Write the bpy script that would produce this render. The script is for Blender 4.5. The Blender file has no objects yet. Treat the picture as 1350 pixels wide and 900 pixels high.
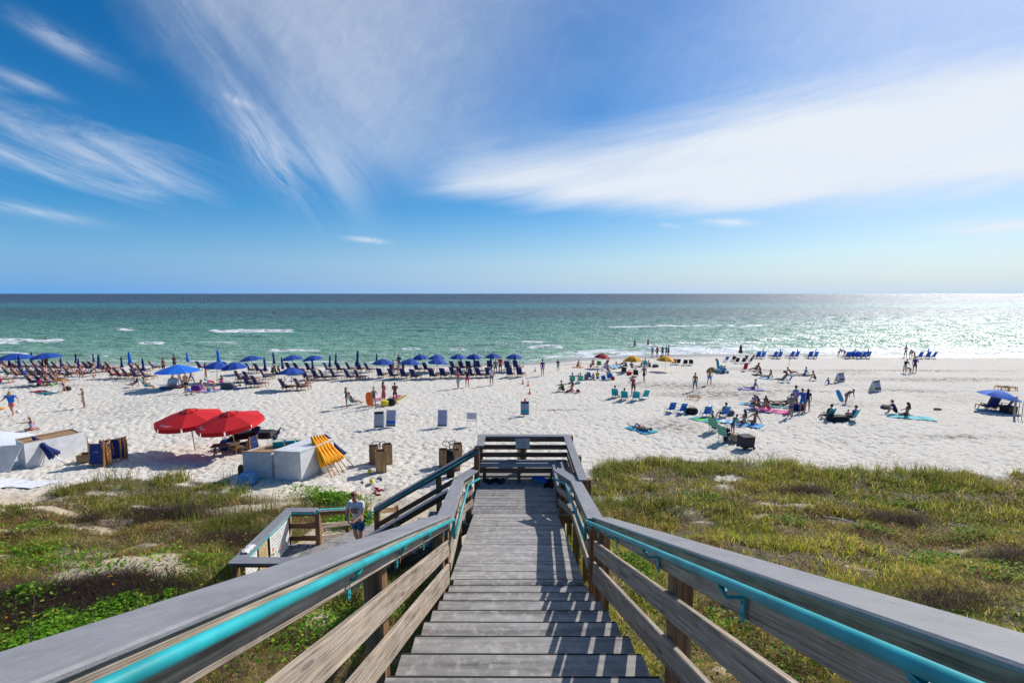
import bpy, bmesh, math, random
import numpy as np
from mathutils import Vector, Matrix
random.seed(7); rng = np.random.default_rng(11)
PI = math.pi
scene = bpy.context.scene
COL = scene.collection
CZ = 10.6
F = 600.0
PITCH = math.radians(6.0)
YAW = 2.0/600
CP, SP = math.cos(PITCH), math.sin(PITCH)

# ------------------------------------------------------------------ camera
cam = bpy.data.cameras.new('camera'); camo = bpy.data.objects.new('camera', cam); COL.objects.link(camo)
camo.location = (0, 0, CZ); camo.rotation_euler = (PI/2-PITCH, 0, YAW)
cam.sensor_width = 36; cam.lens = 16.0; cam.clip_start = .05; cam.clip_end = 80000
scene.camera = camo

def ray(px, py):
    u = (px-675)/F; v = -(py-450)/F
    x, y, z = u, CP+v*SP, -SP+v*CP
    c, s = math.cos(YAW), math.sin(YAW)
    return Vector((x*c-y*s, x*s+y*c, z))
def atY(px, py, Y):
    d = ray(px, py); return Vector((0, 0, CZ))+d*(Y/d.y)
def atX(px, py, X):
    d = ray(px, py); return Vector((0, 0, CZ))+d*(X/d.x)
def atZ(px, py, Z):
    d = ray(px, py); return Vector((0, 0, CZ))+d*((Z-CZ)/d.z)

# ------------------------------------------------------------------ noise (numpy)
def vnoise(x, y, seed=0):
    x = np.asarray(x, float); y = np.asarray(y, float)
    xi = np.floor(x).astype(np.int64); yi = np.floor(y).astype(np.int64)
    xf = x-xi; yf = y-yi
    def h(a, b):
        n = (a*374761393+b*668265263+seed*1274126177) & 0xffffffff
        n = ((n ^ (n >> 13))*1274126177) & 0xffffffff
        return ((n ^ (n >> 16)) & 0xffff)/65535.0
    u = xf*xf*(3-2*xf); v = yf*yf*(3-2*yf)
    return (h(xi, yi)*(1-u)+h(xi+1, yi)*u)*(1-v)+(h(xi, yi+1)*(1-u)+h(xi+1, yi+1)*u)*v
def fbm(x, y, o=4, seed=0):
    s = 0; a = .5; f = 1
    for i in range(o):
        s = s+a*vnoise(np.asarray(x)*f+17.3*i, np.asarray(y)*f-9.1*i, seed+i); a *= .5; f *= 2.03
    return s/(1-.5**o)

# ------------------------------------------------------------------ terrain height
YS = ([-300, -79, -50, -26, -8, 3, 10, 20, 32, 90, 300], [78, 69, 67, 66, 66.5, 69, 74, 78, 80, 79.5, 84])
BY = [-40, 0, 4, 7.4, 10, 12, 15, 18, 22, 30, 45, 56]
BZ = [7.6, 6.3, 5.4, 4.6, 3.95, 3.45, 2.9, 2.5, 2.15, 1.85, 1.4, 1.0]
def shore(x): return np.interp(x, *YS)
def zt(x, y):
    x = np.asarray(x, float); y = np.asarray(y, float)
    ys = shore(x)
    b = np.interp(y, BY, BZ)
    k = np.clip((y-56)/(ys-56), 0, 60)
    b = np.where(y > 56, 1.0*(1-k), b)
    b = np.where(y > ys, -.06*(y-ys), b)
    b = np.maximum(b, -4)
    d = np.clip((21-y)/5, 0, 1)
    hum = (fbm(x*.22+5, y*.3, 3, 3)-.5)*1.0+(fbm(x*.8, y*.8, 2, 8)-.5)*.35
    side = np.clip((np.abs(x)-1.0)/3, .15, 1)
    keep = 1-.92*np.clip(1-np.maximum(np.abs(x+4.8)-2.0, 0)/1.0, 0, 1)*np.clip(1-np.abs(y-12)/4.5, 0, 1)**.3
    b = b+d*hum*side*keep
    w = np.clip((y-18)/6, 0, 1)*np.clip((62-y)/10, 0, 1)
    b = b+w*(fbm(x*.12+3, y*.12, 2, 21)-.5)*.35
    b = b-.45*np.exp(-((x+14.5)/4.0)**2-((y-17.2)/3.0)**2)*0
    return b
def zs(x, y): return float(zt(np.array([x]), np.array([y]))[0])
def G(px, py):
    d = ray(px, py); z = 1.2
    P = None
    for i in range(40):
        t = (z-CZ)/d.z
        P = Vector((d.x*t, d.y*t, z))
        zn = zs(P.x, P.y)
        z = z*.4+zn*.6
    return Vector((P.x, P.y, zs(P.x, P.y)))

# ------------------------------------------------------------------ materials
MATS = {}
def nodes_of(name):
    m = bpy.data.materials.new(name); m.use_nodes = True
    return m, m.node_tree.nodes, m.node_tree.links, m.node_tree.nodes['Principled BSDF']
def lin(c):
    return tuple(((v/255)/12.92 if v/255 <= .04045 else ((v/255+.055)/1.055)**2.4) for v in c)
def mat(name, col, rough=.7, var=.12, scale=6., metal=0., spec=.4, bump=0., trans=0.):
    if name in MATS: return MATS[name]
    m, N, L, b = nodes_of(name)
    tc = N.new('ShaderNodeTexCoord'); no = N.new('ShaderNodeTexNoise'); no.inputs['Scale'].default_value = scale
    no.inputs['Detail'].default_value = 4
    L.new(tc.outputs['Object'], no.inputs['Vector'])
    mr = N.new('ShaderNodeMapRange'); mr.inputs['From Min'].default_value = .3; mr.inputs['From Max'].default_value = .7
    mr.inputs['To Min'].default_value = 1-var; mr.inputs['To Max'].default_value = 1+var*.6
    L.new(no.outputs['Fac'], mr.inputs['Value'])
    vm = N.new('ShaderNodeVectorMath'); vm.operation = 'SCALE'; vm.inputs[0].default_value = col
    L.new(mr.outputs['Result'], vm.inputs['Scale']); L.new(vm.outputs['Vector'], b.inputs['Base Color'])
    b.inputs['Roughness'].default_value = rough; b.inputs['Metallic'].default_value = metal
    b.inputs['Specular IOR Level'].default_value = spec
    if bump:
        bp = N.new('ShaderNodeBump'); bp.inputs['Strength'].default_value = bump; bp.inputs['Distance'].default_value = .02
        L.new(no.outputs['Fac'], bp.inputs['Height']); L.new(bp.outputs['Normal'], b.inputs['Normal'])
    if trans:
        tr = N.new('ShaderNodeBsdfTranslucent'); L.new(vm.outputs['Vector'], tr.inputs['Color'])
        mx = N.new('ShaderNodeMixShader'); mx.inputs[0].default_value = trans
        L.new(b.outputs[0], mx.inputs[1]); L.new(tr.outputs[0], mx.inputs[2]); L.new(mx.outputs[0], N['Material Output'].inputs['Surface'])
    MATS[name] = m
    return m

def wood(name, c1, c2, grain=1., salt=0., rough=.8, bump=.4, crack=.5, knots=.75):
    """long-grained timber in board coordinates (attribute bc: along, across, up)"""
    m, N, L, b = nodes_of(name)
    at = N.new('ShaderNodeAttribute'); at.attribute_name = 'bc'
    mp = N.new('ShaderNodeMapping'); mp.inputs['Scale'].default_value = (1.1*grain, 26*grain, 26*grain)
    L.new(at.outputs['Vector'], mp.inputs['Vector'])
    n1 = N.new('ShaderNodeTexNoise'); n1.inputs['Scale'].default_value = 1.; n1.inputs['Detail'].default_value = 5; n1.inputs['Distortion'].default_value = .6
    L.new(mp.outputs[0], n1.inputs['Vector'])
    mp2 = N.new('ShaderNodeMapping'); mp2.inputs['Scale'].default_value = (3.2, 150, 150)
    L.new(at.outputs['Vector'], mp2.inputs['Vector'])
    n2 = N.new('ShaderNodeTexNoise'); n2.inputs['Detail'].default_value = 2; n2.inputs['Scale'].default_value = 1.
    L.new(mp2.outputs[0], n2.inputs['Vector'])
    cr = N.new('ShaderNodeValToRGB'); cr.color_ramp.elements[0].position = .33; cr.color_ramp.elements[0].color = (*[v*.55 for v in c1], 1)
    cr.color_ramp.elements[1].position = .68; cr.color_ramp.elements[1].color = (*c2, 1)
    e = cr.color_ramp.elements.new(.47); e.color = (*c1, 1)
    L.new(n1.outputs['Fac'], cr.inputs[0])
    mr = N.new('ShaderNodeMapRange'); mr.inputs['From Min'].default_value = .3; mr.inputs['From Max'].default_value = .6
    mr.inputs['To Min'].default_value = 1-crack; mr.inputs['To Max'].default_value = 1.08; L.new(n2.outputs['Fac'], mr.inputs['Value'])
    vm = N.new('ShaderNodeVectorMath'); vm.operation = 'SCALE'; L.new(cr.outputs[0], vm.inputs[0]); L.new(mr.outputs[0], vm.inputs['Scale'])
    big = N.new('ShaderNodeTexNoise'); big.inputs['Scale'].default_value = 2.4; big.inputs['Detail'].default_value = 6; big.inputs['Roughness'].default_value = .65
    L.new(at.outputs['Vector'], big.inputs['Vector'])
    mr2 = N.new('ShaderNodeMapRange'); mr2.inputs['From Min'].default_value = .3; mr2.inputs['From Max'].default_value = .7
    mr2.inputs['To Min'].default_value = .78; mr2.inputs['To Max'].default_value = 1.18; L.new(big.outputs['Fac'], mr2.inputs['Value'])
    vm2 = N.new('ShaderNodeVectorMath'); vm2.operation = 'SCALE'; L.new(vm.outputs[0], vm2.inputs[0]); L.new(mr2.outputs[0], vm2.inputs['Scale'])
    out = vm2.outputs[0]
    mk = N.new('ShaderNodeMapping'); mk.inputs['Scale'].default_value = (1.7, 7, 7); L.new(at.outputs['Vector'], mk.inputs['Vector'])
    vo = N.new('ShaderNodeTexVoronoi'); vo.inputs['Scale'].default_value = 1.; L.new(mk.outputs[0], vo.inputs['Vector'])
    kr = N.new('ShaderNodeMapRange'); kr.interpolation_type = 'SMOOTHSTEP'; kr.inputs['From Min'].default_value = .07; kr.inputs['From Max'].default_value = .15; kr.inputs['To Min'].default_value = knots; kr.inputs['To Max'].default_value = 0
    L.new(vo.outputs['Distance'], kr.inputs['Value']); km = N.new('ShaderNodeMix'); km.data_type = 'RGBA'; L.new(kr.outputs[0], km.inputs['Factor']); L.new(out, km.inputs['A']); km.inputs['B'].default_value = (c1[0]*.25, c1[1]*.2, c1[2]*.18, 1); out = km.outputs['Result']
    if salt:
        mr3 = N.new('ShaderNodeMapRange'); mr3.inputs['From Min'].default_value = .50; mr3.inputs['From Max'].default_value = .66
        mr3.inputs['To Min'].default_value = 0; mr3.inputs['To Max'].default_value = salt
        n3 = N.new('ShaderNodeTexNoise'); n3.inputs['Scale'].default_value = 9; n3.inputs['Detail'].default_value = 8; n3.inputs['Roughness'].default_value = .7
        L.new(at.outputs['Vector'], n3.inputs['Vector']); L.new(n3.outputs['Fac'], mr3.inputs['Value'])
        mx = N.new('ShaderNodeMix'); mx.data_type = 'RGBA'; L.new(mr3.outputs[0], mx.inputs['Factor']); L.new(out, mx.inputs['A'])
        mx.inputs['B'].default_value = (.55, .52, .49, 1); out = mx.outputs['Result']
    L.new(out, b.inputs['Base Color'])
    b.inputs['Roughness'].default_value = rough; b.inputs['Specular IOR Level'].default_value = .3
    ad = N.new('ShaderNodeMath'); ad.operation = 'ADD'; L.new(n1.outputs['Fac'], ad.inputs[0]); L.new(n2.outputs['Fac'], ad.inputs[1])
    bp = N.new('ShaderNodeBump'); bp.inputs['Strength'].default_value = bump; bp.inputs['Distance'].default_value = .006
    L.new(ad.outputs[0], bp.inputs['Height']); L.new(bp.outputs[0], b.inputs['Normal'])
    MATS[name] = m
    return m

def composite(name, c1, c2):
    m, N, L, b = nodes_of(name)
    at = N.new('ShaderNodeAttribute'); at.attribute_name = 'bc'
    def nz(sc, vec, d=4):
        mp = N.new('ShaderNodeMapping'); mp.inputs['Scale'].default_value = sc; L.new(at.outputs['Vector'], mp.inputs['Vector'])
        n = N.new('ShaderNodeTexNoise'); n.inputs['Scale'].default_value = 1; n.inputs['Detail'].default_value = d; n.inputs['Roughness'].default_value = .7; L.new(mp.outputs[0], n.inputs['Vector']); return n.outputs['Fac']
    n1 = nz((14, 60, 60), 0); n2 = nz((2.2, 5, 5), 0, 6); n3 = nz((240, 240, 240), 0, 2)
    cr = N.new('ShaderNodeValToRGB'); cr.color_ramp.elements[0].position = .3; cr.color_ramp.elements[0].color = (*c1, 1); cr.color_ramp.elements[1].position = .7; cr.color_ramp.elements[1].color = (*c2, 1)
    def mt(op, a, b_):
        n = N.new('ShaderNodeMath'); n.operation = op
        for i, v in enumerate((a, b_)):
            if isinstance(v, bpy.types.NodeSocket): L.new(v, n.inputs[i])
            else: n.inputs[i].default_value = v
        return n.outputs[0]
    h = mt('ADD', mt('MULTIPLY', n1, .28), mt('ADD', mt('MULTIPLY', n2, .42), mt('MULTIPLY', n3, .30)))
    L.new(h, cr.inputs[0]); L.new(cr.outputs[0], b.inputs['Base Color']); b.inputs['Roughness'].default_value = .6; b.inputs['Specular IOR Level'].default_value = .35
    bp = N.new('ShaderNodeBump'); bp.inputs['Strength'].default_value = .35; bp.inputs['Distance'].default_value = .003; L.new(mt('ADD', n3, n1), bp.inputs['Height']); L.new(bp.outputs[0], b.inputs['Normal'])
    return m
M_CAP = composite('composite_grey', (.135, .133, .145), (.345, .34, .352))
M_TREAD = wood('tread_board', (.255, .24, .228), (.36, .34, .325), grain=.45, salt=.6, rough=.75, bump=.25, crack=.16, knots=0)
M_RAIL = wood('weathered_pine', (.39, .31, .235), (.53, .435, .335), grain=1.4, salt=.25, rough=.85, bump=.6, crack=.42)
M_RAILB = wood('brown_board', (.13, .09, .065), (.23, .165, .12), grain=.8, rough=.85, bump=.6, crack=.4)
M_POST = wood('post_timber', (.22, .12, .06), (.42, .26, .14), grain=.6, rough=.8, bump=.5, crack=.5)
M_CRATE = wood('crate_ply', (.35, .21, .10), (.5, .33, .18), grain=.5, rough=.7, bump=.2, crack=.2)
M_LWOOD = mat('lounger_wood', (.42, .21, .075), .55, .2, 9)
M_TEAL = mat('teal_paint', (.015, .36, .39), .42, .30, 5.5, spec=.4, bump=.12)
M_TEALD = mat('teal_bracket', (.01, .33, .38), .4, .15, 9, spec=.5)
M_BLACK = mat('black_fabric', (.012, .012, .015), .7)
M_STEEL = mat('grey_steel', (.45, .45, .45), .35, .1, 5, metal=.8)
M_WHITE = mat('white_paint', (.74, .74, .73), .5, .06, 3)
M_WPLY = mat('white_panel', (.64, .65, .66), .55, .16, 3.2)

def C(name, *a, **k): return mat(name, *a, **k)
PAL = dict(navy=(.010, .026, .15), royal=(.004, .15, .66), blue=(.012, .15, .55), midblue=(.006, .06, .33), sky=(.08, .42, .70), teal=(.01, .36, .42),
           aqua=(.10, .55, .55), red=(.60, .008, .014), crimson=(.42, .01, .03), orange=(.8, .12, .01), yellow=(.88, .37, .006), lemon=(.75, .65, .04),
           green=(.02, .32, .09), lime=(.15, .65, .12), olive=(.07, .13, .03), pink=(.75, .12, .32), hot=(.75, .03, .25), rose=(.55, .12, .12), purple=(.12, .03, .25),
           lav=(.34, .33, .62), white=(.72, .72, .74), grey=(.2, .2, .21), dark=(.02, .02, .025), black=(.01, .01, .012), brown=(.14, .07, .04),
           cream=(.6, .52, .38), denim=(.06, .11, .2), slate=(.07, .09, .13), mint=(.25, .6, .5), tan=(.45, .30, .18), ocean=(.008, .11, .24))
def cloth(c): return mat('cloth_'+c, PAL[c], .8, .12, 8)
SKIN = dict(a=(.50, .25, .16), b=(.40, .185, .11), c=(.28, .12, .07), d=(.56, .31, .21))
def skin(c): return mat('skin_'+c, SKIN[c], .5, .06, 7)
HAIR = dict(brown=(.07, .035, .018), dark=(.018, .012, .01), blond=(.38, .24, .10), red=(.26, .09, .03), grey=(.35, .33, .31), bald=(.42, .22, .15))
def hairm(c): return mat('hair_'+c, HAIR[c], .6, .3, 25)

# ------------------------------------------------------------------ object helpers
def tagp(o, label=None, cat=None, group=None, kind=None):
    if label: o['label'] = label
    if cat: o['category'] = cat
    if group: o['group'] = group
    if kind: o['kind'] = kind
    return o
def link(name, me, parent=None):
    o = bpy.data.objects.new(name, me); COL.objects.link(o)
    if parent is not None: o.parent = parent
    return o
def empty(name, loc=(0, 0, 0), rz=0., label=None, cat=None, group=None):
    o = bpy.data.objects.new(name, None); COL.objects.link(o); o.location = loc; o.rotation_euler = (0, 0, rz)
    o.empty_display_size = .1
    return tagp(o, label, cat, group)

class MB:
    def __init__(s): s.v = []; s.f = []; s.bc = []; s.mi = []; s.smooth = False
    def add(s, vs, fs, bc=None, mi=0):
        n = len(s.v); s.v += [tuple(p) for p in vs]; s.f += [tuple(i+n for i in f) for f in fs]
        s.bc += [tuple(p) for p in (bc if bc is not None else vs)]; s.mi += [mi]*len(fs)
        return s
    def box(s, c, size, M=None, mi=0, ch=0.):
        hx, hy, hz = [q/2 for q in size]; r = random.uniform(0, 40)
        L_ = [Vector((a*hx, b*hy, d*hz)) for d in (-1, 1) for a, b in ((-1, -1), (1, -1), (1, 1), (-1, 1))]
        c = Vector(c); P = [(M @ p if M else p)+c for p in L_]
        k = max(range(3), key=lambda i: size[i])
        bc = [(p[k]+r, p[(k+1) % 3]+r, p[(k+2) % 3]) for p in L_]
        return s.add(P, [(3, 2, 1, 0), (4, 5, 6, 7), (0, 1, 5, 4), (1, 2, 6, 5), (2, 3, 7, 6), (3, 0, 4, 7)], bc, mi)
    def sweep(s, pts, prof, mi=0, vertical=True, caps=True):
        """sweep a closed 2D profile (lateral, up) along points; lateral stays horizontal, up stays vertical"""
        pts = [Vector(p) for p in pts]; n = len(pts); k = len(prof); r = random.uniform(0, 60)
        P = []; bc = []; dist = 0
        for i, p in enumerate(pts):
            a = pts[i]-pts[i-1] if i > 0 else pts[1]-pts[0]
            b = pts[i+1]-pts[i] if i < n-1 else a
            if i: dist += a.length
            ah = Vector((a.x, a.y, 0)); bh = Vector((b.x, b.y, 0))
            la = Vector((ah.y, -ah.x, 0)).normalized(); lb = Vector((bh.y, -bh.x, 0)).normalized()
            l = (la+lb).normalized(); l = l/max(.4, l.dot(la))
            for (q, w) in prof:
                P.append(p+l*q+Vector((0, 0, w))); bc.append((dist+r, q+r, w))
        fs = [(i*k+j, i*k+(j+1) % k, (i+1)*k+(j+1) % k, (i+1)*k+j) for i in range(n-1) for j in range(k)]
        if caps: fs += [tuple(range(k-1, -1, -1)), tuple((n-1)*k+j for j in range(k))]
        return s.add(P, fs, bc, mi)
    def tube(s, pts, r, seg=8, mi=0, caps=True):
        pts = [Vector(p) for p in pts]; n = len(pts); rr = r if isinstance(r, (list, tuple)) else [r]*n
        P = []; bc = []; q = random.uniform(0, 9); prevN = None; dist = 0
        for i, p in enumerate(pts):
            a = (pts[i]-pts[i-1]).normalized() if i else (pts[1]-pts[0]).normalized()
            b = (pts[i+1]-pts[i]).normalized() if i < n-1 else a
            t = (a+b); t = t.normalized() if t.length > 1e-6 else a
            if prevN is None:
                N_ = t.orthogonal().normalized()
            else:
                N_ = (prevN-t*prevN.dot(t)); N_ = N_.normalized() if N_.length > 1e-6 else t.orthogonal().normalized()
            prevN = N_; B = t.cross(N_)
            if i: dist += (pts[i]-pts[i-1]).length
            for j in range(seg):
                an = 2*PI*j/seg; P.append(p+(N_*math.cos(an)+B*math.sin(an))*rr[i]); bc.append((dist+q, math.cos(an)*.03+q, math.sin(an)*.03))
        fs = [(i*seg+j, i*seg+(j+1) % seg, (i+1)*seg+(j+1) % seg, (i+1)*seg+j) for i in range(n-1) for j in range(seg)]
        if caps: fs += [tuple(range(seg-1, -1, -1)), tuple((n-1)*seg+j for j in range(seg))]
        return s.add(P, fs, bc, mi)
    def bar(s, a, b, w, h, up=(0, 0, 1), mi=0):
        a = Vector(a); b = Vector(b); d = b-a; ln = d.length; y = d.normalized(); up = Vector(up)
        x = y.cross(up); x = x.normalized() if x.length > 1e-5 else y.orthogonal().normalized(); z = x.cross(y)
        M = Matrix((x, y, z)).transposed()
        return s.box((a+b)/2, (w, ln, h), M, mi)
    def build(s, name, mats, parent=None, smooth=False, auto=None):
        me = bpy.data.meshes.new(name); me.from_pydata(s.v, [], s.f); 
        at = me.attributes.new('bc', 'FLOAT_VECTOR', 'POINT'); at.data.foreach_set('vector', np.array(s.bc, 'f').ravel())
        if not isinstance(mats, (list, tuple)): mats = [mats]
        for m in mats: me.materials.append(m)
        if len(mats) > 1: me.polygons.foreach_set('material_index', s.mi)
        if smooth: me.polygons.foreach_set('use_smooth', [True]*len(me.polygons))
        me.update()
        bm = bmesh.new(); bm.from_mesh(me); bmesh.ops.recalc_face_normals(bm, faces=bm.faces); bm.to_mesh(me); bm.free()
        return link(name, me, parent)
def rect(w, h, c=.0, oy=0., ox=0.):
    """chamfered rectangle profile, width w, height h (top at oy)"""
    a, b = w/2, h
    if c <= 0: return [(ox-a, oy-b), (ox+a, oy-b), (ox+a, oy), (ox-a, oy)]
    return [(ox-a+c, oy-b), (ox+a-c, oy-b), (ox+a, oy-b+c), (ox+a, oy-c), (ox+a-c, oy), (ox-a+c, oy), (ox-a, oy-c), (ox-a, oy-b+c)]
# ------------------------------------------------------------------ sun + sky
SUN_AZ = math.radians(46.5); SUN_EL = math.radians(35)
sdir = Vector((math.sin(SUN_AZ)*math.cos(SUN_EL), math.cos(SUN_AZ)*math.cos(SUN_EL), math.sin(SUN_EL)))
sl = bpy.data.lights.new('sun', 'SUN'); sl.energy = 4.2; sl.angle = math.radians(.53); sl.color = (1, .955, .89)
so = bpy.data.objects.new('sun', sl); COL.objects.link(so); so.rotation_euler = (-sdir).to_track_quat('-Z', 'Y').to_euler(); so.location = (40, 40, 60)

world = bpy.data.worlds.new('World'); scene.world = world; world.use_nodes = True
WN = world.node_tree.nodes; WL = world.node_tree.links
for n in list(WN): WN.remove(n)
wo = WN.new('ShaderNodeOutputWorld'); bg = WN.new('ShaderNodeBackground'); bg.inputs[1].default_value = .10
sky = WN.new('ShaderNodeTexSky'); sky.sky_type = 'NISHITA'; sky.sun_disc = False
sky.sun_elevation = SUN_EL; sky.sun_rotation = SUN_AZ; sky.air_density = 1.0; sky.dust_density = .3; sky.ozone_density = 3.0; sky.altitude = 0
def wm(op, a, b=None, c=None, clamp=False):
    n = WN.new('ShaderNodeMath'); n.operation = op; n.use_clamp = clamp
    for i, q in enumerate((a, b, c)):
        if q is None: continue
        if hasattr(q, 'links') or isinstance(q, bpy.types.NodeSocket): WL.new(q, n.inputs[i])
        else: n.inputs[i].default_value = q
    return n.outputs[0]
def wsmooth(v, lo, hi, to=1.):
    n = WN.new('ShaderNodeMapRange'); n.interpolation_type = 'SMOOTHSTEP'
    WL.new(v, n.inputs['Value']); n.inputs['From Min'].default_value = lo; n.inputs['From Max'].default_value = hi
    n.inputs['To Min'].default_value = 0; n.inputs['To Max'].default_value = to
    return n.outputs[0]
tcw = WN.new('ShaderNodeTexCoord'); sp = WN.new('ShaderNodeSeparateXYZ'); WL.new(tcw.outputs['Generated'], sp.inputs[0])
dy = wm('MAXIMUM', sp.outputs[1], .05)
A = wm('DIVIDE', sp.outputs[0], dy); B = wm('DIVIDE', sp.outputs[2], dy)
def ab(px, py): d = ray(px, py); return d.x/d.y, d.z/d.y
def wnoise(ang, sx, sy, off, detail=5, rough=.6, dist=.0):
    """streaky noise; x' along direction ang in the direction plane"""
    c, s_ = math.cos(ang), math.sin(ang)
    X = wm('ADD', wm('MULTIPLY', A, c*sx), wm('MULTIPLY', B, s_*sx)); Y = wm('ADD', wm('MULTIPLY', A, -s_*sy), wm('MULTIPLY', B, c*sy))
    cb = WN.new('ShaderNodeCombineXYZ'); WL.new(X, cb.inputs[0]); WL.new(Y, cb.inputs[1]); cb.inputs[2].default_value = off
    n = WN.new('ShaderNodeTexNoise'); n.inputs['Scale'].default_value = 1; n.inputs['Detail'].default_value = detail; n.inputs['Roughness'].default_value = rough
    n.inputs['Distortion'].default_value = dist
    WL.new(cb.outputs[0], n.inputs['Vector']); return n.outputs['Fac']
def half(p, q, lo, hi, nz=None, amp=0.):
    """soft half plane left of p->q (pixel points, y up in direction space)"""
    a0, b0 = ab(*p); a1, b1 = ab(*q); dx, dyy = a1-a0, b1-b0; l = math.hypot(dx, dyy); nx, ny = -dyy/l, dx/l
    v = wm('ADD', wm('MULTIPLY', wm('SUBTRACT', A, a0), nx), wm('MULTIPLY', wm('SUBTRACT', B, b0), ny))
    if nz is not None: v = wm('ADD', v, wm('MULTIPLY', wm('SUBTRACT', nz, .5), amp))
    return wsmooth(v, lo, hi)
def angp(p, q):
    a0, b0 = ab(*p); a1, b1 = ab(*q); return math.atan2(b1-b0, a1-a0)
def streak(p, q, W, op, nz, lo=.35, hi=.7):
    a0, b0 = ab(*p); a1, b1 = ab(*q); L_ = math.hypot(a1-a0, b1-b0)/2; an = math.atan2(b1-b0, a1-a0); ca, cb_ = (a0+a1)/2, (b0+b1)/2
    c, s_ = math.cos(an), math.sin(an); dA = wm('SUBTRACT', A, ca); dB = wm('SUBTRACT', B, cb_)
    S = wm('ADD', wm('MULTIPLY', dA, c/L_), wm('MULTIPLY', dB, s_/L_)); T = wm('ADD', wm('MULTIPLY', dA, -s_/W), wm('MULTIPLY', dB, c/W))
    g = wm('EXPONENT', wm('MULTIPLY', wm('ADD', wm('MULTIPLY', S, S), wm('MULTIPLY', T, T)), -2.2))
    return wm('MULTIPLY', wm('MULTIPLY', g, wsmooth(nz, .30, .66)), op)
def mul(*a):
    r = a[0]
    for q in a[1:]: r = wm('MULTIPLY', r, q)
    return r
def scr(a, b):  # 1-(1-a)(1-b)
    return wm('SUBTRACT', 1., wm('MULTIPLY', wm('SUBTRACT', 1., a), wm('SUBTRACT', 1., b)))
aC = angp((300, 110), (420, 275)); aL = angp((0, 150), (280, 255)); aR = angp((560, 265), (1350, 110))
nC = wnoise(aC, 1.6, 7, 2.1, 7, .62, .8); nC2 = wnoise(aC, 5, 20, 6.1, 6, .7, .9); nL = wnoise(aL, 1.7, 12, 4.2, 7, .66, .7); nR = wnoise(aR, 1.2, 8, 7.7, 7, .62, .6)
nM = wnoise(.3, 9, 15, 1.7, 6, .7, .8); nBig = wnoise(.1, 1.3, 2.0, 3.3, 4, .55)
ripple = wnoise(.9, 14, 22, 5.3, 6, .72, 1.2)
# centre veil
c1 = mul(half((120, -30), (420, 282), -.05, .26, nC, .26), half((300, 284), (900, 262), -.01, .15, nC, .12), half((760, 340), (1000, -160), -.05, .75, nBig, .5),
         wm('ADD', .35, wm('MULTIPLY', wm('ADD', wm('MULTIPLY', nC, .4), wm('MULTIPLY', ripple, .6)), .8)))
c1 = wm('MULTIPLY', c1, .60)
core = streak((270, 90), (418, 284), .065, .50, nC2)
core2 = streak((330, 170), (500, 292), .12, .34, nC)
# right band
c2 = mul(half((1500, 42), (530, 226), -.07, .07, nR, .16), half((500, 264), (960, 292), -.01, .05, nR, .08), half((900, 296), (1500, 238), -.03, .07, nR, .12),
         half((600, 60), (520, 320), -.03, .10, nR, .14), wm('ADD', .80, wm('MULTIPLY', wsmooth(nR, .3, .62), .20)))
c2 = wm('MULTIPLY', c2, .97)
vr = mul(half((640, 0), (700, 330), 0, .8, nBig, .4), wsmooth(B, .02, .35), wm('ADD', .26, wm('MULTIPLY', ripple, .22)))
# left group
c3 = mul(half((400, 268), (-40, 108), -.03, .14, nL, .24), half((-60, 236), (330, 296), -.02, .09, nL, .16), half((250, 330), (360, 200), -.02, .25, nL, .2), wm('ADD', .22, wm('MULTIPLY', wsmooth(nL, .34, .66), .78)))
c3 = wm('MULTIPLY', c3, .64)
ms = [c1, core, core2, c2, vr, c3, streak((-60, 258), (140, 295), .022, .6, nL), streak((0, 10), (170, 100), .028, .55, nL), streak((-40, 78), (105, 140), .02, .45, nL),
      streak((920, 291), (1005, 295), .012, 1., nM), streak((1160, 305), (1450, 291), .022, 1., nR), streak((452, 313), (518, 320), .008, .8, nM), streak((868, 296), (898, 298), .007, .8, nM),
      streak((290, 122), (340, 146), .012, .6, nM), streak((1100, 205), (1420, 105), .05, .5, nR)]
cm = ms[0]
for q in ms[1:]: cm = scr(cm, q)
front = wsmooth(sp.outputs[1], .1, .35)
cm = wm('MULTIPLY', cm, front)
hs = WN.new('ShaderNodeHueSaturation'); hs.inputs['Saturation'].default_value = 1.8; hs.inputs['Hue'].default_value = .504; hs.inputs['Value'].default_value = .90
WL.new(sky.outputs[0], hs.inputs['Color'])
gm = WN.new('ShaderNodeMix'); gm.data_type = 'RGBA'; WL.new(cm, gm.inputs['Factor'])
hz = WN.new('ShaderNodeMix'); hz.data_type = 'RGBA'; azf = wsmooth(A, -1.1, 1.0)
hc = WN.new('ShaderNodeMix'); hc.data_type = 'RGBA'; WL.new(azf, hc.inputs['Factor']); hc.inputs['A'].default_value = (1.25, 3.4, 6.9, 1); hc.inputs['B'].default_value = (5.0, 6.3, 7.6, 1)
elev = wm('ABSOLUTE', sp.outputs[2]); hf = wm('EXPONENT', wm('MULTIPLY', elev, -6.5))
WL.new(hf, hz.inputs['Factor']); WL.new(hs.outputs[0], hz.inputs['A']); WL.new(hc.outputs['Result'], hz.inputs['B']); WL.new(hz.outputs['Result'], gm.inputs['A'])
gm.inputs['B'].default_value = (7.0, 7.45, 8.1, 1)
WL.new(gm.outputs['Result'], bg.inputs[0]); WL.new(bg.outputs[0], wo.inputs[0])
scene.view_settings.view_transform = 'Standard'; scene.view_settings.look = 'None'; scene.view_settings.gamma = 1; scene.view_settings.exposure = 0.22

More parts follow.
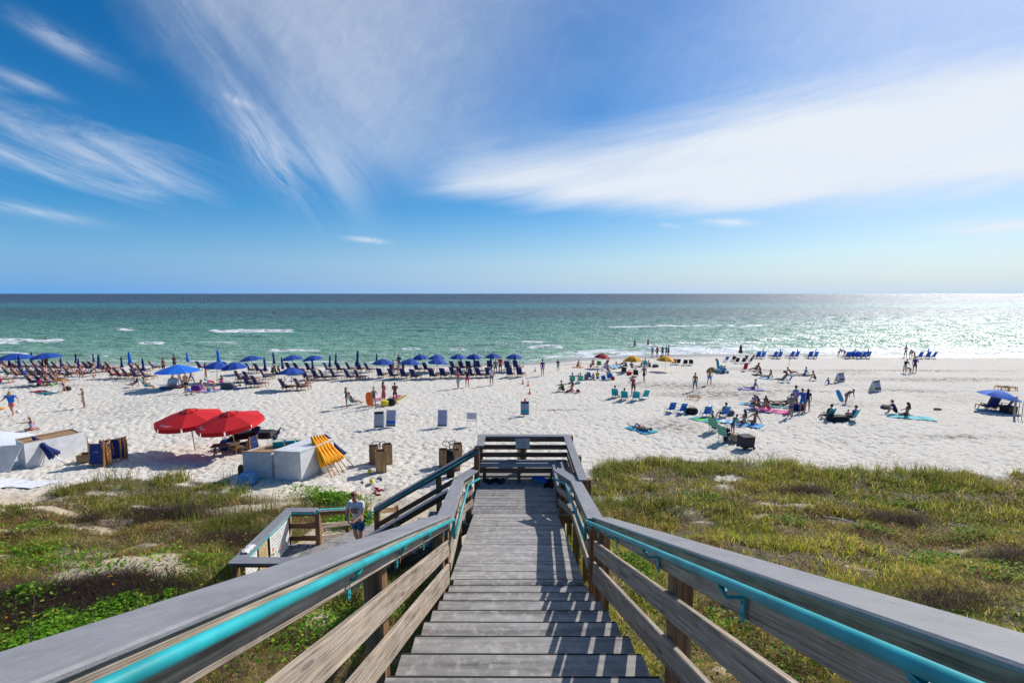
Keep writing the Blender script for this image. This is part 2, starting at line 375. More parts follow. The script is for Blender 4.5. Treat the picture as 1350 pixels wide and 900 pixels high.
# ------------------------------------------------------------------ ground sheet
def grid_mesh(name, X, Y, Z, mats):
    r, c = X.shape
    co = np.stack([X, Y, Z], -1).reshape(-1, 3).astype('f')
    idx = np.arange(r*c).reshape(r, c)
    q = np.stack([idx[:-1, :-1], idx[:-1, 1:], idx[1:, 1:], idx[1:, :-1]], -1).reshape(-1, 4)
    me = bpy.data.meshes.new(name); me.vertices.add(len(co)); me.vertices.foreach_set('co', co.ravel())
    me.loops.add(q.size); me.loops.foreach_set('vertex_index', q.ravel().astype('i'))
    me.polygons.add(len(q)); me.polygons.foreach_set('loop_start', (np.arange(len(q))*4).astype('i')); me.polygons.foreach_set('loop_total', np.full(len(q), 4, 'i'))
    me.polygons.foreach_set('use_smooth', np.ones(len(q), bool))
    me.update(calc_edges=True); me.validate()
    for m in mats: me.materials.append(m)
    return me
def fattr(me, name, a):
    at = me.attributes.new(name, 'FLOAT', 'POINT'); at.data.foreach_set('value', np.asarray(a, 'f').ravel())

# vegetation edge (world) from where the scrub meets the open sand
LE = [(-60, 684), (0, 668), (60, 652), (150, 628), (220, 624), (300, 630), (335, 655), (395, 656), (440, 652), (478, 668)]
RE = [(772, 636), (788, 612), (850, 604), (930, 604), (1000, 607), (1100, 615), (1220, 622), (1350, 625), (1500, 632)]
le = [G(*p) for p in LE]; re_ = [G(*p) for p in RE]
VEX = [-60]+[p.x for p in le]+[-3.4, -2.6, 0, 1.2]+[p.x for p in re_]+[60]; VEY = [le[0].y]+[p.y for p in le]+[12.6, 12.3, 11.5, 12]+[p.y for p in re_]+[re_[-1].y]
BARE = [(130, 752, 2.6, .75), (160, 738, 1.8, .6), (185, 722, 1.2, .3), (35, 735, 1.7, .22), (120, 695, 1.7, .22), (10, 700, 1.6, .25), (225, 690, 1.2, .22), (20, 662, 2.4, .35), (190, 668, 1.1, .22), (75, 672, 1.8, .22),
        (960, 630, .7, .45), (1003, 681, .6, .25), (918, 606, .9, .5), (1110, 688, .6, .2), (330, 668, 2.0, .4), (455, 668, 1.0, .5), (1075, 618, .9, .3)]
BR = [(G(a, b), c, d) for a, b, c, d in BARE]
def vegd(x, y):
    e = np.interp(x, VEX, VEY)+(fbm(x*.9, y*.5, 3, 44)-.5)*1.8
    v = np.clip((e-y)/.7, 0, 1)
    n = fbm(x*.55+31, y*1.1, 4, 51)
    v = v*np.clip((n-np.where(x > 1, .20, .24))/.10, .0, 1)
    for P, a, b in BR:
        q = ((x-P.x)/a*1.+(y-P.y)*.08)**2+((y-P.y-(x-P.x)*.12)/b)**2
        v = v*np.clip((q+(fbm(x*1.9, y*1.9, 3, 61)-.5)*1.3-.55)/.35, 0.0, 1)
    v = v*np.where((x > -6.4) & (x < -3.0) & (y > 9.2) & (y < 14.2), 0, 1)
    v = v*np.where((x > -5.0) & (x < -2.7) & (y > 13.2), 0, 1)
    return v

U = np.concatenate([np.linspace(-8, -1.32, 30)[:-1], np.linspace(-1.32, 1.32, 950), np.linspace(1.32, 8, 30)[1:]])
Yr = np.concatenate([np.linspace(-14, 1.0, 40)[:-1], np.exp(np.linspace(np.log(5.0), np.log(99.0), 720))-4.0])
UU, YY = np.meshgrid(U, Yr); XX = UU*(np.maximum(YY, -8)+10)*.96
ZZ = zt(XX, YY)
fl = np.clip((YY-15)/4, .25, 1)*np.clip((shore(XX)-2-YY)/5, 0, 1)
n1 = fbm(XX*5.2, YY*5.2, 2, 71); n2 = vnoise(XX*9.5+3, YY*9.5, 75)
tr = fbm(XX*.25, YY*.25, 2, 77)
foot = (np.clip(.46-n1, 0, 1)*-.30-(np.clip(.38-n2, 0, 1))*.16)*(.75+.6*tr)
ZZ = ZZ+foot*fl
me = grid_mesh('ground', XX, YY, ZZ, [])
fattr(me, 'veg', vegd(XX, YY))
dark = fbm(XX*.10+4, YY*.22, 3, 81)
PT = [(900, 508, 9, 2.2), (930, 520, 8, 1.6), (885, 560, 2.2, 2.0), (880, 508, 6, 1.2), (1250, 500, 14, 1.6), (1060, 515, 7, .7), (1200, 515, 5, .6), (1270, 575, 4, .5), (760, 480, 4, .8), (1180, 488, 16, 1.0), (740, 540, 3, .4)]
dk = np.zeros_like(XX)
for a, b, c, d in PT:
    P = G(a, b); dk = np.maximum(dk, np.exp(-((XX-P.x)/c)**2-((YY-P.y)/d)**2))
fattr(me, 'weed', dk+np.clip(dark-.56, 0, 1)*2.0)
m, N, L, b = nodes_of('beach_sand')
geo = N.new('ShaderNodeNewGeometry'); sx = N.new('ShaderNodeSeparateXYZ'); L.new(geo.outputs['Position'], sx.inputs[0])
def mrange(v, a, b_, c=0., d=1.):
    n = N.new('ShaderNodeMapRange'); n.inputs['From Min'].default_value = a; n.inputs['From Max'].default_value = b_; n.inputs['To Min'].default_value = c; n.inputs['To Max'].default_value = d
    L.new(v, n.inputs['Value']); return n.outputs[0]
def mixc(f, a, b_):
    n = N.new('ShaderNodeMix'); n.data_type = 'RGBA'
    for s_, v in (('Factor', f), ('A', a), ('B', b_)):
        if isinstance(v, bpy.types.NodeSocket): L.new(v, n.inputs[s_])
        elif s_ == 'Factor': n.inputs[s_].default_value = v
        else: n.inputs[s_].default_value = (*v, 1)
    return n.outputs['Result']
def noi(scale, det=4, rough=.6, vec=None):
    n = N.new('ShaderNodeTexNoise'); n.inputs['Scale'].default_value = scale; n.inputs['Detail'].default_value = det; n.inputs['Roughness'].default_value = rough
    L.new(vec or geo.outputs['Position'], n.inputs['Vector']); return n.outputs['Fac']
def math_(op, a, b_):
    n = N.new('ShaderNodeMath'); n.operation = op
    for i, v in enumerate((a, b_)):
        if isinstance(v, bpy.types.NodeSocket): L.new(v, n.inputs[i])
        else: n.inputs[i].default_value = v
    return n.outputs[0]
n_big = noi(.35, 4); n_mid = noi(2.2, 5, .65); n_f = noi(6.5, 4, .68); n_g = noi(60, 3, .7)
dune = mrange(sx.outputs[1], 15, 19.5, 1, 0)
c0 = mixc(dune, (.69, .64, .555), (.50, .385, .255))
c0 = mixc(mrange(n_big, .35, .7, 0, .35), c0, (.58, .535, .47))
c0 = mixc(mrange(n_f, .53, .64, 0, .50), c0, (.36, .33, .29))
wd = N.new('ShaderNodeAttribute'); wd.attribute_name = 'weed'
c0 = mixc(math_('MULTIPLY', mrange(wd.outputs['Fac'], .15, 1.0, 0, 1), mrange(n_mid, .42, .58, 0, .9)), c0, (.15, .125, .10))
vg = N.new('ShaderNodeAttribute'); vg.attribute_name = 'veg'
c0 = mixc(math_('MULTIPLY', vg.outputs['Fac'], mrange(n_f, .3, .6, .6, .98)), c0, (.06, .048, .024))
# wet sand near the swash
wet = N.new('ShaderNodeMath'); wet.operation = 'ADD'; L.new(sx.outputs[2], wet.inputs[0]); L.new(math_('MULTIPLY', math_('SUBTRACT', n_big, .5), .18), wet.inputs[1])
wf = mrange(wet.outputs[0], .16, .30, 1, 0)
c0 = mixc(wf, c0, (.36, .32, .28))
L.new(c0, b.inputs['Base Color'])
L.new(mrange(wf, 0, 1, .92, .38), b.inputs['Roughness']); b.inputs['Specular IOR Level'].default_value = .25
hsum = math_('ADD', math_('MULTIPLY', n_mid, 1.0), math_('ADD', math_('MULTIPLY', n_f, .5), math_('MULTIPLY', n_g, .06)))
bp = N.new('ShaderNodeBump'); bp.inputs['Distance'].default_value = .10; L.new(mrange(wf, 0, 1, .8, .1), bp.inputs['Strength'])
L.new(hsum, bp.inputs['Height']); L.new(bp.outputs[0], b.inputs['Normal'])
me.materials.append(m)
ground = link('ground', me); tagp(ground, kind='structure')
SANDM = m

# ------------------------------------------------------------------ sea
def foam_at(X, Y, PX, PY):
    f = np.zeros_like(X)
    nz = fbm(PX*.10, PY*1.3, 4, 91); nz2 = fbm(X*.55, Y*.25, 4, 95)
    for (x0, x1, yc, h, s) in [(-30, 88, 449.5, 2.4, 1), (-20, 30, 452, 3, .6), (146, 184, 434, 1.3, .9), (270, 392, 436.5, 1.8, 1.2), (175, 222, 452.6, 1.6, .95), (252, 322, 452, 2.6, .45), (228, 242, 455.5, .8, .7),
                              (345, 430, 462.6, 2.0, .95), (-20, 40, 466, 1.4, .9), (108, 152, 469, 1.1, .6), (288, 314, 465.5, 1.2, .7), (398, 430, 462, 1.4, .8), (520, 558, 461.3, 1.4, .9), (588, 622, 461, 1.6, .95), (500, 520, 459.5, .8, .7),
                              (540, 560, 461, .8, .7), (680, 724, 451, 2.4, .85), (688, 748, 457.3, 1.3, 1.1), (240, 256, 431.6, .6, .6), (196, 210, 446, .6, .5), (795, 870, 431, 1.3, .8), (850, 1010, 430.2, 1.2, .75), (745, 790, 459, 1.5, .35),
                              (758, 860, 463, 2.5, .8), (700, 800, 469.5, 2.2, .55), (830, 1000, 456, 2.2, .55), (880, 1010, 452.8, 1.1, .75), (900, 1100, 461, 2.4, .8), (1010, 1180, 464.8, 2.0, 1.0), (860, 1000, 468, 1.4, .9), (1000, 1360, 459.6, 1.4, .7), (1080, 1350, 464, 1.8, .95),
                              (1260, 1350, 458, 1.0, .5), (990, 1100, 447, 1.0, .5), (915, 960, 446.5, .8, .5), (1180, 1380, 466.3, 1.1, .8)]:
        wob = (fbm(PX*.035, PX*0+yc, 2, int(yc*10)) - .5)*3.0
        e = np.clip(np.minimum((PX-x0)/12, (x1-PX)/12), 0, 1)
        k = e*np.exp(-(((PY-yc-wob)/h)**2))*s
        f = np.maximum(f, k*np.clip((nz-.22)*3.0+.15, 0, 1.1))
    # swash along the shore
    ds = Y-shore(X)
    right = np.clip((X-2)/14, 0, 1)
    sw = np.exp(-((ds-.4-1.2*(nz2-.5))/(.5+1.2*right))**2)*(.35+.6*right)
    f = np.maximum(f, sw*np.clip((nz2-.25)*3, 0, 1))
    f = np.maximum(f, right*np.exp(-((ds-5)/6.5)**2)*np.clip((nz2-.30)*4.5, 0, 1)*.95)
    wob2 = 3.5*(fbm(X*.05, X*0+3, 3, 97)-.5); f = np.maximum(f, np.exp(-((ds-4-wob2)/.7)**2)*np.clip((nz2-.28)*3.5, 0, 1)*.8*np.clip((X+90)/40, 0, 1))
    return np.clip(f, 0, 1)
pyr = np.concatenate([[387.05, 387.12, 387.2, 387.35, 387.6], np.arange(388, 430, .5), np.arange(430, 505, .22)])[::-1]
Uc = np.concatenate([np.linspace(-6, -1.32, 20)[:-1], np.linspace(-1.32, 1.32, 1000), np.linspace(1.32, 6, 20)[1:]])
rat = []
for p in pyr:
    d = ray(675, p); rat.append(-CZ/d.z*d.y)
rat = np.array(rat); UU, YY = np.meshgrid(Uc, rat); XX = UU*YY
PX = 675+UU*CP*0+UU*600*(1/(CP)) ; PX = 675+600*UU/ (1/ (CP)) # refined below
# exact pixel coordinates of the sea points
zc = -CZ; fy = YY*CP-zc*SP; PXx = 675+600*(XX+YY*YAW)/fy; PYy = 450-600*(YY*SP+zc*CP)/fy
H = np.zeros_like(XX)
near = np.clip((420-YY)/300, 0, 1)
wob = fbm(XX*.012, YY*.012, 2, 33)*9
H += near*.16*np.sin(YY*.42+wob*1.0+XX*.03)*(fbm(XX*.03, YY*.05, 2, 35)*1.5)
H += near*.08*np.sin(YY*.9-XX*.14+wob*1.7)
fm = foam_at(XX, YY, PXx, PYy)
H += np.clip(fm-.2, 0, 1)*.30*np.clip((YY-shore(XX)-6)/10, 0, 1)
H *= np.clip((YY-shore(XX))/8, .05, 1)
me = grid_mesh('sea', XX, YY, H, [])
fattr(me, 'foam', fm)
dep = np.clip((YY-shore(XX))/1., 0, None)
fattr(me, 'dist', dep)
fattr(me, 'pyy', PYy)
m, N, L, b = nodes_of('sea_water')
geo = N.new('ShaderNodeNewGeometry')
at = N.new('ShaderNodeAttribute'); at.attribute_name = 'dist'
lg = math_('LOGARITHM', math_('MAXIMUM', at.outputs['Fac'], 1.), 10.)
def vscale(v, s_):
    n = N.new('ShaderNodeVectorMath'); n.operation = 'MULTIPLY'; L.new(v, n.inputs[0]); n.inputs[1].default_value = s_; return n.outputs[0]
nb = noi(1., 4, .6, vscale(geo.outputs['Position'], (.006, .03, 1))); nb2 = noi(1., 4, .65, vscale(geo.outputs['Position'], (.05, .22, 1))); nb3 = noi(1., 4, .65, vscale(geo.outputs['Position'], (.0012, .006, 1)))
lg2 = math_('ADD', lg, math_('ADD', math_('MULTIPLY', math_('SUBTRACT', nb, .5), .20), math_('MULTIPLY', math_('SUBTRACT', nb3, .5), .14)))
cr = N.new('ShaderNodeValToRGB'); L.new(mrange(lg2, 0, 4.0), cr.inputs[0])
el = cr.color_ramp.elements; el[0].position = 0; el[0].color = (.30, .42, .30, 1); el[1].position = 1; el[1].color = (.004, .05, .10, 1)
for p_, c_ in [(.18, (.20, .36, .25)), (.33, (.135, .31, .22)), (.42, (.075, .25, .18)), (.49, (.035, .18, .15)), (.54, (.012, .10, .115)), (.595, (.009, .085, .11)), (.615, (.008, .16, .18)), (.645, (.008, .16, .19)), (.665, (.005, .065, .12)), (.80, (.004, .045, .10))]:
    e = el.new(p_); e.color = (*c_, 1)
gr = mixc(mrange(nb2, .56, .72, 0, .3), cr.outputs[0], (.06, .26, .10))
gr2 = N.new('ShaderNodeMix'); gr2.data_type = 'RGBA'; L.new(mrange(lg, 2.2, 1.2, 0, 1), gr2.inputs['Factor']); L.new(cr.outputs[0], gr2.inputs['A']); L.new(gr, gr2.inputs['B'])
dk_ = mixc(mrange(nb2, .36, .52, .16, 0), gr2.outputs['Result'], (.004, .05, .07))
fo = N.new('ShaderNodeAttribute'); fo.attribute_name = 'foam'
fn = noi(1., 6, .7, vscale(geo.outputs['Position'], (.7, .9, 1)))
ff = mrange(math_('ADD', fo.outputs['Fac'], math_('MULTIPLY', math_('SUBTRACT', fn, .5), .55)), .30, .62, 0, 1)
col = mixc(ff, dk_, (.78, .80, .80))
df = N.new('ShaderNodeBsdfDiffuse'); L.new(col, df.inputs['Color']); gl = N.new('ShaderNodeBsdfGlossy'); gl.inputs['Roughness'].default_value = .60; gl.inputs['Color'].default_value = (.9, .96, 1, 1)
lw = N.new('ShaderNodeLayerWeight'); lw.inputs['Blend'].default_value = .15
mxs = N.new('ShaderNodeMixShader'); spk = noi(1., 3, .8, vscale(geo.outputs['Position'], (.9, .35, 1))); spk2 = noi(1., 3, .75, vscale(geo.outputs['Position'], (.16, .10, 1))); sk = math_('MULTIPLY', mrange(spk, .40, .68, .45, 1.9), mrange(spk2, .38, .62, .6, 1.4))
L.new(math_('MINIMUM', math_('MULTIPLY', math_('MULTIPLY', mrange(lw.outputs['Fresnel'], 0, 1, .05, .12), sk), mrange(ff, 0, 1, 1, .15)), .8), mxs.inputs[0]); L.new(df.outputs[0], mxs.inputs[1]); L.new(gl.outputs[0], mxs.inputs[2])
g2 = N.new('ShaderNodeBsdfGlossy'); g2.inputs['Roughness'].default_value = .55
gn1 = noi(1., 1, .5, vscale(geo.outputs['Position'], (3.6, 1.5, 1))); gn2 = noi(1., 3, .7, vscale(geo.outputs['Position'], (.30, .22, 1)))
gm_ = math_('MULTIPLY', mrange(gn1, .57, .64, 0, 1), mrange(gn2, .42, .56, .15, 1.0))
mx2 = N.new('ShaderNodeMixShader'); L.new(gm_, mx2.inputs[0]); L.new(mxs.outputs[0], mx2.inputs[1]); L.new(g2.outputs[0], mx2.inputs[2])
L.new(mx2.outputs[0], N['Material Output'].inputs['Surface']); N.remove(b)
w1 = noi(1., 3, .6, vscale(geo.outputs['Position'], (.35, .55, 1))); w2 = noi(1., 4, .7, vscale(geo.outputs['Position'], (1.6, 2.2, 1))); w3 = noi(1., 3, .6, vscale(geo.outputs['Position'], (.07, .13, 1)))
hh = math_('ADD', math_('MULTIPLY', w1, 1.0), math_('ADD', math_('MULTIPLY', w2, .34), math_('MULTIPLY', w3, 3.2)))
bp = N.new('ShaderNodeBump'); bp.inputs['Strength'].default_value = 1.0; bp.inputs['Distance'].default_value = 1.15; L.new(hh, bp.inputs['Height']); L.new(bp.outputs[0], df.inputs['Normal']); L.new(bp.outputs[0], gl.inputs['Normal']); L.new(bp.outputs[0], lw.inputs['Normal'])
me.materials.append(m)
sea = link('sea', me); tagp(sea, kind='structure')
# ------------------------------------------------------------------ the beach stairway
S1 = .4543; S2 = .2453
def V(x, y, zr): return Vector((x, y, zr+CZ))
stair = empty('beach_stairway', (0, 6, float(zs(0, 6))), 0, 'long weathered grey boardwalk stairway with turquoise handrails leading down to the beach', 'stairway')
_par = []
def SB(mb, name, mt, smooth=False, parent=None, label=None):
    o = mb.build(name, mt, None, smooth)
    p = parent or stair
    o.parent = p
    o.matrix_parent_inverse = Matrix.Translation(-stair.location)
    if label: o['label'] = label
    return o
# treads of the near flight
M_DARKEDGE = mat('dark_edge', (.035, .033, .032), .9)
y0, dyt = 6.275, .425
for k in range(0, 21):
    yn = y0-dyt*k; z = -1.3-S1*yn
    m_ = MB(); j = random.uniform(-.012, .012)
    m_.sweep([V(-.862+j, yn-.232, z), V(1.018+j, yn-.232, z)], rect(dyt+.0, .045, .006))
    tr_ = SB(m_, 'tread', M_TREAD)
    m_ = MB(); m_.sweep([V(-.855+j, yn-.009, z-.004), V(1.011+j, yn-.009, z-.004)], rect(.016, .036, .003)); ns_ = m_.build('edge_strip', M_DARKEDGE, tr_); ns_.matrix_parent_inverse = Matrix.Identity(4)  # thin dark strip that draws the dark line along each tread's front edge
for X in (-.80, .08, .95):
    m_ = MB(); m_.sweep([V(X, -2.3, -1.3+S1*2.3-.26), V(X, 6.27, -1.3-S1*6.27-.26)], rect(.05, .22)); SB(m_, 'stringer', M_RAILB)
# ramp of boards between the flight and the landing
ya, za, yb = 6.29, -4.175, 10.2
def rz(y): return za-S2*(y-ya)
nb_ = 12; w_ = (yb-ya)/nb_
for k in range(nb_):
    m_ = MB(); yc = ya+(k+.5)*w_; z = rz(yc)
    g = .008
    xl, xr = -.93, 1.03
    j = random.uniform(0, .005)
    for (a, b_) in ((xl, xr),):
        P = [V(a, yc, z-j), V(b_, yc, z-j)]
        r_ = rect(w_-g, .04, .004); 
        # tilt the profile to the ramp slope (lateral of a +x sweep is -y)
        pr = [(q, h+q*S2) for q, h in r_]
        m_.sweep(P, pr)
    SB(m_, 'ramp_board', M_TREAD)
for X in (-.86, .05, .96):
    m_ = MB(); m_.sweep([V(X, ya, za-.05), V(X, yb, rz(yb)-.05)], rect(.05, .22)); SB(m_, 'stringer', M_RAILB)
# lower landing
ZL = rz(yb)-.02; XL0, XL1, YL0, YL1 = -.98, 1.52, 10.22, 12.75
n_ = 18; w_ = (YL1-YL0)/n_
for k in range(n_):
    m_ = MB(); yc = YL0+(k+.5)*w_
    m_.sweep([V(XL0, yc, ZL), V(XL1, yc, ZL)], rect(w_-.008, .04, .003)); SB(m_, 'deck_board', M_TREAD)
for yy in (10.35, 11.5, 12.65):
    m_ = MB(); m_.sweep([V(XL0+.02, yy, ZL-.042), V(XL1-.02, yy, ZL-.042)], rect(.05, .24)); SB(m_, 'joist', M_RAILB)

def post(x, y, ztop, w=.14, mt=None, rot=0., bot=None):
    zb = (zs(x, y)-.5) if bot is None else bot+CZ
    m_ = MB(); c = .006; h = ztop+CZ-zb
    pr = rect(w, h, c)
    # vertical post with bevelled arrises
    pts = [(-w/2+c, -w/2), (w/2-c, -w/2), (w/2, -w/2+c), (w/2, w/2-c), (w/2-c, w/2), (-w/2+c, w/2), (-w/2, w/2-c), (-w/2, -w/2+c)]
    r = random.uniform(0, 50); vs = []; bc = []
    for zz in (zb, ztop+CZ):
        for p in pts: vs.append((x+p[0]*math.cos(rot)-p[1]*math.sin(rot), y+p[0]*math.sin(rot)+p[1]*math.cos(rot), zz)); bc.append((zz+r, p[0]+r, p[1]))
    fs = [(i, (i+1) % 8, 8+(i+1) % 8, 8+i) for i in range(8)]+[tuple(range(7, -1, -1)), tuple(range(8, 16))]
    m_.add(vs, fs, bc)
    return SB(m_, 'post', mt or M_POST)

class Line:
    """straight line in space from two sightings at known X"""
    def __init__(s, a, b): s.a = Vector(a); s.b = Vector(b)
    def at(s, y): return s.a+(s.b-s.a)*((y-s.a.y)/(s.b.y-s.a.y))
YN, YK = -1.6, 6.28
def seen(p1, X1, p2, X2): return Line(atX(*p1, X1), atX(*p2, X2))
# left near rail ---------------------------------------------------
Lcap = seen((46, 898), -.90, (594, 679.0), -.90)      # inner top edge of the cap
Lhr = seen((155, 899), -.862, (599, 684), -.862)       # handrail centre
Lmt, Lmb = seen((400, 867), -.935, (591.7, 712), -.935), seen((428, 900), -.935, (594, 730), -.935)
Llt, Llb = seen((462.5, 900), -.935, (594, 741), -.935), seen((496, 900), -.935, (594, 768), -.935)
Ltb = seen((260, 898), -.913, (590, 697), -.913)     # lower edge of the top board
# right near rail
Rcap = seen((1350, 877), 1.04, (786, 683), 1.13)
Rhr = seen((1262, 900), .965, (771, 686), 1.045)
Rmt, Rmb = seen((1000, 869), 1.09, (776.4, 708), 1.17), seen((976, 900), 1.09, (777, 727), 1.17)
Rlt, Rlb = seen((930.5, 900), 1.09, (777.8, 736), 1.16), seen((894, 900), 1.09, (777, 765), 1.15)
Rtb = seen((1010, 836), 1.09, (783, 697), 1.17)
def at_(l, y): return l.at(y)
def rail_set(capL, top_b, mt_, mb_, lt_, lb_, sgn):
    ysamp = (YN, YK)
    # cap
    m_ = MB(); pts = [capL.at(y)+Vector((sgn*.125, 0, 0)) for y in (YN, 0, 2, 4, YK)]
    r_ = rect(.25, .026, .008)
    m_.sweep(pts, r_); SB(m_, 'cap_rail', M_CAP)
    # top board
    def board(tl, bl, off, mt2, th=.042):
        m2 = MB(); vs = []; 
        pa = [tl.at(YN), tl.at(YK)]; pb = [bl.at(YN), bl.at(YK)]
        P = []; bc = []; r = random.uniform(0, 60); c = .006
        for i in range(2):
            t_, b_ = pa[i], pb[i]; x = t_.x+off; h = t_.z-b_.z
            for (q, w) in [(q, w) for q, w in rect(th, h, c)]:
                P.append(Vector((x+sgn*th/2+q, t_.y, t_.z+w))); bc.append((i*8+r, q+r, w))
        k = 8; fs = [(j, (j+1) % k, k+(j+1) % k, k+j) for j in range(k)]+[tuple(range(k-1, -1, -1)), tuple(k+j for j in range(k))]
        m2.add(P, fs, bc); return SB(m2, 'rail_board', mt2)
    tt = Line(capL.a+Vector((0, 0, -.041)), capL.b+Vector((0, 0, -.041)))
    x_ = top_b.a.x-capL.a.x
    tt = Line(Vector((top_b.a.x, capL.a.y, capL.a.z-.029)), Vector((top_b.b.x, capL.b.y, capL.b.z-.029)))
    board(tt, top_b, 0, M_RAIL); board(mt_, mb_, 0, M_RAIL); board(lt_, lb_, 0, M_RAIL)
rail_set(Lcap, Ltb, Lmt, Lmb, Llt, Llb, -1)
rail_set(Rcap, Rtb, Rmt, Rmb, Rlt, Rlb, 1)
for y in (-1.2, .6, 3.27, 6.08):
    post(-1.055, y, Lcap.at(y).z-CZ-.03)
for y in (-1.2, .5, 3.15, 6.08):
    post(Rmt.at(y).x+.12, y, Rcap.at(y).z-CZ-.03)

def bracket(parent, p, wall_x, sgn, s=1.):
    """handrail bracket: curved arm with a slotted wall plate"""
    m_ = MB()
    m_.tube([p+Vector((0, .05, -.018)), p+Vector((sgn*.004, .02, -.05)), p+Vector((sgn*.03, 0, -.085)), Vector((wall_x-sgn*.012, p.y, p.z-.085))], .0095*s, 8)
    m_.box(Vector((wall_x-sgn*.006, p.y, p.z-.125)), (.010, .036*s, .15*s))
    m_.box(Vector((p.x, p.y, p.z-.026)), (.03, .09*s, .006))
    for dz in (-.11, -.17): m_.box(Vector((wall_x-sgn*.014, p.y, p.z+dz)), (.006, .012, .012))
    o = m_.build('bracket', M_TEALD); o.parent = parent; o.matrix_parent_inverse = Matrix.Identity(4)
    return o
def handrail(pts, r=.0235, brs=(), seg=14):
    m_ = MB(); m_.tube(pts, r, seg); o = SB(m_, 'handrail', M_TEAL, True)
    for (p, wx, sgn) in brs: bracket(o, p, wx, sgn)
    return o
kd = .30
LhE = Lhr.at(6.24); RhE = Rhr.at(6.24)
handrail([Lhr.at(YN)]+[Lhr.at(y) for y in (1.5, 4)]+[LhE, LhE+Vector((.0, .03, -.02)), LhE+Vector((0, .035, -kd+.03))], .0235,
         [(Lhr.at(y), -.935, -1) for y in (.9, 2.4, 3.42, 4.45, 5.75)])
handrail([Rhr.at(YN)]+[Rhr.at(y) for y in (1.5, 4)]+[RhE, RhE+Vector((.0, .03, -.02)), RhE+Vector((0, .035, -kd+.03))], .0235,
         [(Rhr.at(y), Rtb.at(y).x, 1) for y in (1.0, 2.02, 3.3, 4.75, 5.9)])
# middle rails ------------------------------------------------------
def mid(sgn, near_in, far_in, tip, hr0, hr1, hr2):
    a, b_, c_ = near_in, far_in, tip
    w = .24
    m_ = MB(); off = Vector((sgn*w/2, 0, 0))
    m_.sweep([a+off, b_+off], rect(w, .038, .005)); SB(m_, 'cap_rail', M_CAP)
    m_ = MB(); m_.sweep([b_+off+Vector((sgn*.02, -.05, .0015)), c_+Vector((sgn*.02, .12, .0015))], rect(w, .038, .005)); SB(m_, 'cap_rail', M_CAP)
    for (dt, h) in ((.04, .15), (.36, .15), (.66, .15)):
        m_ = MB(); st = Vector((-sgn*(-.03), 0, -dt)); th = .04
        o1 = Vector((sgn*.04, 0, -dt))
        m_.sweep([a+o1, b_+o1, c_+o1+Vector((0, -.02, 0))], rect(th, h, .005)); SB(m_, 'rail_board', M_RAIL)
    for (p, t) in ((a+(b_-a)*.04, 0), (a+(b_-a)*.93, 0)):
        post(p.x+sgn*.13, p.y, p.z-CZ-.03)
    post(c_.x+sgn*.13, c_.y+.02, c_.z-CZ-.03)
    br = []
    o = handrail([hr0, hr0.lerp(hr1, .98), hr1.lerp(hr2, .06), hr2], .0235)
    for t in (.2, .55, .9):
        p = hr0.lerp(hr1, t); q = a.lerp(b_, t); bracket(o, p, q.x+sgn*.02, sgn)
mid(-1, Vector((-.90, 6.3, CZ-3.26)), Vector((-1.10, 9.75, CZ-4.11)), Vector((-.92, 10.25, CZ-4.13)),
    LhE+Vector((0, .05, -kd)), atY(617.5, 639, 9.75), atY(632, 630.5, 10.35))
mid(1, Vector((1.07, 6.3, CZ-3.24)), Vector((1.26, 9.7, CZ-4.11)), Vector((1.02, 10.3, CZ-4.13)),
    RhE+Vector((0, .05, -kd)), atY(746, 638, 9.7), atY(729, 630, 10.35))
# platform railing ---------------------------------------------------
ZC = -4.05
FX0, FX1, FY = -.98, 1.55, 12.72
m_ = MB(); m_.sweep([V(FX0+.08, 11.85, ZC), V(FX0+.08, FY+.03, ZC), V(FX1-.02, FY+.03, ZC), V(FX1-.02, 9.6, ZC)], rect(.2, .04, .005)); SB(m_, 'cap_rail', M_CAP)
def rb(pts, h, mt_=None, th=.04, nm='rail_board'):
    m_ = MB(); m_.sweep(pts, rect(th, h, .004)); return SB(m_, nm, mt_ or M_RAILB)
for dz in (-.045, -.275, -.50, -.74):
    rb([V(FX0+.04, FY, ZC+dz), V(FX1, FY, ZC+dz)], .135)
    rb([V(FX1, FY-.03, ZC+dz), V(FX1, 9.75, ZC+dz)], .135)
rb([V(FX0, 11.92, ZC-.045), V(FX0, FY, ZC-.045)], .14); rb([V(FX0, 11.92, ZC-.5), V(FX0, FY, ZC-.5)], .14)
for p in ((FX0-.01, 11.86), (FX0+.02, FY+.1), (.27, FY+.1), (FX1+.1, FY+.1), (FX1+.1, 11.2), (FX1+.1, 9.75)): post(p[0], p[1], ZC-.042)
for p in ((FX0+.1, 10.4), (FX0+.1, 12.4)): post(p[0], p[1], ZL-.05)
# bench
bench = MB()
b1 = []
for i, yy in enumerate((12.14, 12.32, 12.50)):
    b1.append(rb([V(FX0+.06, yy, ZL+.45), V(FX1-.05, yy, ZL+.45)], .038, M_CAP, .165, 'bench_board'))
for i, xx in enumerate((1.12, 1.30, 1.46)):
    rb([V(xx, 12.03, ZL+.45), V(xx, 10.5, ZL+.45)], .038, M_CAP, .15, 'bench_board')
rb([V(FX0+.06, 12.03, ZL+.41), V(1.05, 12.03, ZL+.41)], .14, M_RAILB, .038, 'bench_apron')
rb([V(1.05, 12.05, ZL+.41), V(1.05, 10.5, ZL+.41)], .14, M_RAILB, .038, 'bench_apron')
for p in ((-.80, 12.1), (.15, 12.1), (1.05, 12.0), (1.09, 10.6)):
    m_ = MB(); m_.box(V(p[0], p[1], ZL+.2), (.09, .09, .4)); SB(m_, 'bench_leg', M_RAILB)
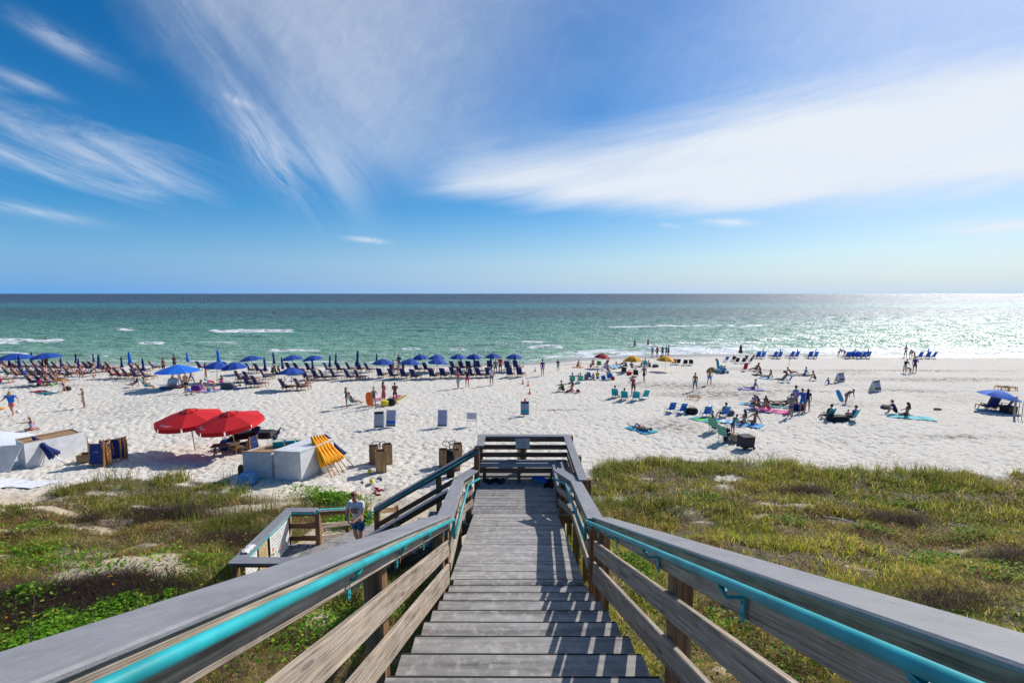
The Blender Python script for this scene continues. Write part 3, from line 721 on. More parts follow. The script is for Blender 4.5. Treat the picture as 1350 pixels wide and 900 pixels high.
# plaque on the far rail
def marks(mb, o, ux, uz, w, h, rows, hgt, seed=0, n=(.0, -1, 0), fill=.72):
    """rows of small letter strokes on a plate; o lower-left corner"""
    r = random.Random(seed); ux = Vector(ux); uz = Vector(uz); nn = Vector(n)*.003
    for i in range(rows):
        zc_ = h*(1-(i+.75)/(rows+.5)); x = w*.08; end = w*(.92 if rows > 3 else .9)-r.random()*w*.2
        while x < end:
            wd_ = hgt*r.uniform(.35, .75)
            if r.random() < .16: x += hgt*.7; continue
            a = Vector(o)+ux*x+uz*zc_+nn; hh_ = hgt*r.choice((.7, .7, 1.))
            for (q0, q1, t0, t1) in r.choice((((0, .25, 0, 1), (.25, 1, .8, 1)), ((0, .25, 0, 1), (.75, 1, 0, 1), (.25, .75, .4, .6)), ((0, .25, 0, 1), (.25, 1, 0, .2), (.25, 1, .8, 1)), ((.4, .65, 0, 1), (0, 1, .8, 1)))):
                P = [a+ux*wd_*q0+uz*hh_*t0, a+ux*wd_*q1+uz*hh_*t0, a+ux*wd_*q1+uz*hh_*t1, a+ux*wd_*q0+uz*hh_*t1]
                mb.add(P, [(0, 1, 2, 3)])
            x += wd_+hgt*.28
o_ = atY(679.5, 590.5, FY-.04); e_ = atY(698.5, 577.5, FY-.04)
m_ = MB(); pw, ph = e_.x-o_.x, e_.z-o_.z
m_.box((o_+e_)/2, (pw, .012, ph)); pl_ = SB(m_, 'plaque', mat('plaque_grey', (.62, .58, .54), .5, .1))
m_ = MB(); marks(m_, o_+Vector((0, -.008, 0)), (1, 0, 0), (0, 0, 1), pw, ph, 3, .042, 5); t_ = m_.build('lettering', mat('letter_dark', (.06, .05, .05), .6)); t_.parent = pl_; t_.matrix_parent_inverse = Matrix.Identity(4)

# side stair going down to the left ----------------------------------
SX0, SX1, SY0, SY1 = -.98, -3.88, 10.15, 11.80
ZP = -6.95
nst = 10
for k in range(1, nst):
    x = SX0-(k-.5)*(SX0-SX1)/(nst-1); z = ZL+(ZP-ZL)*k/nst
    m_ = MB(); m_.sweep([V(x, SY0, z), V(x, SY1, z)], rect(.335, .045, .005)); SB(m_, 'tread', M_TREAD)
for yy in (SY0+.03, SY1-.03):
    m_ = MB(); m_.sweep([V(SX0, yy, ZL-.10), V(SX1, yy, ZP-.02)], rect(.05, .28)); SB(m_, 'stringer', M_RAILB)
sl_ = (ZP-ZL)/(SX1-SX0)
farA, farB = atY(630, 589, 11.9), atY(494, 668, 11.9)
def rail_run(A_, B_, drop=(.045, .47), hts=(.15, .15), capw=.19, mt_=None, side=Vector((0, -.03, 0))):
    d_ = (B_-A_); m_ = MB(); m_.sweep([A_, B_], rect(capw, .038, .005)); SB(m_, 'cap_rail', M_CAP)
    for a, h in zip(drop, hts):
        m_ = MB(); m_.sweep([A_+Vector((0, 0, -a))+side, B_+Vector((0, 0, -a))+side], rect(.04, h, .004)); SB(m_, 'rail_board', mt_ or M_RAILB)
rail_run(farA, farB)
h0, h1 = farA+Vector((.02, -.14, -.08)), farB+Vector((-.02, -.14, -.08))
handrail([h0, h1, h1+Vector((-.10, 0, -.06)), h1+Vector((-.12, 0, -.13)), h1+Vector((-.05, .03, -.20))], .021, [])
for t in (.38, .985): p = farA.lerp(farB, t); post(p.x, p.y+.05, p.z-CZ-.04)
nA = Vector((-1.12, 10.06, farA.z+.0)); nB = nA+(farB-farA)*1.0
nA = atY(590, 645, 10.06); nB = atY(531, 679.5, 10.06); nB = nA+(nB-nA)*((SX1-nA.x)/(nB.x-nA.x))
rail_run(nA, nB, side=Vector((0, .03, 0)))
handrail([nA+Vector((0, .13, -.07)), nB+Vector((0, .13, -.07))], .021, [])
for t in (.5, .98): p = nA.lerp(nB, t); post(p.x, p.y-.05, p.z-CZ-.04)
# left platform --------------------------------------------------------
PX0, PX1, PY0, PY1 = -6.2, -3.9, 9.66, 12.04
ZR = -5.95
n_ = 15; w_ = (PX1-PX0)/n_
for k in range(n_):
    m_ = MB(); xc_ = PX0+(k+.5)*w_; m_.sweep([V(xc_, PY0, ZP), V(xc_, PY1, ZP)], rect(w_-.007, .04, .003)); SB(m_, 'deck_board', M_TREAD)
for yy in (9.75, 10.9, 11.95):
    m_ = MB(); m_.sweep([V(PX0, yy, ZP-.042), V(PX1, yy, ZP-.042)], rect(.05, .2)); SB(m_, 'joist', M_RAILB)
m_ = MB(); m_.sweep([V(-3.95, PY0-.02, ZR), V(PX0-.02, PY0-.02, ZR), V(PX0-.02, PY1, ZR), V(-5.46, PY1, ZR)], rect(.26, .04, .005)); SB(m_, 'cap_rail', M_CAP)
cR = atY(417, 670, 12.04); cE = atY(462, 669.5, 13.25); cR.z = CZ+ZR-.01
m_ = MB(); m_.sweep([cR, cE], rect(.22, .04, .005)); SB(m_, 'cap_rail', M_CAP)
for a, h in ((.04, .14), (.40, .14), (.76, .14)):
    if a > .05 or 1:
        rb([V(PX0-.02, PY1, ZR-a), V(-5.46, PY1, ZR-a)], h, M_POST)
        m_ = MB(); m_.sweep([cR+Vector((0, 0, -a)), cE+Vector((0, 0, -a))], rect(.04, h, .004)); SB(m_, 'rail_board', M_RAIL if a > .1 else M_POST)
rb([V(PX0, PY0, ZR-.04), V(PX0, PY1, ZR-.04)], .14, M_RAIL); rb([V(PX0, PY0, ZR-.6), V(PX0, PY1, ZR-.6)], .14, M_RAIL)
rb([V(PX0, PY0, ZR-.04), V(-3.95, PY0, ZR-.04)], .14, M_RAILB); rb([V(PX0, PY0, ZR-.45), V(-3.95, PY0, ZR-.45)], .14, M_RAIL)
for p in ((PX0-.06, PY0-.02), (PX0-.06, PY1+.03), (PX0-.06, 10.9), (-5.44, PY1+.02), (-3.98, PY0-.04)): post(p[0], p[1], ZR-.04, .13)
p = cR.lerp(cE, .92); post(p.x-.05, p.y+.05, p.z-CZ-.05, .11); p = cR.lerp(cE, .5)
hr = [V(-4.2, PY0+.14, ZR-.05), V(PX0+.13, PY0+.14, ZR-.05), V(PX0+.13, PY1-.14, ZR-.05), V(-5.40, PY1-.14, ZR-.05), cR+Vector((.10, .02, .01)), cE+Vector((.1, 0, .0))]
handrail(hr, .021, [])
# exit ramp boards to the sand
for k in range(12):
    yc = 12.12+k*.15; z = ZP-.02-k*.035
    m_ = MB(); m_.sweep([V(-5.45+k*.055, yc, z), V(-3.7+k*.02, yc, z)], rect(.143, .04, .003)); SB(m_, 'ramp_board', M_TREAD)
# right rail of the exit
eA, eB = atY(500, 669.5, 12.1), atY(522, 668.5, 13.3)
for a, h in ((.0, .14), (.36, .14)):
    m_ = MB(); m_.sweep([eA+Vector((0, 0, -a)), eB+Vector((0, 0, -a))], rect(.04, h, .004)); SB(m_, 'rail_board', M_POST)
post(eB.x, eB.y+.06, eB.z-CZ+.02, .11)
# notice boards fixed inside the platform's left rail
sx_ = PX0+.06
def notice(ya_, yb_, z0, z1, mt_, seed, rows, label, hgt=.035, dots=()):
    m_ = MB(); m_.sweep([V(sx_, ya_, z1), V(sx_, yb_, z1)], rect(.014, z1-z0)); o = SB(m_, 'notice_board', mt_, label=label)
    for q_ in range(rows):
        hr_ = (z1-z0)*.92/rows; m2 = MB(); marks(m2, V(sx_+.0075, ya_, z0+(z1-z0)*.03+q_*hr_), (0, 1, 0), (0, 0, 1), yb_-ya_, hr_, 1, hgt, seed+q_, (1, 0, 0)); t = m2.build('text_line', mat('letter_ink', (.08, .08, .10), .6)); t.parent = o; t.matrix_parent_inverse = Matrix.Identity(4)
    for (fy, fz, cc) in dots:
        m3 = MB(); cpt = V(sx_+.009, ya_+(yb_-ya_)*fy, z0+(z1-z0)*fz); s_ = .045
        m3.add([cpt+Vector((0, s_*math.cos(i*PI/4), s_*math.sin(i*PI/4))) for i in range(8)], [tuple(range(8))])
        t = m3.build('symbol', cloth(cc)); t.parent = o; t.matrix_parent_inverse = Matrix.Identity(4)
notice(9.80, 10.28, ZR-.62, ZR-.12, M_WHITE, 3, 5, 'small plain white notice board')
notice(10.36, 10.74, ZR-.80, ZR-.12, mat('sign_tan', (.55, .42, .22), .6), 8, 8, 'tan yellow notice board with dark lines')
notice(10.86, 11.80, ZR-.92, ZR-.08, M_WHITE, 12, 9, 'large white notice board with orange and green symbols', .04, ((.12, .46, 'orange'), (.12, .30, 'green')))
# ------------------------------------------------------------------ dune vegetation (leaf-by-leaf meshes)
def stuff_mesh(name, V_, Fc, colr, mt, label, cat):
    me = bpy.data.meshes.new(name); V_ = V_.astype('f').reshape(-1, 3)
    me.vertices.add(len(V_)); me.vertices.foreach_set('co', V_.ravel())
    me.loops.add(Fc.size); me.loops.foreach_set('vertex_index', Fc.ravel().astype('i'))
    n = len(Fc); k = Fc.shape[1]
    me.polygons.add(n); me.polygons.foreach_set('loop_start', (np.arange(n)*k).astype('i')); me.polygons.foreach_set('loop_total', np.full(n, k, 'i'))
    me.update(calc_edges=True)
    at = me.attributes.new('tint', 'FLOAT_COLOR', 'POINT'); at.data.foreach_set('color', colr.astype('f').ravel())
    me.materials.append(mt); o = link(name, me); tagp(o, label, cat, None, 'stuff'); return o
def leafmat(name, rough=.5, trans=.35):
    m, N, L, b = nodes_of(name)
    a = N.new('ShaderNodeAttribute'); a.attribute_name = 'tint'; L.new(a.outputs['Color'], b.inputs['Base Color']); b.inputs['Roughness'].default_value = rough
    b.inputs['Specular IOR Level'].default_value = .12
    t = N.new('ShaderNodeBsdfTranslucent'); L.new(a.outputs['Color'], t.inputs['Color']); mx = N.new('ShaderNodeMixShader'); mx.inputs[0].default_value = trans
    L.new(b.outputs[0], mx.inputs[1]); L.new(t.outputs[0], mx.inputs[2]); L.new(mx.outputs[0], N['Material Output'].inputs['Surface'])
    return m
M_GRASS = leafmat('blade', .55, .55); M_LEAF = leafmat('leaf', .6, .5)
def blades(n, x, y, h, w, lean, tint, z=None, yaw=None):
    """curved tapering blades: 5 vertices, tri + quad as two quads"""
    z = zt(x, y)-.02 if z is None else z
    yaw = rng.uniform(0, 2*PI, n) if yaw is None else yaw
    cx, sx_ = np.cos(yaw), np.sin(yaw)
    fa = rng.uniform(0, 2*PI, n); wx, wy = np.cos(fa)*w/2, np.sin(fa)*w/2
    l1 = lean*h*.35; l2 = lean*h*1.0
    b = np.stack([x, y, z], -1)
    A_ = b+np.stack([-wx, -wy, 0*x], -1); B_ = b+np.stack([wx, wy, 0*x], -1)
    m_ = b+np.stack([cx*l1, sx_*l1, h*.55], -1)
    C_ = m_+np.stack([-wx*.8, -wy*.8, 0*x], -1); D_ = m_+np.stack([wx*.8, wy*.8, 0*x], -1)
    tz = h*np.clip(1-lean*.38, .2, 1)
    T_ = b+np.stack([cx*l2, sx_*l2, tz], -1)
    T1 = T_+np.stack([-wx*.12, -wy*.12, 0*x], -1); T2 = T_+np.stack([wx*.12, wy*.12, 0*x], -1)
    Vv = np.stack([A_, B_, C_, D_, T1, T2], 1)
    base = (np.arange(n)*6)[:, None]
    Q = np.stack([base+np.array([0, 1, 3, 2]), base+np.array([2, 3, 5, 4])], 1).reshape(-1, 4)
    col = np.repeat(np.concatenate([tint, np.ones((n, 1))], -1)[:, None, :], 6, 1)
    return Vv.reshape(-1, 3), Q, col.reshape(-1, 4)
def cat_(parts):
    vs, fs, cs = [], [], []; n = 0
    for v, f, c in parts: vs.append(v); fs.append(f+n); cs.append(c); n += len(v)
    return np.concatenate(vs), np.concatenate(fs), np.concatenate(cs)
def scatter(n, y0, y1, umax=1.28):
    y = np.sqrt(rng.uniform(0, 1, n)*(y1**2-y0**2)+y0**2); x = rng.uniform(-umax, umax, n)*y*1.02
    return x, y
def jit(c, n, a=.25):
    c = np.array(c)[None, :]*np.ones((n, 1)); return c*(1+rng.uniform(-a, a, (n, 1)))*(1+rng.uniform(-a*.4, a*.4, (n, 3)))
def under(x, y):  # under the timber decks plants stay low
    return ((x > -1.25) & (x < 1.65) & (y < 13)) | ((x > -4.1) & (x < -.9) & (y > 9.8) & (y < 12.3))
def inst(n, y0, y1, kb, fn, thr=.25):
    x, y = scatter(n, y0, y1); v = vegd(x, y); k = rng.uniform(0, 1, n) < v
    return x[k], y[k], v[k]
parts_ = []
# tufts
for (n, y0, y1, nb_t, hs_, ws_) in ((22000, 2.2, 8, 9, .85, .0085), (30000, 8, 14, 9, 1.0, .013), (34000, 14, 25, 8, 1.05, .019)):
    x, y, v = inst(n, y0, y1, nb_t, None)
    d2 = fbm(x*.8+9, y*.8, 3, 131); k = (rng.uniform(0, 1, len(x)) < np.clip((d2-.39)*6.5, .07, 1)); x, y = x[k], y[k]
    m0 = len(x)
    kind = fbm(x*.45, y*.6, 3, 101)+.16*np.clip((y-13)/6, 0, 1)+rng.normal(0, .07, m0)
    right = x > 0
    tall = np.clip((fbm(x*.9, y*.9, 3, 111)-.36)*3.4, .15, 2.0)
    edge = np.clip(1-(np.interp(x, VEX, VEY)-y)/3.2, 0, 1)
    hgt = (.17+.15*tall+.20*edge*tall)*hs_
    hgt = np.where(under(x, y), hgt*.8, hgt)
    X = np.repeat(x, nb_t)+rng.normal(0, .05+.004*y0, m0*nb_t); Y = np.repeat(y, nb_t)+rng.normal(0, .05+.004*y0, m0*nb_t)
    N_ = m0*nb_t; kd_ = np.repeat(kind, nb_t)+rng.normal(0, .05, N_); rt = np.repeat(right, nb_t)
    green = jit((.20, .25, .035), N_, .4); yel = jit((.55, .52, .06), N_, .35); straw = jit((.68, .50, .24), N_, .35); brown = jit((.27, .155, .075), N_, .4); olive = jit((.28, .26, .06), N_, .35)
    t = np.where((kd_ > .60)[:, None], green, np.where((kd_ > .50)[:, None], np.where(rt[:, None], yel, green), np.where((kd_ > .42)[:, None], olive, np.where((kd_ > .35)[:, None], straw*.75, brown))))
    r_ = rng.uniform(0, 1, N_); t = np.where((r_ < .20)[:, None], straw, np.where((r_ < .28)[:, None], yel, t)); t = t*np.where(Y > 13, .86, 1.12)[:, None]*(.65+.7*np.clip(fbm(X*.7, Y*1.1, 3, 151), 0, 1))[:, None]
    H_ = np.repeat(hgt, nb_t)*rng.uniform(.5, 1.25, N_)*np.where(kd_ < .42, .6, 1)
    parts_.append(blades(N_, X, Y, H_, ws_*rng.uniform(.6, 1.5, N_), rng.uniform(.15, 1.0, N_)*np.where(kd_ < .42, 1.4, 1), t))
# tall sea-oat stems near the sand edge
n = 2600; x, y = scatter(n, 13, 23); e = np.interp(x, VEX, VEY)-y; k = (e > -.9) & (e < 3.5) & (fbm(x*.5, y*.5, 2, 7) > .42) & (vegd(x, y) > .02); x, y = x[k], y[k]; m0 = len(x)
X = np.repeat(x, 7)+rng.normal(0, .09, m0*7); Y = np.repeat(y, 7)+rng.normal(0, .09, m0*7); N_ = len(X)
parts_.append(blades(N_, X, Y, rng.uniform(.35, .95, N_), np.full(N_, .016), rng.uniform(.1, .6, N_), jit((.20, .22, .05), N_, .35)))
Vv, Q, Cc = cat_(parts_)
stuff_mesh('dune_grass', Vv, Q, Cc, M_GRASS, 'green and straw coloured dune grass covering the sandy slopes beside the stairway', 'grass')
# low matted dry brush
parts_ = []
for (n, y0, y1, w0) in ((52000, 2.2, 8, .007), (66000, 8, 15, .011), (52000, 15, 23, .018)):
    x, y, v = inst(n, y0, y1, 1, None); kd_ = fbm(x*.45, y*.6, 3, 101)+rng.normal(0, .06, len(x)); k = kd_ < .56; x, y = x[k], y[k]; N_ = len(x)
    h = rng.uniform(.06, .26, N_)
    c = jit((.28, .165, .085), N_, .45); c2 = jit((.66, .44, .21), N_, .35); c3 = jit((.34, .35, .05), N_, .3); r_ = rng.uniform(0, 1, N_)
    o_b = np.exp(-((x-6.5)/4.5)**2-((y-7)/2.6)**2)
    c = np.where((r_ < .26+.4*o_b)[:, None], c2, np.where((r_ > .72)[:, None], c3, c))
    parts_.append(blades(N_, x, y, h, w0*rng.uniform(.6, 1.6, N_), rng.uniform(.6, 2.4, N_), c))
# dark twiggy shrub patches on the left
SH = [(150, 795, 3.0, .7), (60, 800, 3.0, .7), (330, 720, 1.6, .8), (230, 680, 1.7, .5), (145, 690, 1.5, .4), (170, 770, 1.8, .4), (1240, 800, 1.0, .6), (1060, 650, 1.1, .4), (1180, 690, 1.3, .4), (1330, 740, 1.0, .4)]
for a, b_, sx2, sy2 in SH:
    P = G(a, b_); n = int(9000*sx2*sy2/2); x = rng.normal(P.x, sx2*.5, n); y = rng.normal(P.y, sy2*.55, n); k = ~under(x, y) & (vegd(x, y) > .1); x, y = x[k], y[k]; N_ = len(x)
    parts_.append(blades(N_, x, y, rng.uniform(.10, .42, N_), .0065*rng.uniform(.5, 1.5, N_), rng.uniform(.2, 1.6, N_), jit((.10, .07, .052), N_, .45), z=zt(x, y)+rng.uniform(-.02, .12, N_)))
Vv, Q, Cc = cat_(parts_)
stuff_mesh('dry_brush', Vv, Q, Cc, M_GRASS, 'low matted brown dry brush and twigs between the grass on the dunes', 'brush')
# bright leafy ground cover
def leaves(n, x, y, z, s, tint, up=.55):
    yaw = rng.uniform(0, 2*PI, n); tl = rng.uniform(-.7, .9, n); a = np.stack([np.cos(yaw), np.sin(yaw), np.sin(tl)*.9], -1); a /= np.linalg.norm(a, axis=-1, keepdims=True)
    b_ = np.stack([-np.sin(yaw), np.cos(yaw), rng.uniform(-.6, .6, n)], -1)
    c = np.stack([x, y, z], -1); L_ = s[:, None]
    P = np.stack([c-a*L_*.5, c-a*L_*.12+b_*L_*.27, c+a*L_*.28+b_*L_*.20, c+a*L_*.6, c+a*L_*.28-b_*L_*.20, c-a*L_*.12-b_*L_*.27], 1)
    base = (np.arange(n)*6)[:, None]; Q = np.stack([base+np.array([0, 1, 2, 3]), base+np.array([0, 3, 4, 5])], 1).reshape(-1, 4)
    col = np.repeat(np.concatenate([tint, np.ones((n, 1))], -1)[:, None, :], 6, 1)
    return P.reshape(-1, 3), Q, col.reshape(-1, 4)
LC = [(95, 850, 1.3, .6, 1.1),  (140, 820, 1.2, .4, 1), (210, 805, 1.0, .4, .9), (20, 735, 1.8, .35, .8), (70, 745, 1.6, .3, .7), (130, 755, .9, .2, .6), (40, 700, 1.3, .3, .6), (300, 770, 1.3, .5, .9), (260, 745, 1.4, .4, .6), (10, 800, .8, .4, .8), (410, 650, 1.1, .4, .8), (445, 660, .9, .5, 1.2),
      (478, 690, .35, .6, 1.3), (455, 690, .5, .5, 1.0), (330, 820, 1.2, .6, .35), (440, 830, 1.2, .8, .2), (830, 745, .3, .6, .9), (850, 760, .4, .6, .8), (1190, 668, 1.0, .3, .7), (1150, 700, .7, .3, .5), (1280, 710, 1.3, .4, .6), (1320, 760, 1.2, .5, .6), (1040, 690, .9, .3, .4), (930, 830, .9, .5, .5), (1230, 740, .8, .3, .5), (930, 660, .8, .3, .4), (1080, 870, 1.5, .5, .4)]
parts_ = []; fl_ = []
for a, b_, sx2, sy2, dn in LC:
    P = G(a, b_); n = int(3000*dn*sx2*sy2/.5*(.8 if b_ > 780 and a < 300 or 430 < a < 490 else .16))+120; x = rng.normal(P.x, sx2*.55, n); y = rng.normal(P.y, sy2*.6, n); k = ~under(x, y) & ~((x > -6.4) & (x < -3.6) & (y > 9.3) & (y < 12.2)) ; x, y = x[k], y[k]; N_ = len(x)
    hh_ = fbm(x*2.3, y*2.3, 2, 131)
    z = zt(x, y)+rng.uniform(0, 1, N_)**.6*(.10+.34*hh_); sz = rng.uniform(.035, .085, N_)*(1+.02*y)
    g = jit((.13, .30, .02), N_, .4); g2 = jit((.34, .52, .05), N_, .3); r_ = rng.uniform(0, 1, N_)
    parts_.append(leaves(N_, x, y, z, sz, np.where((r_ < .3)[:, None], g2, g)))
# scattered small broad leaves through the scrub
for (n, y0, y1) in ((16000, 2.2, 9), (12000, 9, 18)):
    x, y, v = inst(n, y0, y1, 1, None); k = (fbm(x*.8, y*.8, 3, 141) > .47) & ~under(x, y); x, y = x[k], y[k]; N_ = len(x)
    parts_.append(leaves(N_, x, y, zt(x, y)+rng.uniform(.03, .26, N_), rng.uniform(.03, .07, N_)*(1+.02*y), jit((.14, .21, .025), N_, .4)))
Vv, Q, Cc = cat_(parts_)
stuff_mesh('leafy_ground_cover', Vv, Q, Cc, M_LEAF, 'bright green leafy ground cover plants creeping over the dunes', 'ground cover')
# yellow daisies
FLW = [(300, 740, 2.0, .5, 20), (250, 770, 1.6, .5, 14), (130, 790, 1.5, .5, 5), (20, 830, .8, .5, 6), (180, 830, .9, .4, 4), (200, 755, 1.4, .4, 9), (320, 725, 1.0, .3, 8), (930, 850, .9, .6, 12), (1150, 780, 1.5, .6, 14)]
parts_ = []
for a, b_, sx2, sy2, n in FLW:
    P = G(a, b_); x = rng.normal(P.x, sx2*.5, n); y = rng.normal(P.y, sy2*.5, n); k = ~under(x, y); x, y = x[k], y[k]; n = len(x); z = zt(x, y)+rng.uniform(.28, .46, n)
    for q in range(5):
        parts_.append(leaves(n, x+rng.normal(0, .012, n), y+rng.normal(0, .012, n), z+rng.normal(0, .008, n), np.full(n, .042), jit((.75, .38, .01), n, .2)))
    parts_.append(blades(n, x, y, z-zt(x, y)+.02, np.full(n, .006), np.zeros(n), jit((.07, .12, .02), n)))
Vv, Q, Cc = cat_(parts_)
stuff_mesh('yellow_flowers', Vv, Q, Cc, M_LEAF, 'small yellow daisy flowers dotted through the green ground cover', 'flowers')
# bleached driftwood and a bare twig
P = G(1111, 692)
m_ = MB(); m_.tube([P+Vector((-.5, .28, .16)), P+Vector((-.1, .05, .20)), P+Vector((.30, -.2, .15)), P+Vector((.55, -.34, .10))], [.02, .035, .03, .012], 8)
o = m_.build('driftwood_branch', mat('driftwood', (.62, .58, .52), .8, .2)); tagp(o, 'bleached pale driftwood branch lying in the scrub right of the stairway', 'branch')
m_ = MB(); a0 = atY(12, 838, 5.2); a1 = atY(49, 756, 5.9); a0.z = zs(a0.x, a0.y)-.05; a1.z = max(a1.z, a0.z+.6)
m_.tube([a0, a0.lerp(a1, .35)+Vector((.02, 0, .03)), a0.lerp(a1, .7)+Vector((-.01, 0, .02)), a1], [.011, .009, .006, .003], 6)
m_.tube([a0.lerp(a1, .6), a0.lerp(a1, .6)+Vector((.10, .05, .12))], [.005, .002], 5); m_.tube([a0.lerp(a1, .8), a0.lerp(a1, .8)+Vector((-.06, .03, .12))], [.004, .002], 5)
o = m_.build('bare_twig', mat('twig_bark', (.07, .05, .045), .8, .2)); tagp(o, 'thin dark leafless twig leaning over the ground cover at far left', 'twig')
# ------------------------------------------------------------------ people
def dirp(p, out=0., side=1):
    """direction from pitch p (0 down, 90 forward, 180 up) and outward angle"""
    p = math.radians(p); o = math.radians(out)
    return Vector((side*math.sin(o), math.sin(p)*math.cos(o), -math.cos(p)*math.cos(o)))
def fk(torso=0, head=None, legs=((0, 0), (0, 0)), arms=((0, 10, 8), (0, 10, 8)), spread=4, lying=False, twist=0, wide=1.0, feet=None, hips=None, inw=(0, 0)):
    J = {}; t = math.radians(torso); td = Vector((0, math.sin(t), math.cos(t)))
    P = Vector((0, 0, 0)); J['pelvis'] = P; J['waist'] = P+td*.14; J['spine'] = P+td*.27; J['chest'] = P+td*.42; J['neck'] = P+td*.56
    hp = torso if head is None else head; h = math.radians(hp); hd = Vector((0, math.sin(h), math.cos(h)))
    J['nape'] = J['neck']+(td+hd).normalized()*.06; J['head'] = J['nape']+hd*.11; J['hdir'] = hd
    up = td; fw = Vector((0, td.z, -td.y))
    for i, s in enumerate((-1, 1)):
        a, b, o = arms[i]
        sh = J['chest']+td*.075+Vector((s*.175*wide, 0, 0)); el = sh+dirp(a, o, s)*.275; wr = el+dirp(b, o*.5-inw[i], s)*.25
        J['sh%d' % i] = sh; J['el%d' % i] = el; J['wr%d' % i] = wr; J['hand%d' % i] = wr+(wr-el).normalized()*.075
        la, lb = legs[i]; sp_ = (hips[i] if hips else spread)
        hj = P+Vector((s*.09, 0, 0))-td*.045; kn = hj+dirp(la, sp_, s)*.425; an = kn+dirp(lb, 1, s)*.41
        J['hip%d' % i] = hj; J['kn%d' % i] = kn; J['an%d' % i] = an
        f = 90 if feet is None else feet[i]
        J['toe%d' % i] = an+dirp(f, 8, s)*.155+Vector((0, 0, -.02)); J['heel%d' % i] = an+Vector((0, 0, 0))-dirp(f, 0, s)*.035
    return J
POSES = {
 'stand': dict(arms=((3, 14, 7), (-4, 12, 7))),
 'stand2': dict(arms=((10, 95, 12), (0, 20, 8)), legs=((4, 0), (-5, -6)), inw=(40, 0)),
 'hips': dict(arms=((-15, 55, 30), (0, 15, 8)), inw=(70, 0), legs=((3, 0), (-3, -3))),
 'phone': dict(arms=((15, 120, 10), (15, 118, 10)), inw=(30, 30), head=28),
 'walk': dict(torso=4, arms=((28, 45, 8), (-26, -8, 8)), legs=((-22, -34), (24, 8)), feet=(60, 95)),
 'walk2': dict(torso=3, arms=((-22, -5, 10), (22, 40, 10)), legs=((18, 6), (-16, -26)), feet=(95, 65)),
 'run': dict(torso=6, arms=((-30, 30, 30), (25, 70, 25)), legs=((26, -8), (-14, -30)), feet=(90, 60), wide=1.25),
 'cross': dict(arms=((12, 100, 10), (12, 95, 10)), inw=(75, 75)),
 'bend': dict(torso=68, head=62, arms=((6, 12, 4), (20, 30, 4)), legs=((8, -4), (12, 2))),
 'bend2': dict(torso=64, head=72, arms=((10, 4, 4), (14, 10, 4)), legs=((16, -10), (-8, -14)), feet=(90, 80)),
 'lean': dict(torso=35, head=40, arms=((30, 60, 8), (24, 50, 8)), legs=((8, -3), (2, -6))),
 'sitg': dict(torso=-12, head=8, legs=((88, 86), (86, 88)), arms=((-28, -22, 14), (-28, -22, 14)), feet=(150, 150)),
 'knees': dict(torso=22, head=18, legs=((128, 22), (124, 18)), arms=((55, 85, 4), (55, 85, 4)), inw=(10, 10)),
 'kneel': dict(torso=10, head=20, legs=((60, -88), (56, -88)), arms=((25, 60, 10), (35, 70, 10)), feet=(-60, -60)),
 'side': dict(torso=-6, head=10, legs=((90, -84), (90, -80)), arms=((-30, -24, 16), (50, 60, 6)), hips=(24, 40), feet=(-80, -80)),
 'chair': dict(torso=-22, head=-2, legs=((84, 34), (82, 30)), arms=((20, 78, 8), (20, 75, 8))),
 'chair2': dict(torso=-28, head=-12, legs=((88, 62), (92, 40)), arms=((12, 70, 10), (30, 110, 6)), inw=(0, 30)),
 'lounge': dict(torso=-32, head=-20, legs=((88, 86), (100, 66)), arms=((-8, 50, 12), (-8, 60, 12)), feet=(150, 120)),
 'lounge2': dict(torso=-30, head=-24, legs=((88, 88), (88, 88)), arms=((-4, 70, 10), (140, 200, 20)), feet=(150, 150)),
 'lie': dict(torso=-84, head=-74, legs=((90, 90), (122, 34)), arms=((90, 88, 10), (80, 100, 24)), feet=(160, 95)),
 'prone': dict(torso=-88, head=-100, legs=((90, 90), (90, 91)), arms=((200, 250, 20), (190, 240, 25)), feet=(60, 60)),
 'prop': dict(torso=-50, head=-20, legs=((90, 88), (112, 56)), arms=((-2, 40, 12), (-4, 30, 12)), feet=(150, 100)),
 'reach': dict(torso=12, head=20, legs=((90, -84), (90, -82)), arms=((88, 92, 62), (20, 30, 8)), hips=(25, 34), feet=(-80, -80)),
 'carry': dict(arms=((-4, 10, 16), (10, 60, 8)), legs=((4, 0), (-8, -10))),
}
RAD = dict(pelvis=.125, waist=.112, spine=.112, chest=.128, neck=.058, nape=.05, sh=.062, el=.041, wr=.027, hand=.03, hip=.092, kn=.058, an=.036, toe=.026, heel=.03)
_tmpc = bpy.data.collections.new('tmp')
COL.children.link(_tmpc)
def skin_mesh(verts, edges, radii, root=0, sub=1):
    me = bpy.data.meshes.new('tmp'); me.from_pydata([tuple(v) for v in verts], edges, [])
    o = bpy.data.objects.new('tmp', me); _tmpc.objects.link(o)
    o.modifiers.new('s', 'SKIN'); sl_ = me.skin_vertices[0].data
    for i, r in enumerate(radii): sl_[i].radius = (r if isinstance(r, tuple) else (r, r)); sl_[i].use_root = (i == root)
    if sub: m = o.modifiers.new('u', 'SUBSURF'); m.levels = sub; m.render_levels = sub
    bpy.context.view_layer.update(); dg = bpy.context.evaluated_depsgraph_get(); ev = o.evaluated_get(dg)
    out = bpy.data.meshes.new_from_object(ev); bpy.data.objects.remove(o); bpy.data.meshes.remove(me)
    out.polygons.foreach_set('use_smooth', [True]*len(out.polygons))
    return out
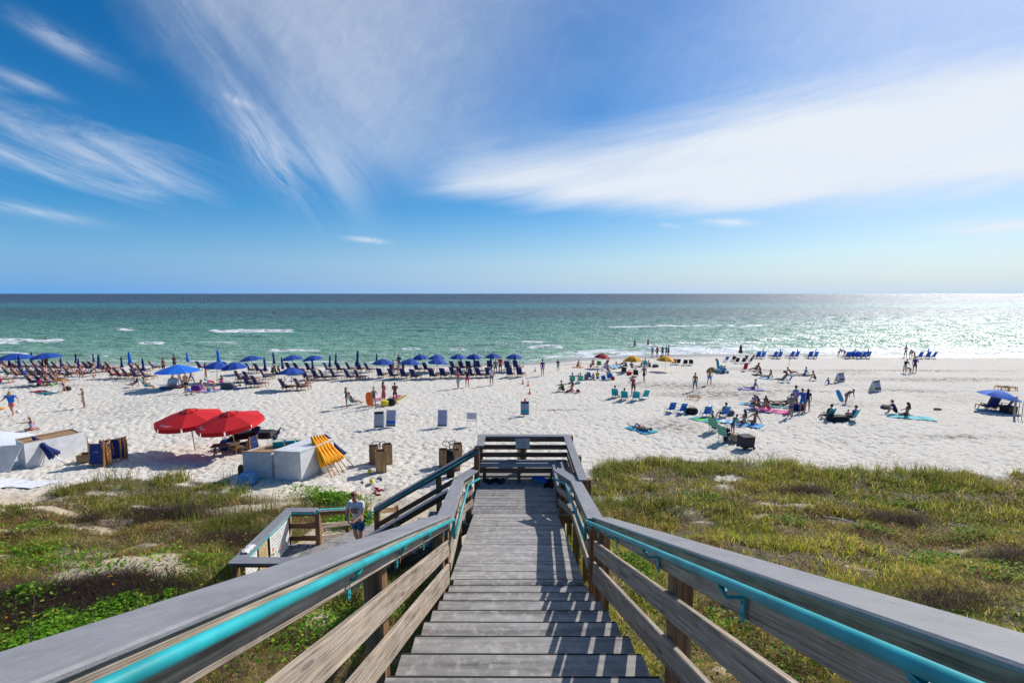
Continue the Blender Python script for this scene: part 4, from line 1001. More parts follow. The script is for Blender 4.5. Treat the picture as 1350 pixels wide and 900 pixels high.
def merge(me, extra):
    """append MB-style (verts, faces) lists to a mesh as the same object's surface"""
    bm = bmesh.new(); bm.from_mesh(me)
    for vs, fs, mi in extra:
        nv = [bm.verts.new(v) for v in vs]
        for f in fs:
            try: fc = bm.faces.new([nv[i] for i in f]); fc.material_index = mi; fc.smooth = True
            except ValueError: pass
    bmesh.ops.recalc_face_normals(bm, faces=bm.faces); bm.to_mesh(me); bm.free(); return me
def ellip(c, rx, ry, rz_, ax, seg=12, rings=8, fn=None):
    """ellipsoid with frame ax=(x,y,z)"""
    vs = []; fs = []
    for i in range(rings+1):
        th = PI*i/rings
        for j in range(seg):
            ph = 2*PI*j/seg; p = Vector((math.sin(th)*math.cos(ph), math.sin(th)*math.sin(ph), math.cos(th)))
            q = Vector((p.x*rx, p.y*ry, p.z*rz_))
            if fn: q = fn(p, q)
            vs.append(c+ax[0]*q.x+ax[1]*q.y+ax[2]*q.z)
    for i in range(rings):
        for j in range(seg): fs.append((i*seg+j, i*seg+(j+1) % seg, (i+1)*seg+(j+1) % seg, (i+1)*seg+j))
    return vs, fs
_bc = {}
def build_body(pose, fat=1., hero=False):
    key = (pose, fat)
    if key in _bc: return _bc[key]
    J = fk(**POSES[pose]) if isinstance(pose, str) else pose
    names = ['pelvis', 'waist', 'spine', 'chest', 'neck', 'nape']; vs = [J[n] for n in names]
    rd = [RAD[n]*(fat if n in ('pelvis', 'waist', 'spine', 'chest') else 1) for n in names]; ed = [(i, i+1) for i in range(5)]
    rd = [(r, r*.82) if n in ('pelvis', 'waist', 'spine', 'chest') else (r, r) for r, n in zip(rd, names)]
    for i in (0, 1):
        b = len(vs); vs += [J['sh%d' % i], J['el%d' % i], J['wr%d' % i], J['hand%d' % i]]; rd += [(RAD[k]*(1 if k != 'hand' else 1), RAD[k]*(1 if k != 'hand' else .6)) for k in ('sh', 'el', 'wr', 'hand')]
        ed += [(3, b), (b, b+1), (b+1, b+2), (b+2, b+3)]
        b = len(vs); vs += [J['hip%d' % i], J['kn%d' % i], J['an%d' % i], J['toe%d' % i]]; rd += [(RAD[k], RAD[k]) for k in ('hip', 'kn', 'an', 'toe')]
        ed += [(0, b), (b, b+1), (b+1, b+2), (b+2, b+3)]
    me = skin_mesh(vs, ed, rd, 0, 1)
    ex = []
    hd = J['hdir']; hx = Vector((1, 0, 0)); hy = hd.cross(hx); hy = -hy if hy.y < 0 and abs(hd.z) > .3 else hy
    hy = Vector((0, hd.z, -hd.y)); ax = (hx, hy, hd); c = J['head']
    def face(p, q):
        if p.y > .2 and p.z < -.1: q.y *= .92; q.x *= (1+p.z*.28)
        return q
    v_, f_ = ellip(c, .076, .098, .118, ax, 14, 10, face); ex.append((v_, f_, 0))
    at = lambda x, y, z: c+hx*x+hy*y+hd*z
    ex.append(([at(-.012, .092, .012), at(.012, .092, .012), at(.017, .092, -.03), at(-.017, .092, -.03), at(0, .120, -.024), at(0, .099, .014)], [(0, 5, 4, 3), (5, 1, 2, 4), (3, 4, 2), (0, 3, 2, 1)], 0))
    for s in (-1, 1):
        v_, f_ = ellip(at(s*.030, .086, .012), .012, .008, .007, ax, 6, 4); ex.append((v_, f_, 1))
        v_, f_ = ellip(at(s*.078, -.005, -.005), .010, .02, .031, ax, 6, 4); ex.append((v_, f_, 0))
    v_, f_ = ellip(at(0, .088, -.058), .024, .008, .007, ax, 6, 4); ex.append((v_, f_, 2))
    # fingers: five tapered bent digits rooted inside each palm
    for i, s in enumerate((-1, 1)):
        w, h = J['wr%d' % i], J['hand%d' % i]; d = (h-w).normalized(); el_d = (w-J['el%d' % i]).normalized()
        lat = Vector((1, 0, 0)); lat = lat-d*lat.dot(d); lat = lat.normalized() if lat.length > .1 else Vector((0, 1, 0)); pal = d.cross(lat)*s
        lat2 = pal.cross(d).normalized()
        # spread runs front-back of the body for hanging arms
        sprd = pal; curl = lat*(-s)
        for k, (off, ln) in enumerate(((-.026, .062), (-.009, .076), (.009, .072), (.026, .058))):
            a = h-d*.02+sprd*off; b = a+d*ln*.62+curl*.012; e = b+d*ln*.4+curl*.028
            m_ = MB(); m_.tube([a, b, e], [.0095, .0085, .006], 5); ex.append((m_.v, m_.f, 0))
        a = w+d*.02+sprd*(-.022); b = a+d*.030-sprd*.026+curl*.012; e = b+d*.03-sprd*.006+curl*.010
        m_ = MB(); m_.tube([a, b, e], [.011, .010, .007], 5); ex.append((m_.v, m_.f, 0))
    merge(me, ex)
    _bc[key] = (me, J)
    return _bc[key]
_gc = {}
def garment(pose, kind, fat=1.):
    key = (pose, kind, fat)
    if key in _gc: return _gc[key]
    _, J = build_body(pose, fat)
    vs = []; rd = []; ed = []
    g = 1.09; add = .012
    def push(p, r, q=.85): vs.append(p); rd.append((r, r*q)); return len(vs)-1
    R = lambda k: RAD[k]*(fat if k in ('pelvis', 'waist', 'spine', 'chest') else 1)*g+add
    if kind in ('shirt', 'tank', 'dress', 'suit', 'long'):
        low = J['pelvis'].lerp(J['waist'], -.35 if kind in ('shirt', 'long', 'tank') else (.0 if kind != 'suit' else -.3))
        a = [push(low, R('pelvis')*.98), push(J['waist'], R('waist')), push(J['spine'], R('spine')), push(J['chest'], R('chest')), push(J['chest'].lerp(J['neck'], .55), .075)]
        ed += [(0, 1), (1, 2), (2, 3), (3, 4)]
        if kind in ('shirt', 'long'):
            for i in (0, 1):
                b = push(J['sh%d' % i], .076, 1); e = push(J['sh%d' % i].lerp(J['el%d' % i], .62), .066, 1); ed += [(3, b), (b, e)]
                if kind == 'long': e2 = push(J['el%d' % i], .055, 1); e3 = push(J['wr%d' % i], .04, 1); ed += [(e, e2), (e2, e3)]
        if kind in ('suit',):
            for i in (0, 1): b = push(J['hip%d' % i].lerp(J['kn%d' % i], .05), .102, 1); ed.append((0, b))
    if kind == 'top':
        push(J['spine'].lerp(J['chest'], .35), R('spine')*1.0); push(J['chest'], R('chest')*1.0); ed.append((0, 1))
    if kind in ('shorts', 'brief', 'trousers'):
        push(J['waist'].lerp(J['pelvis'], .35 if kind == 'shorts' else .7), R('waist')*.98); push(J['pelvis'], R('pelvis')); ed.append((0, 1))
        for i in (0, 1):
            f = .62 if kind == 'shorts' else .12
            b = push(J['hip%d' % i], .108, 1); e = push(J['hip%d' % i].lerp(J['kn%d' % i], f), .092 if kind == 'shorts' else .1, 1); ed += [(1, b), (b, e)]
            if kind == 'trousers': e2 = push(J['kn%d' % i], .075, 1); e3 = push(J['an%d' % i], .055, 1); ed += [(e, e2), (e2, e3)]
    me = skin_mesh(vs, ed, rd, 0, 1)
    if kind == 'dress':
        m_ = MB(); w = J['waist']; n = 14; rings = [(w, .13), (J['pelvis'], .17), (J['pelvis'].lerp((J['kn0']+J['kn1'])/2, .8), .22)]
        P = []
        for c, r in rings:
            for k in range(n): P.append(c+Vector((math.cos(2*PI*k/n)*r, math.sin(2*PI*k/n)*r*.75*(1+.08*math.sin(5*k)), 0)))
        merge(me, [(P, [(i*n+j, i*n+(j+1) % n, (i+1)*n+(j+1) % n, (i+1)*n+j) for i in range(2) for j in range(n)], 0)])
    _gc[key] = me
    return me
_hc = {}
def hairmesh(pose, style, fat=1.):
    key = (pose, style, fat)
    if key in _hc: return _hc[key]
    _, J = build_body(pose, fat); c = J['head']; hd = J['hdir']; hx = Vector((1, 0, 0)); hy = Vector((0, hd.z, -hd.y)); ax = (hx, hy, hd)
    me = bpy.data.meshes.new('hair'); ex = []
    def cap(p, q):
        if style == 'hat': 
            return q
        if p.y > .25 and p.z < .45: q = q*.80
        if p.z < -.35 and style == 'short': q = q*.78
        r = .004*math.sin(p.x*31+p.z*23)+.004*math.sin(p.y*27-p.z*19); return q*(1+r*8*.5)
    ex.append(ellip(c+hd*.012-hy*.008, .086, .106, .122, ax, 16, 10, cap)+(0,))
    if style in ('long', 'tail'):
        wd = .085 if style == 'long' else .035
        dn = Vector((0, 0, -1)); st = c-hy*.085+hd*.02
        bk = (J['neck']-hy*.10); bt = J['spine'].lerp(J['chest'], .5)-Vector((0, math.cos(math.atan2(J['neck'].y-J['pelvis'].y, J['neck'].z-J['pelvis'].z)), -math.sin(math.atan2(J['neck'].y-J['pelvis'].y, J['neck'].z-J['pelvis'].z))))*.155
        P = [st, bk, bt.lerp(bk, .3), bt]; vs = []; n = 8
        for t, p in enumerate(P):
            w = wd*(.8, 1.05, 1.0, .45)[t]; th = (.05, .045, .035, .015)[t]
            for k in range(n): a = 2*PI*k/n; vs.append(p+hx*math.cos(a)*w+hy*math.sin(a)*th)
        fs = [(i*n+j, i*n+(j+1) % n, (i+1)*n+(j+1) % n, (i+1)*n+j) for i in range(3) for j in range(n)]+[tuple(range(n)), tuple(3*n+j for j in range(n))]
        ex.append((vs, fs, 0))
    if style == 'bun': ex.append(ellip(c+hd*.11-hy*.06, .045, .045, .04, ax, 8, 6)+(0,))
    if style == 'brim':
        vs = []; n = 18
        for r in (.09, .19):
            for k in range(n): a = 2*PI*k/n; vs.append(c+hd*(.035 if r < .1 else .012+.01*math.sin(3*a))+hx*math.cos(a)*r+hy*math.sin(a)*r)
        ex.append((vs, [(j, (j+1) % n, n+(j+1) % n, n+j) for j in range(n)], 0))
    if style == 'cap':
        vs = [c+hd*.03+hx*math.cos(a)*.075+hy*(.07+math.sin(a)*.10) for a in [PI*k/8 for k in range(9)]]+[c+hd*.042+hx*math.cos(a)*.075+hy*(.06+math.sin(a)*.10) for a in [PI*k/8 for k in range(9)]]
        ex.append((vs, [(k, k+1, 9+k+1, 9+k) for k in range(8)]+[tuple(range(9)), tuple(range(17, 8, -1))], 0))
    merge(me, ex); _hc[key] = me
    return me
M_EYE = mat('eye_dark', (.02, .015, .01), .3); M_LIP = mat('lip', (.35, .10, .08), .5)
def omat(o, i, m):
    while len(o.data.materials) <= i: o.data.materials.append(M_EYE)
    o.material_slots[i].link = 'OBJECT'; o.material_slots[i].material = m
SEATY = dict(chair=.20, chair2=.20, lounge=.36, lounge2=.36)
def person(loc, face, pose, sk='a', hair=('brown', 'short'), wear=(), label='', h=1.7, fat=1., group=None, seat=None, cat='person', dz=0.):
    """wear: list of (garment kind, colour)"""
    me, J = build_body(pose, fat)
    for _ in range(3-len(me.materials)): me.materials.append(M_EYE)
    root = bpy.data.objects.new('person', me); COL.objects.link(root)
    s = h/1.70; root.scale = (s, s, s); root.rotation_euler = (0, 0, math.radians(face))
    zmin = min(v.co.z for v in me.vertices) if '_zmin' not in me else me['_zmin']; me['_zmin'] = zmin
    L0 = Vector(loc)
    root.location = (L0.x, L0.y, L0.z-(zmin*s) -.015+dz if seat is None else L0.z+seat+.10*s)
    omat(root, 0, skin(sk)); omat(root, 1, M_EYE); omat(root, 2, M_LIP)
    tagp(root, label, cat, group)
    def child(m_, nm, mt_):
        o = bpy.data.objects.new(nm, m_); COL.objects.link(o); o.parent = root; omat(o, 0, mt_); return o
    if hair: 
        stl = hair[1]; o = child(hairmesh(pose, stl if stl not in ('sunhat', 'cap') else {'sunhat': 'brim', 'cap': 'cap'}[stl], fat), 'hair' if stl not in ('sunhat', 'cap') else ('sun_hat' if stl == 'sunhat' else 'cap'), hairm(hair[0]) if hair[0] in HAIR else cloth(hair[0]))
    nm = dict(shirt='shirt', tank='vest_top', dress='dress', suit='swimsuit', long='long_sleeved_shirt', top='bikini_top', shorts='shorts', brief='bikini_bottom', trousers='trousers')
    for k, c in wear: child(garment(pose, k, fat), nm[k], cloth(c))
    return root

# ------------------------------------------------------------------ beach furniture kinds
def copy_tree(o, loc=None, rz=None, label=None, group=None, mats=None, scale=None):
    c = o.copy(); COL.objects.link(c)
    for ch in o.children:
        d = ch.copy(); COL.objects.link(d); d.parent = c
        for g in ch.children: e = g.copy(); COL.objects.link(e); e.parent = d
    if loc is not None: c.location = loc
    if rz is not None: c.rotation_euler = (0, 0, math.radians(rz))
    if label: c['label'] = label
    if group: c['group'] = group
    if scale: c.scale = scale
    return c
PROTO = {}
def use(kind, maker, loc, rz, label, group=None, scale=None, tilt=None):
    """first use keeps the prototype itself, the rest are copies"""
    if kind not in PROTO:
        o = maker(); PROTO[kind] = o
    else:
        o = copy_tree(PROTO[kind])
        if 'group' in o and not group: del o['group']
    o.location = loc; o.rotation_euler = (math.radians(tilt[0]) if tilt else 0, math.radians(tilt[1]) if tilt else 0, math.radians(rz)); o['label'] = label
    if group: o['group'] = group
    if scale: o.scale = scale
    return o
def canopy_mb(R, rise, n=8, val=.0, sag=.05, z0=0., vent=False, ex=1.55):
    """umbrella canopy with panels curved between ribs, a real thickness and optional valance"""
    mb = MB(); sub = 4; rings = 7; N_ = n*sub
    def pt(i, t, dz=0.):
        a = 2*PI*i/N_; k = (i % sub)/sub; kk = math.sin(PI*k)
        r = R*t*(1-.06*kk*t); z = z0+rise*(1-t**ex)-sag*kk*t*(1-t*.2)+dz
        return (math.cos(a)*r, math.sin(a)*r, z)
    vs = [pt(i, max(t/rings, .03)) for t in range(rings+1) for i in range(N_)]; m0 = len(vs)
    vs += [pt(i, max(t/rings, .03), -.012) for t in range(rings+1) for i in range(N_)]
    fs = []
    for t in range(rings):
        for i in range(N_):
            fs.append((t*N_+i, t*N_+(i+1) % N_, (t+1)*N_+(i+1) % N_, (t+1)*N_+i)); fs.append(tuple(m0+q for q in (t*N_+i, (t+1)*N_+i, (t+1)*N_+(i+1) % N_, t*N_+(i+1) % N_)))
    for i in range(N_): a, b = rings*N_+i, rings*N_+(i+1) % N_; fs.append((a, b, m0+b, m0+a))
    mb.add(vs, fs)
    return mb, pt, N_, sub, rings
def make_umbrella(R, rise, top, colr, val=0., n=8, pole=M_STEEL, vent=False, pr=.022, ex=1.55):
    def mk():
        root = empty('beach_umbrella', cat='umbrella')
        m_ = MB(); m_.tube([(0, 0, -.3), (0, 0, top)], pr, 8); m_.build('pole', pole, root, True)
        cm_, pt, N_, sub, rings = canopy_mb(R, rise, n, z0=top-rise-.02, ex=ex, sag=.05 if ex > 1.3 else .03)
        c = cm_.build('canopy', cloth(colr), root)
        m_ = MB()
        for i in range(n):
            a = [Vector(pt(i*sub, t/rings, -.03)) for t in range(0, rings+1, 1)]; m_.tube([Vector((0, 0, top-.06))]+a[1:], .008, 4)
        m_.build('ribs', M_STEEL, root)
        if val:
            m_ = MB()
            for i in range(n):
                idx = [i*sub+k for k in range(sub+1)]; P = [Vector(pt(q % N_, 1.0)) for q in idx]
                P[0] = P[0].lerp(P[1], .12); P[-1] = P[-1].lerp(P[-2], .12)
                out = [Vector((p.x, p.y, 0)).normalized()*.03 for p in P]
                vs = P+[p+o_+Vector((0, 0, -val)) for p, o_ in zip(P, out)]; k1 = sub+1
                vs2 = [v*1.0-Vector((v.x, v.y, 0)).normalized()*.006 for v in vs]
                m_.add(vs+vs2, [(q, q+1, k1+q+1, k1+q) for q in range(sub)]+[(2*k1+q, 3*k1+q, 3*k1+q+1, 2*k1+q+1) for q in range(sub)]+[(k1+q, k1+q+1, 3*k1+q+1, 3*k1+q) for q in range(sub)])
            m_.build('valance', cloth(colr), root)
        if vent:
            v2, pt2, a_, b_, c_ = canopy_mb(R*.27, rise*.30, n, z0=top-.12, sag=.03); v2.build('vent', cloth(colr), root)
            m_ = MB()
            for i in range(n*2): a = 2*PI*i/(n*2); m_.bar((math.cos(a)*R*.25, math.sin(a)*R*.25, top-.13), (math.cos(a)*R*.25, math.sin(a)*R*.25, top-.06), .05, .012)
            m_.build('vent_slots', M_BLACK, root)
        m_ = MB(); m_.tube([(0, 0, top-.02), (0, 0, top+.05), (0, 0, top+.08)], [.03, .02, .004], 8); m_.build('finial', M_STEEL, root)
        return root
    return mk
def make_closed(H, colr, bulk=.13, pole=M_LWOOD, low=.35):
    def mk():
        root = empty('closed_umbrella', cat='umbrella')
        m_ = MB(); m_.tube([(0, 0, -.2), (0, 0, H+.02)], .02, 8); m_.build('pole', pole, root, True)
        m_ = MB(); n = 24; prof = [(H, .02), (H-.08, .05), (H*.8, bulk*.62), (H*.62, bulk*.55), (H*.58, bulk*.6), (H*.42, bulk*.95), (H*low, bulk*1.15), (H*low-.01, bulk*.9)]
        P = []
        for z, r in prof:
            for k in range(n): a = 2*PI*k/n; q = 1+.22*(1 if k % 3 == 0 else -.35)*min(1, r/.05*.7); P.append((math.cos(a+z*.8)*r*q, math.sin(a+z*.8)*r*q, z-(.04*(k % 3 == 0) if z <= H*low+.001 else 0)))
        rr = len(prof); m_.add(P, [(i*n+j, i*n+(j+1) % n, (i+1)*n+(j+1) % n, (i+1)*n+j) for i in range(rr-1) for j in range(n)]+[tuple((rr-1)*n+j for j in range(n))])
        m_.build('folded_canopy', cloth(colr), root, True)
        m_ = MB(); m_.tube([(math.cos(2*PI*k/10)*bulk*.64, math.sin(2*PI*k/10)*bulk*.64, H*.60) for k in range(11)], .012, 5); m_.build('tie_strap', cloth(colr), root)
        return root
    return mk
def make_lounger(colr='navy', wd=M_LWOOD, flat=False):
    def mk():
        root = empty('beach_lounger', cat='lounger'); W = .33
        m_ = MB(); 
        for s in (-1, 1):
            m_.bar((s*W, -.42, .30), (s*W, .82, .34), .035, .05); m_.bar((s*W, -.30, .0), (s*W, -.10, .32), .04, .05); m_.bar((s*W, .55, .0), (s*W, .38, .33), .04, .05); m_.bar((s*W, .80, .0), (s*W, .76, .33), .04, .05)
            m_.bar((s*(W+.05), -.36, .56), (s*(W+.05), .26, .56), .07, .03); m_.bar((s*(W+.05), .2, .32), (s*(W+.05), .2, .56), .04, .04)
            m_.bar((s*(W-.0), -.22, .30), (s*(W-.0), -.62, 1.18), .035, .04)
        for y in (-.4, .8): m_.bar((-W, y, .31), (W, y, .31), .05, .05)
        m_.bar((-W, -.60, 1.14), (W, -.60, 1.14), .04, .04)
        m_.build('frame', wd, root)
        m_ = MB(); n = 6; P = []
        for i in range(n+1):
            t = i/n; y = -.24-.39*t; z = .34+.87*t; sg = -.04*math.sin(PI*t)
            for x in (-W-.022, W+.022): P.append((x, y-sg*.8+.03, z+sg))
        Q = [(x, y-.05, z-.02) for x, y, z in P]; k = len(P)
        m_.add(P+Q, [(2*i, 2*i+1, 2*i+3, 2*i+2) for i in range(n)]+[(k+2*i, k+2*i+2, k+2*i+3, k+2*i+1) for i in range(n)]+[(0, 1, k+1, k), (2*n, 2*n+1, k+2*n+1, k+2*n)]+[(2*i, 2*i+2, k+2*i+2, k+2*i) for i in range(n)]+[(2*i+1, k+2*i+1, k+2*i+3, 2*i+3) for i in range(n)])
        m_.build('back_canvas', cloth(colr), root)
        m_ = MB(); m_.box((0, .04, .37), (2*W+.05, .56, .05)); m_.build('seat_canvas', cloth(colr), root)
        m_ = MB()
        for i in range(4): m_.box((0, .36+i*.12, .365), (2*W-.02, .075, .02))
        m_.build('footrest', wd, root)
        return root
    return mk
def make_lowchair(colr, trim=None, stripes=None, high=.62, seat_h=.2, frame=M_STEEL):
    def mk():
        root = empty('folding_beach_chair', cat='chair'); W = .27
        m_ = MB()
        for s in (-1, 1):
            m_.tube([(s*W, -.46, seat_h+high), (s*W, -.20, seat_h), (s*W, .22, seat_h+.04), (s*W, .25, .02), (s*W, -.22, .02), (s*W, -.05, seat_h)], .013, 6)
            m_.tube([(s*W, -.33, seat_h+.24), (s*(W+.03), .16, seat_h+.23), (s*W, .20, seat_h+.02)], .014, 6)
        for p in ((.25, .02), (-.22, .02)): m_.tube([(-W, p[0], p[1]), (W, p[0], p[1])], .013, 6)
        m_.tube([(-W, -.46, seat_h+high), (W, -.46, seat_h+high)], .013, 6); m_.build('frame', frame, root, True)
        n = 8; m_ = MB(); P = []
        for i in range(n+1):
            t = i/n; P += [(-W+.01, -.205-.255*t+.02*math.sin(PI*t), seat_h+high*t), (W-.01, -.205-.255*t+.02*math.sin(PI*t), seat_h+high*t)]
        Q = [(x, y-.012, z-.004) for x, y, z in P]; k = len(P)
        for i in range(n):
            mi = 0 if not stripes else (i % 2)
            m_.add([P[2*i], P[2*i+1], P[2*i+3], P[2*i+2], Q[2*i], Q[2*i+1], Q[2*i+3], Q[2*i+2]], [(0, 1, 2, 3), (7, 6, 5, 4), (0, 3, 7, 4), (1, 5, 6, 2)]+([(3, 2, 6, 7)] if i == n-1 else [])+([(0, 4, 5, 1)] if i == 0 else []), None, mi)
        m_.build('back_fabric', [cloth(colr), cloth(stripes or colr)], root)
        m_ = MB(); m_.box((0, .01, seat_h+.01), (2*W-.02, .42, .018)); m_.build('seat_fabric', cloth(colr), root)
        if trim: m_ = MB(); m_.box((0, -.425, seat_h+high*.92), (.42, .05, .13)); m_.build('headrest', cloth(trim), root)
        return root
    return mk
def towel(loc, w, l, rz, cols, label, cat='towel', name='beach_towel', group=None):
    """thin cloth lying over the sand with folds"""
    nx, ny = 8, 12; m_ = MB(); c, s = math.cos(math.radians(rz)), math.sin(math.radians(rz)); P = []
    for j in range(ny+1):
        for i in range(nx+1):
            x = (i/nx-.5)*w*(1+.04*math.sin(j)); y = (j/ny-.5)*l; X = loc[0]+x*c-y*s; Y = loc[1]+x*s+y*c
            P.append((X-loc[0], Y-loc[1], zs(X, Y)-loc[2]+.035+.018*math.sin(i*1.7+j*.9)+.012*math.sin(j*2.1)))
    k = len(P); Q = [(a, b, z-.015) for a, b, z in P]; W_ = nx+1
    for j in range(ny):
        for i in range(nx):
            mi = (j//2) % len(cols); a = j*W_+i; m_.add([P[a], P[a+1], P[a+W_+1], P[a+W_]], [(0, 1, 2, 3)], None, mi)
    edge = [j*W_ for j in range(ny+1)]+[ny*W_+i for i in range(1, nx+1)]+[j*W_+nx for j in range(ny-1, -1, -1)]+[i for i in range(nx-1, 0, -1)]
    m_.add([P[e] for e in edge]+[Q[e] for e in edge], [(i, (i+1) % len(edge), len(edge)+(i+1) % len(edge), len(edge)+i) for i in range(len(edge))])
    o = m_.build(name, [cloth(q) for q in cols]); o.location = loc; tagp(o, label, cat, group); return o
def soft_bag(loc, size, colr, rz, label, name='beach_bag', cat='bag', handles=True, accent=None):
    root = empty(name, loc, math.radians(rz), label, cat); x, y, z = size; m_ = MB(); n = 16; P = []
    for t, (q, hh_) in enumerate(((.92, 0), (1.05, .25), (1.0, .7), (.82, 1.0))):
        for k in range(n):
            a = 2*PI*k/n; ca, sa = math.cos(a), math.sin(a); e = .45; P.append((math.copysign(abs(ca)**e, ca)*x/2*q*(1+.04*math.sin(3*a+t)), math.copysign(abs(sa)**e, sa)*y/2*q, z*hh_+(.015*math.sin(5*a) if t else 0)))
    m_.add(P, [(i*n+j, i*n+(j+1) % n, (i+1)*n+(j+1) % n, (i+1)*n+j) for i in range(3) for j in range(n)]+[tuple(range(n-1, -1, -1)), tuple(3*n+j for j in range(n))])
    m_.build('body', cloth(colr), root, True)
    if handles:
        m_ = MB()
        for s in (-1, 1): m_.tube([(-x*.25, s*y*.3, z*.95), (-x*.2, s*y*.3, z*1.25), (0, s*y*.3, z*1.35), (x*.2, s*y*.3, z*1.25), (x*.25, s*y*.3, z*.95)], .012, 5)
        m_.build('handles', cloth(accent or colr), root)
    return root
# ------------------------------------------------------------------ everything on the beach
ORD = 'first second third fourth fifth sixth seventh eighth ninth tenth eleventh twelfth thirteenth fourteenth fifteenth sixteenth seventeenth eighteenth nineteenth twentieth'.split()
def P_(px, py, face, pose, sk='a', hair=('brown', 'short'), wear=(), label='', **k):
    return person(G(px, py), face, pose, sk, hair, wear, label, **k)
# open umbrellas
U_n = make_umbrella(1.2, .52, 2.15, 'midblue', pole=M_LWOOD); 
def umb(kind, mk, px, py, label, rz=0, tilt=None, group=None, scale=None): return use(kind, mk, G(px, py), rz, label, group, scale, tilt)
GN = 'open navy umbrellas over the lounger rows'
for i, (px, py, txt, s, tl) in enumerate([
    (22, 489, 'wide open navy umbrella nearest the left edge of the beach', 1.38, (3, 2)), (64, 488, 'wide open navy umbrella with a red hatted lifeguard standing behind it', 1.36, (2, -3)),
    (334.5, 492, 'open navy umbrella just left of the folded one with pink shirted people below', 1.1, (-4, -6)), (387.5, 491, 'open navy umbrella directly behind the single umbrella standing nearest the camera', 1.08, (-5, -4)),
    (415.5, 491, 'open navy umbrella at the right end of the left navy trio', 1.02, (-4, -6)), (385, 513.5, 'open navy umbrella standing alone nearest the camera over two loungers', 1.0, (-3, 2)),
    (505.5, 497, 'open navy umbrella behind the woman in the rose dress', 1.04, (0, 0)), (540, 497, 'open navy umbrella to the right of the person standing in navy', .98, (4, 3)),
    (555, 489, 'small open blue umbrella left of its close twin by the surf', .86, (0, -3)), (575.5, 490, 'open blue umbrella right of its close twin by the surf', .93, (0, 3)),
    (576, 497, 'open blue umbrella in front of the close pair, red towel below', .98, (3, 3)), (604, 489, 'open blue umbrella first of the four spaced evenly along the surf', .92, (0, 2)),
    (625, 488, 'open blue umbrella second of the four spaced evenly along the surf', .90, (0, -2)), (650, 487, 'open blue umbrella beside the man in red and the man in grey', .90, (0, 0)),
    (678, 488.5, 'open blue umbrella furthest right in the rows, next to the orange cones', .92, (0, 1))]):
    umb('un', U_n, px, py, txt, rz=10+7*i, tilt=tl, group=GN, scale=(s, s, 1 if s < 1.2 else 1.05))
umb('ub', make_umbrella(1.9, .66, 2.3, 'royal', n=8, pr=.03, ex=1.15), 236, 511, 'large bright blue peaked umbrella shading a family in the left crowd', 12)
umb('um', make_umbrella(1.25, .62, 2.15, 'midblue', pole=M_LWOOD), 286, 503, 'mid blue umbrella left of two overlapping ones behind the family group', 20, (0, 4), 'overlapping mid blue umbrellas')
umb('um', None, 311.5, 504, 'mid blue umbrella right of two overlapping ones, pale pole showing', 0, (0, -3), 'overlapping mid blue umbrellas')
umb('ur', make_umbrella(1.12, .6, 2.0, 'crimson'), 792.5, 485, 'faded red umbrella with a green chair beneath, nearest the surf', 15, (0, 6))
umb('uy', make_umbrella(1.12, .60, 1.95, 'yellow'), 834.5, 489, 'yellow umbrella on the left, crowded with seated people', 10, (0, -2), 'yellow beach umbrellas', (1.02, 1.02, 1))
umb('uy', None, 876.5, 489, 'yellow umbrella on the right standing over empty sand', 25, (0, 2), 'yellow beach umbrellas')
umb('ubr', make_umbrella(1.28, .5, 1.62, 'royal', n=8, pole=M_LWOOD), 1309.5, 540.5, 'bright blue umbrella tilted over loungers beside the slatted fence on the right', 12, (6, 9))
def logo(root, R, rise, top, ang, n=8, ex=1.08):
    """small pale blue oval with rows of white lettering strokes printed on a canopy panel"""
    _, pt, N_, sub, rings = canopy_mb(R, rise, n, z0=top-rise-.02, ex=ex, sag=.03)
    def on(a, t):
        i = a/(2*PI)*N_; i0 = int(math.floor(i)); f = i-i0; p = Vector(pt(i0 % N_, t)).lerp(Vector(pt((i0+1) % N_, t)), f); q = Vector((p.x, p.y, 0)).normalized()*.008; return p+q+Vector((0, 0, .022))
    m_ = MB(); c = [on(ang-.13+.055*math.cos(2*PI*k/12), .86+.045*math.sin(2*PI*k/12)) for k in range(12)]; m_.add(c, [tuple(range(12))]); m_.build('logo_oval', cloth('sky'), root)
    m_ = MB(); r = random.Random(3)
    for row in range(2):
        a = ang-.04 if row == 0 else ang+.06; e = ang+.34 if row == 0 else ang+.24
        while a < e:
            w = r.uniform(.006, .014); t0 = .85+.045*row; P = [on(a, t0), on(a+w, t0), on(a+w, t0+.02), on(a, t0+.02)]; m_.add(P, [(0, 1, 2, 3)]); a += w+.010
    m_.build('logo_lettering', M_WHITE, root)
RU = make_umbrella(1.62, .50, 2.34, 'red', val=.22, n=8, vent=True, pr=.035, ex=1.08)
u1 = umb('ured', RU, 257, 592, 'big red valanced umbrella further back, blue oval logo on its side', 22, (5, -3), 'big red valanced umbrellas')
u2 = umb('ured', None, 311.5, 596, 'big red valanced umbrella in front, beside the black covered table', 22, (5, -5), 'big red valanced umbrellas')
logo(u1, 1.62, .50, 2.34, 4.0); logo(u2, 1.62, .50, 2.34, 3.62)
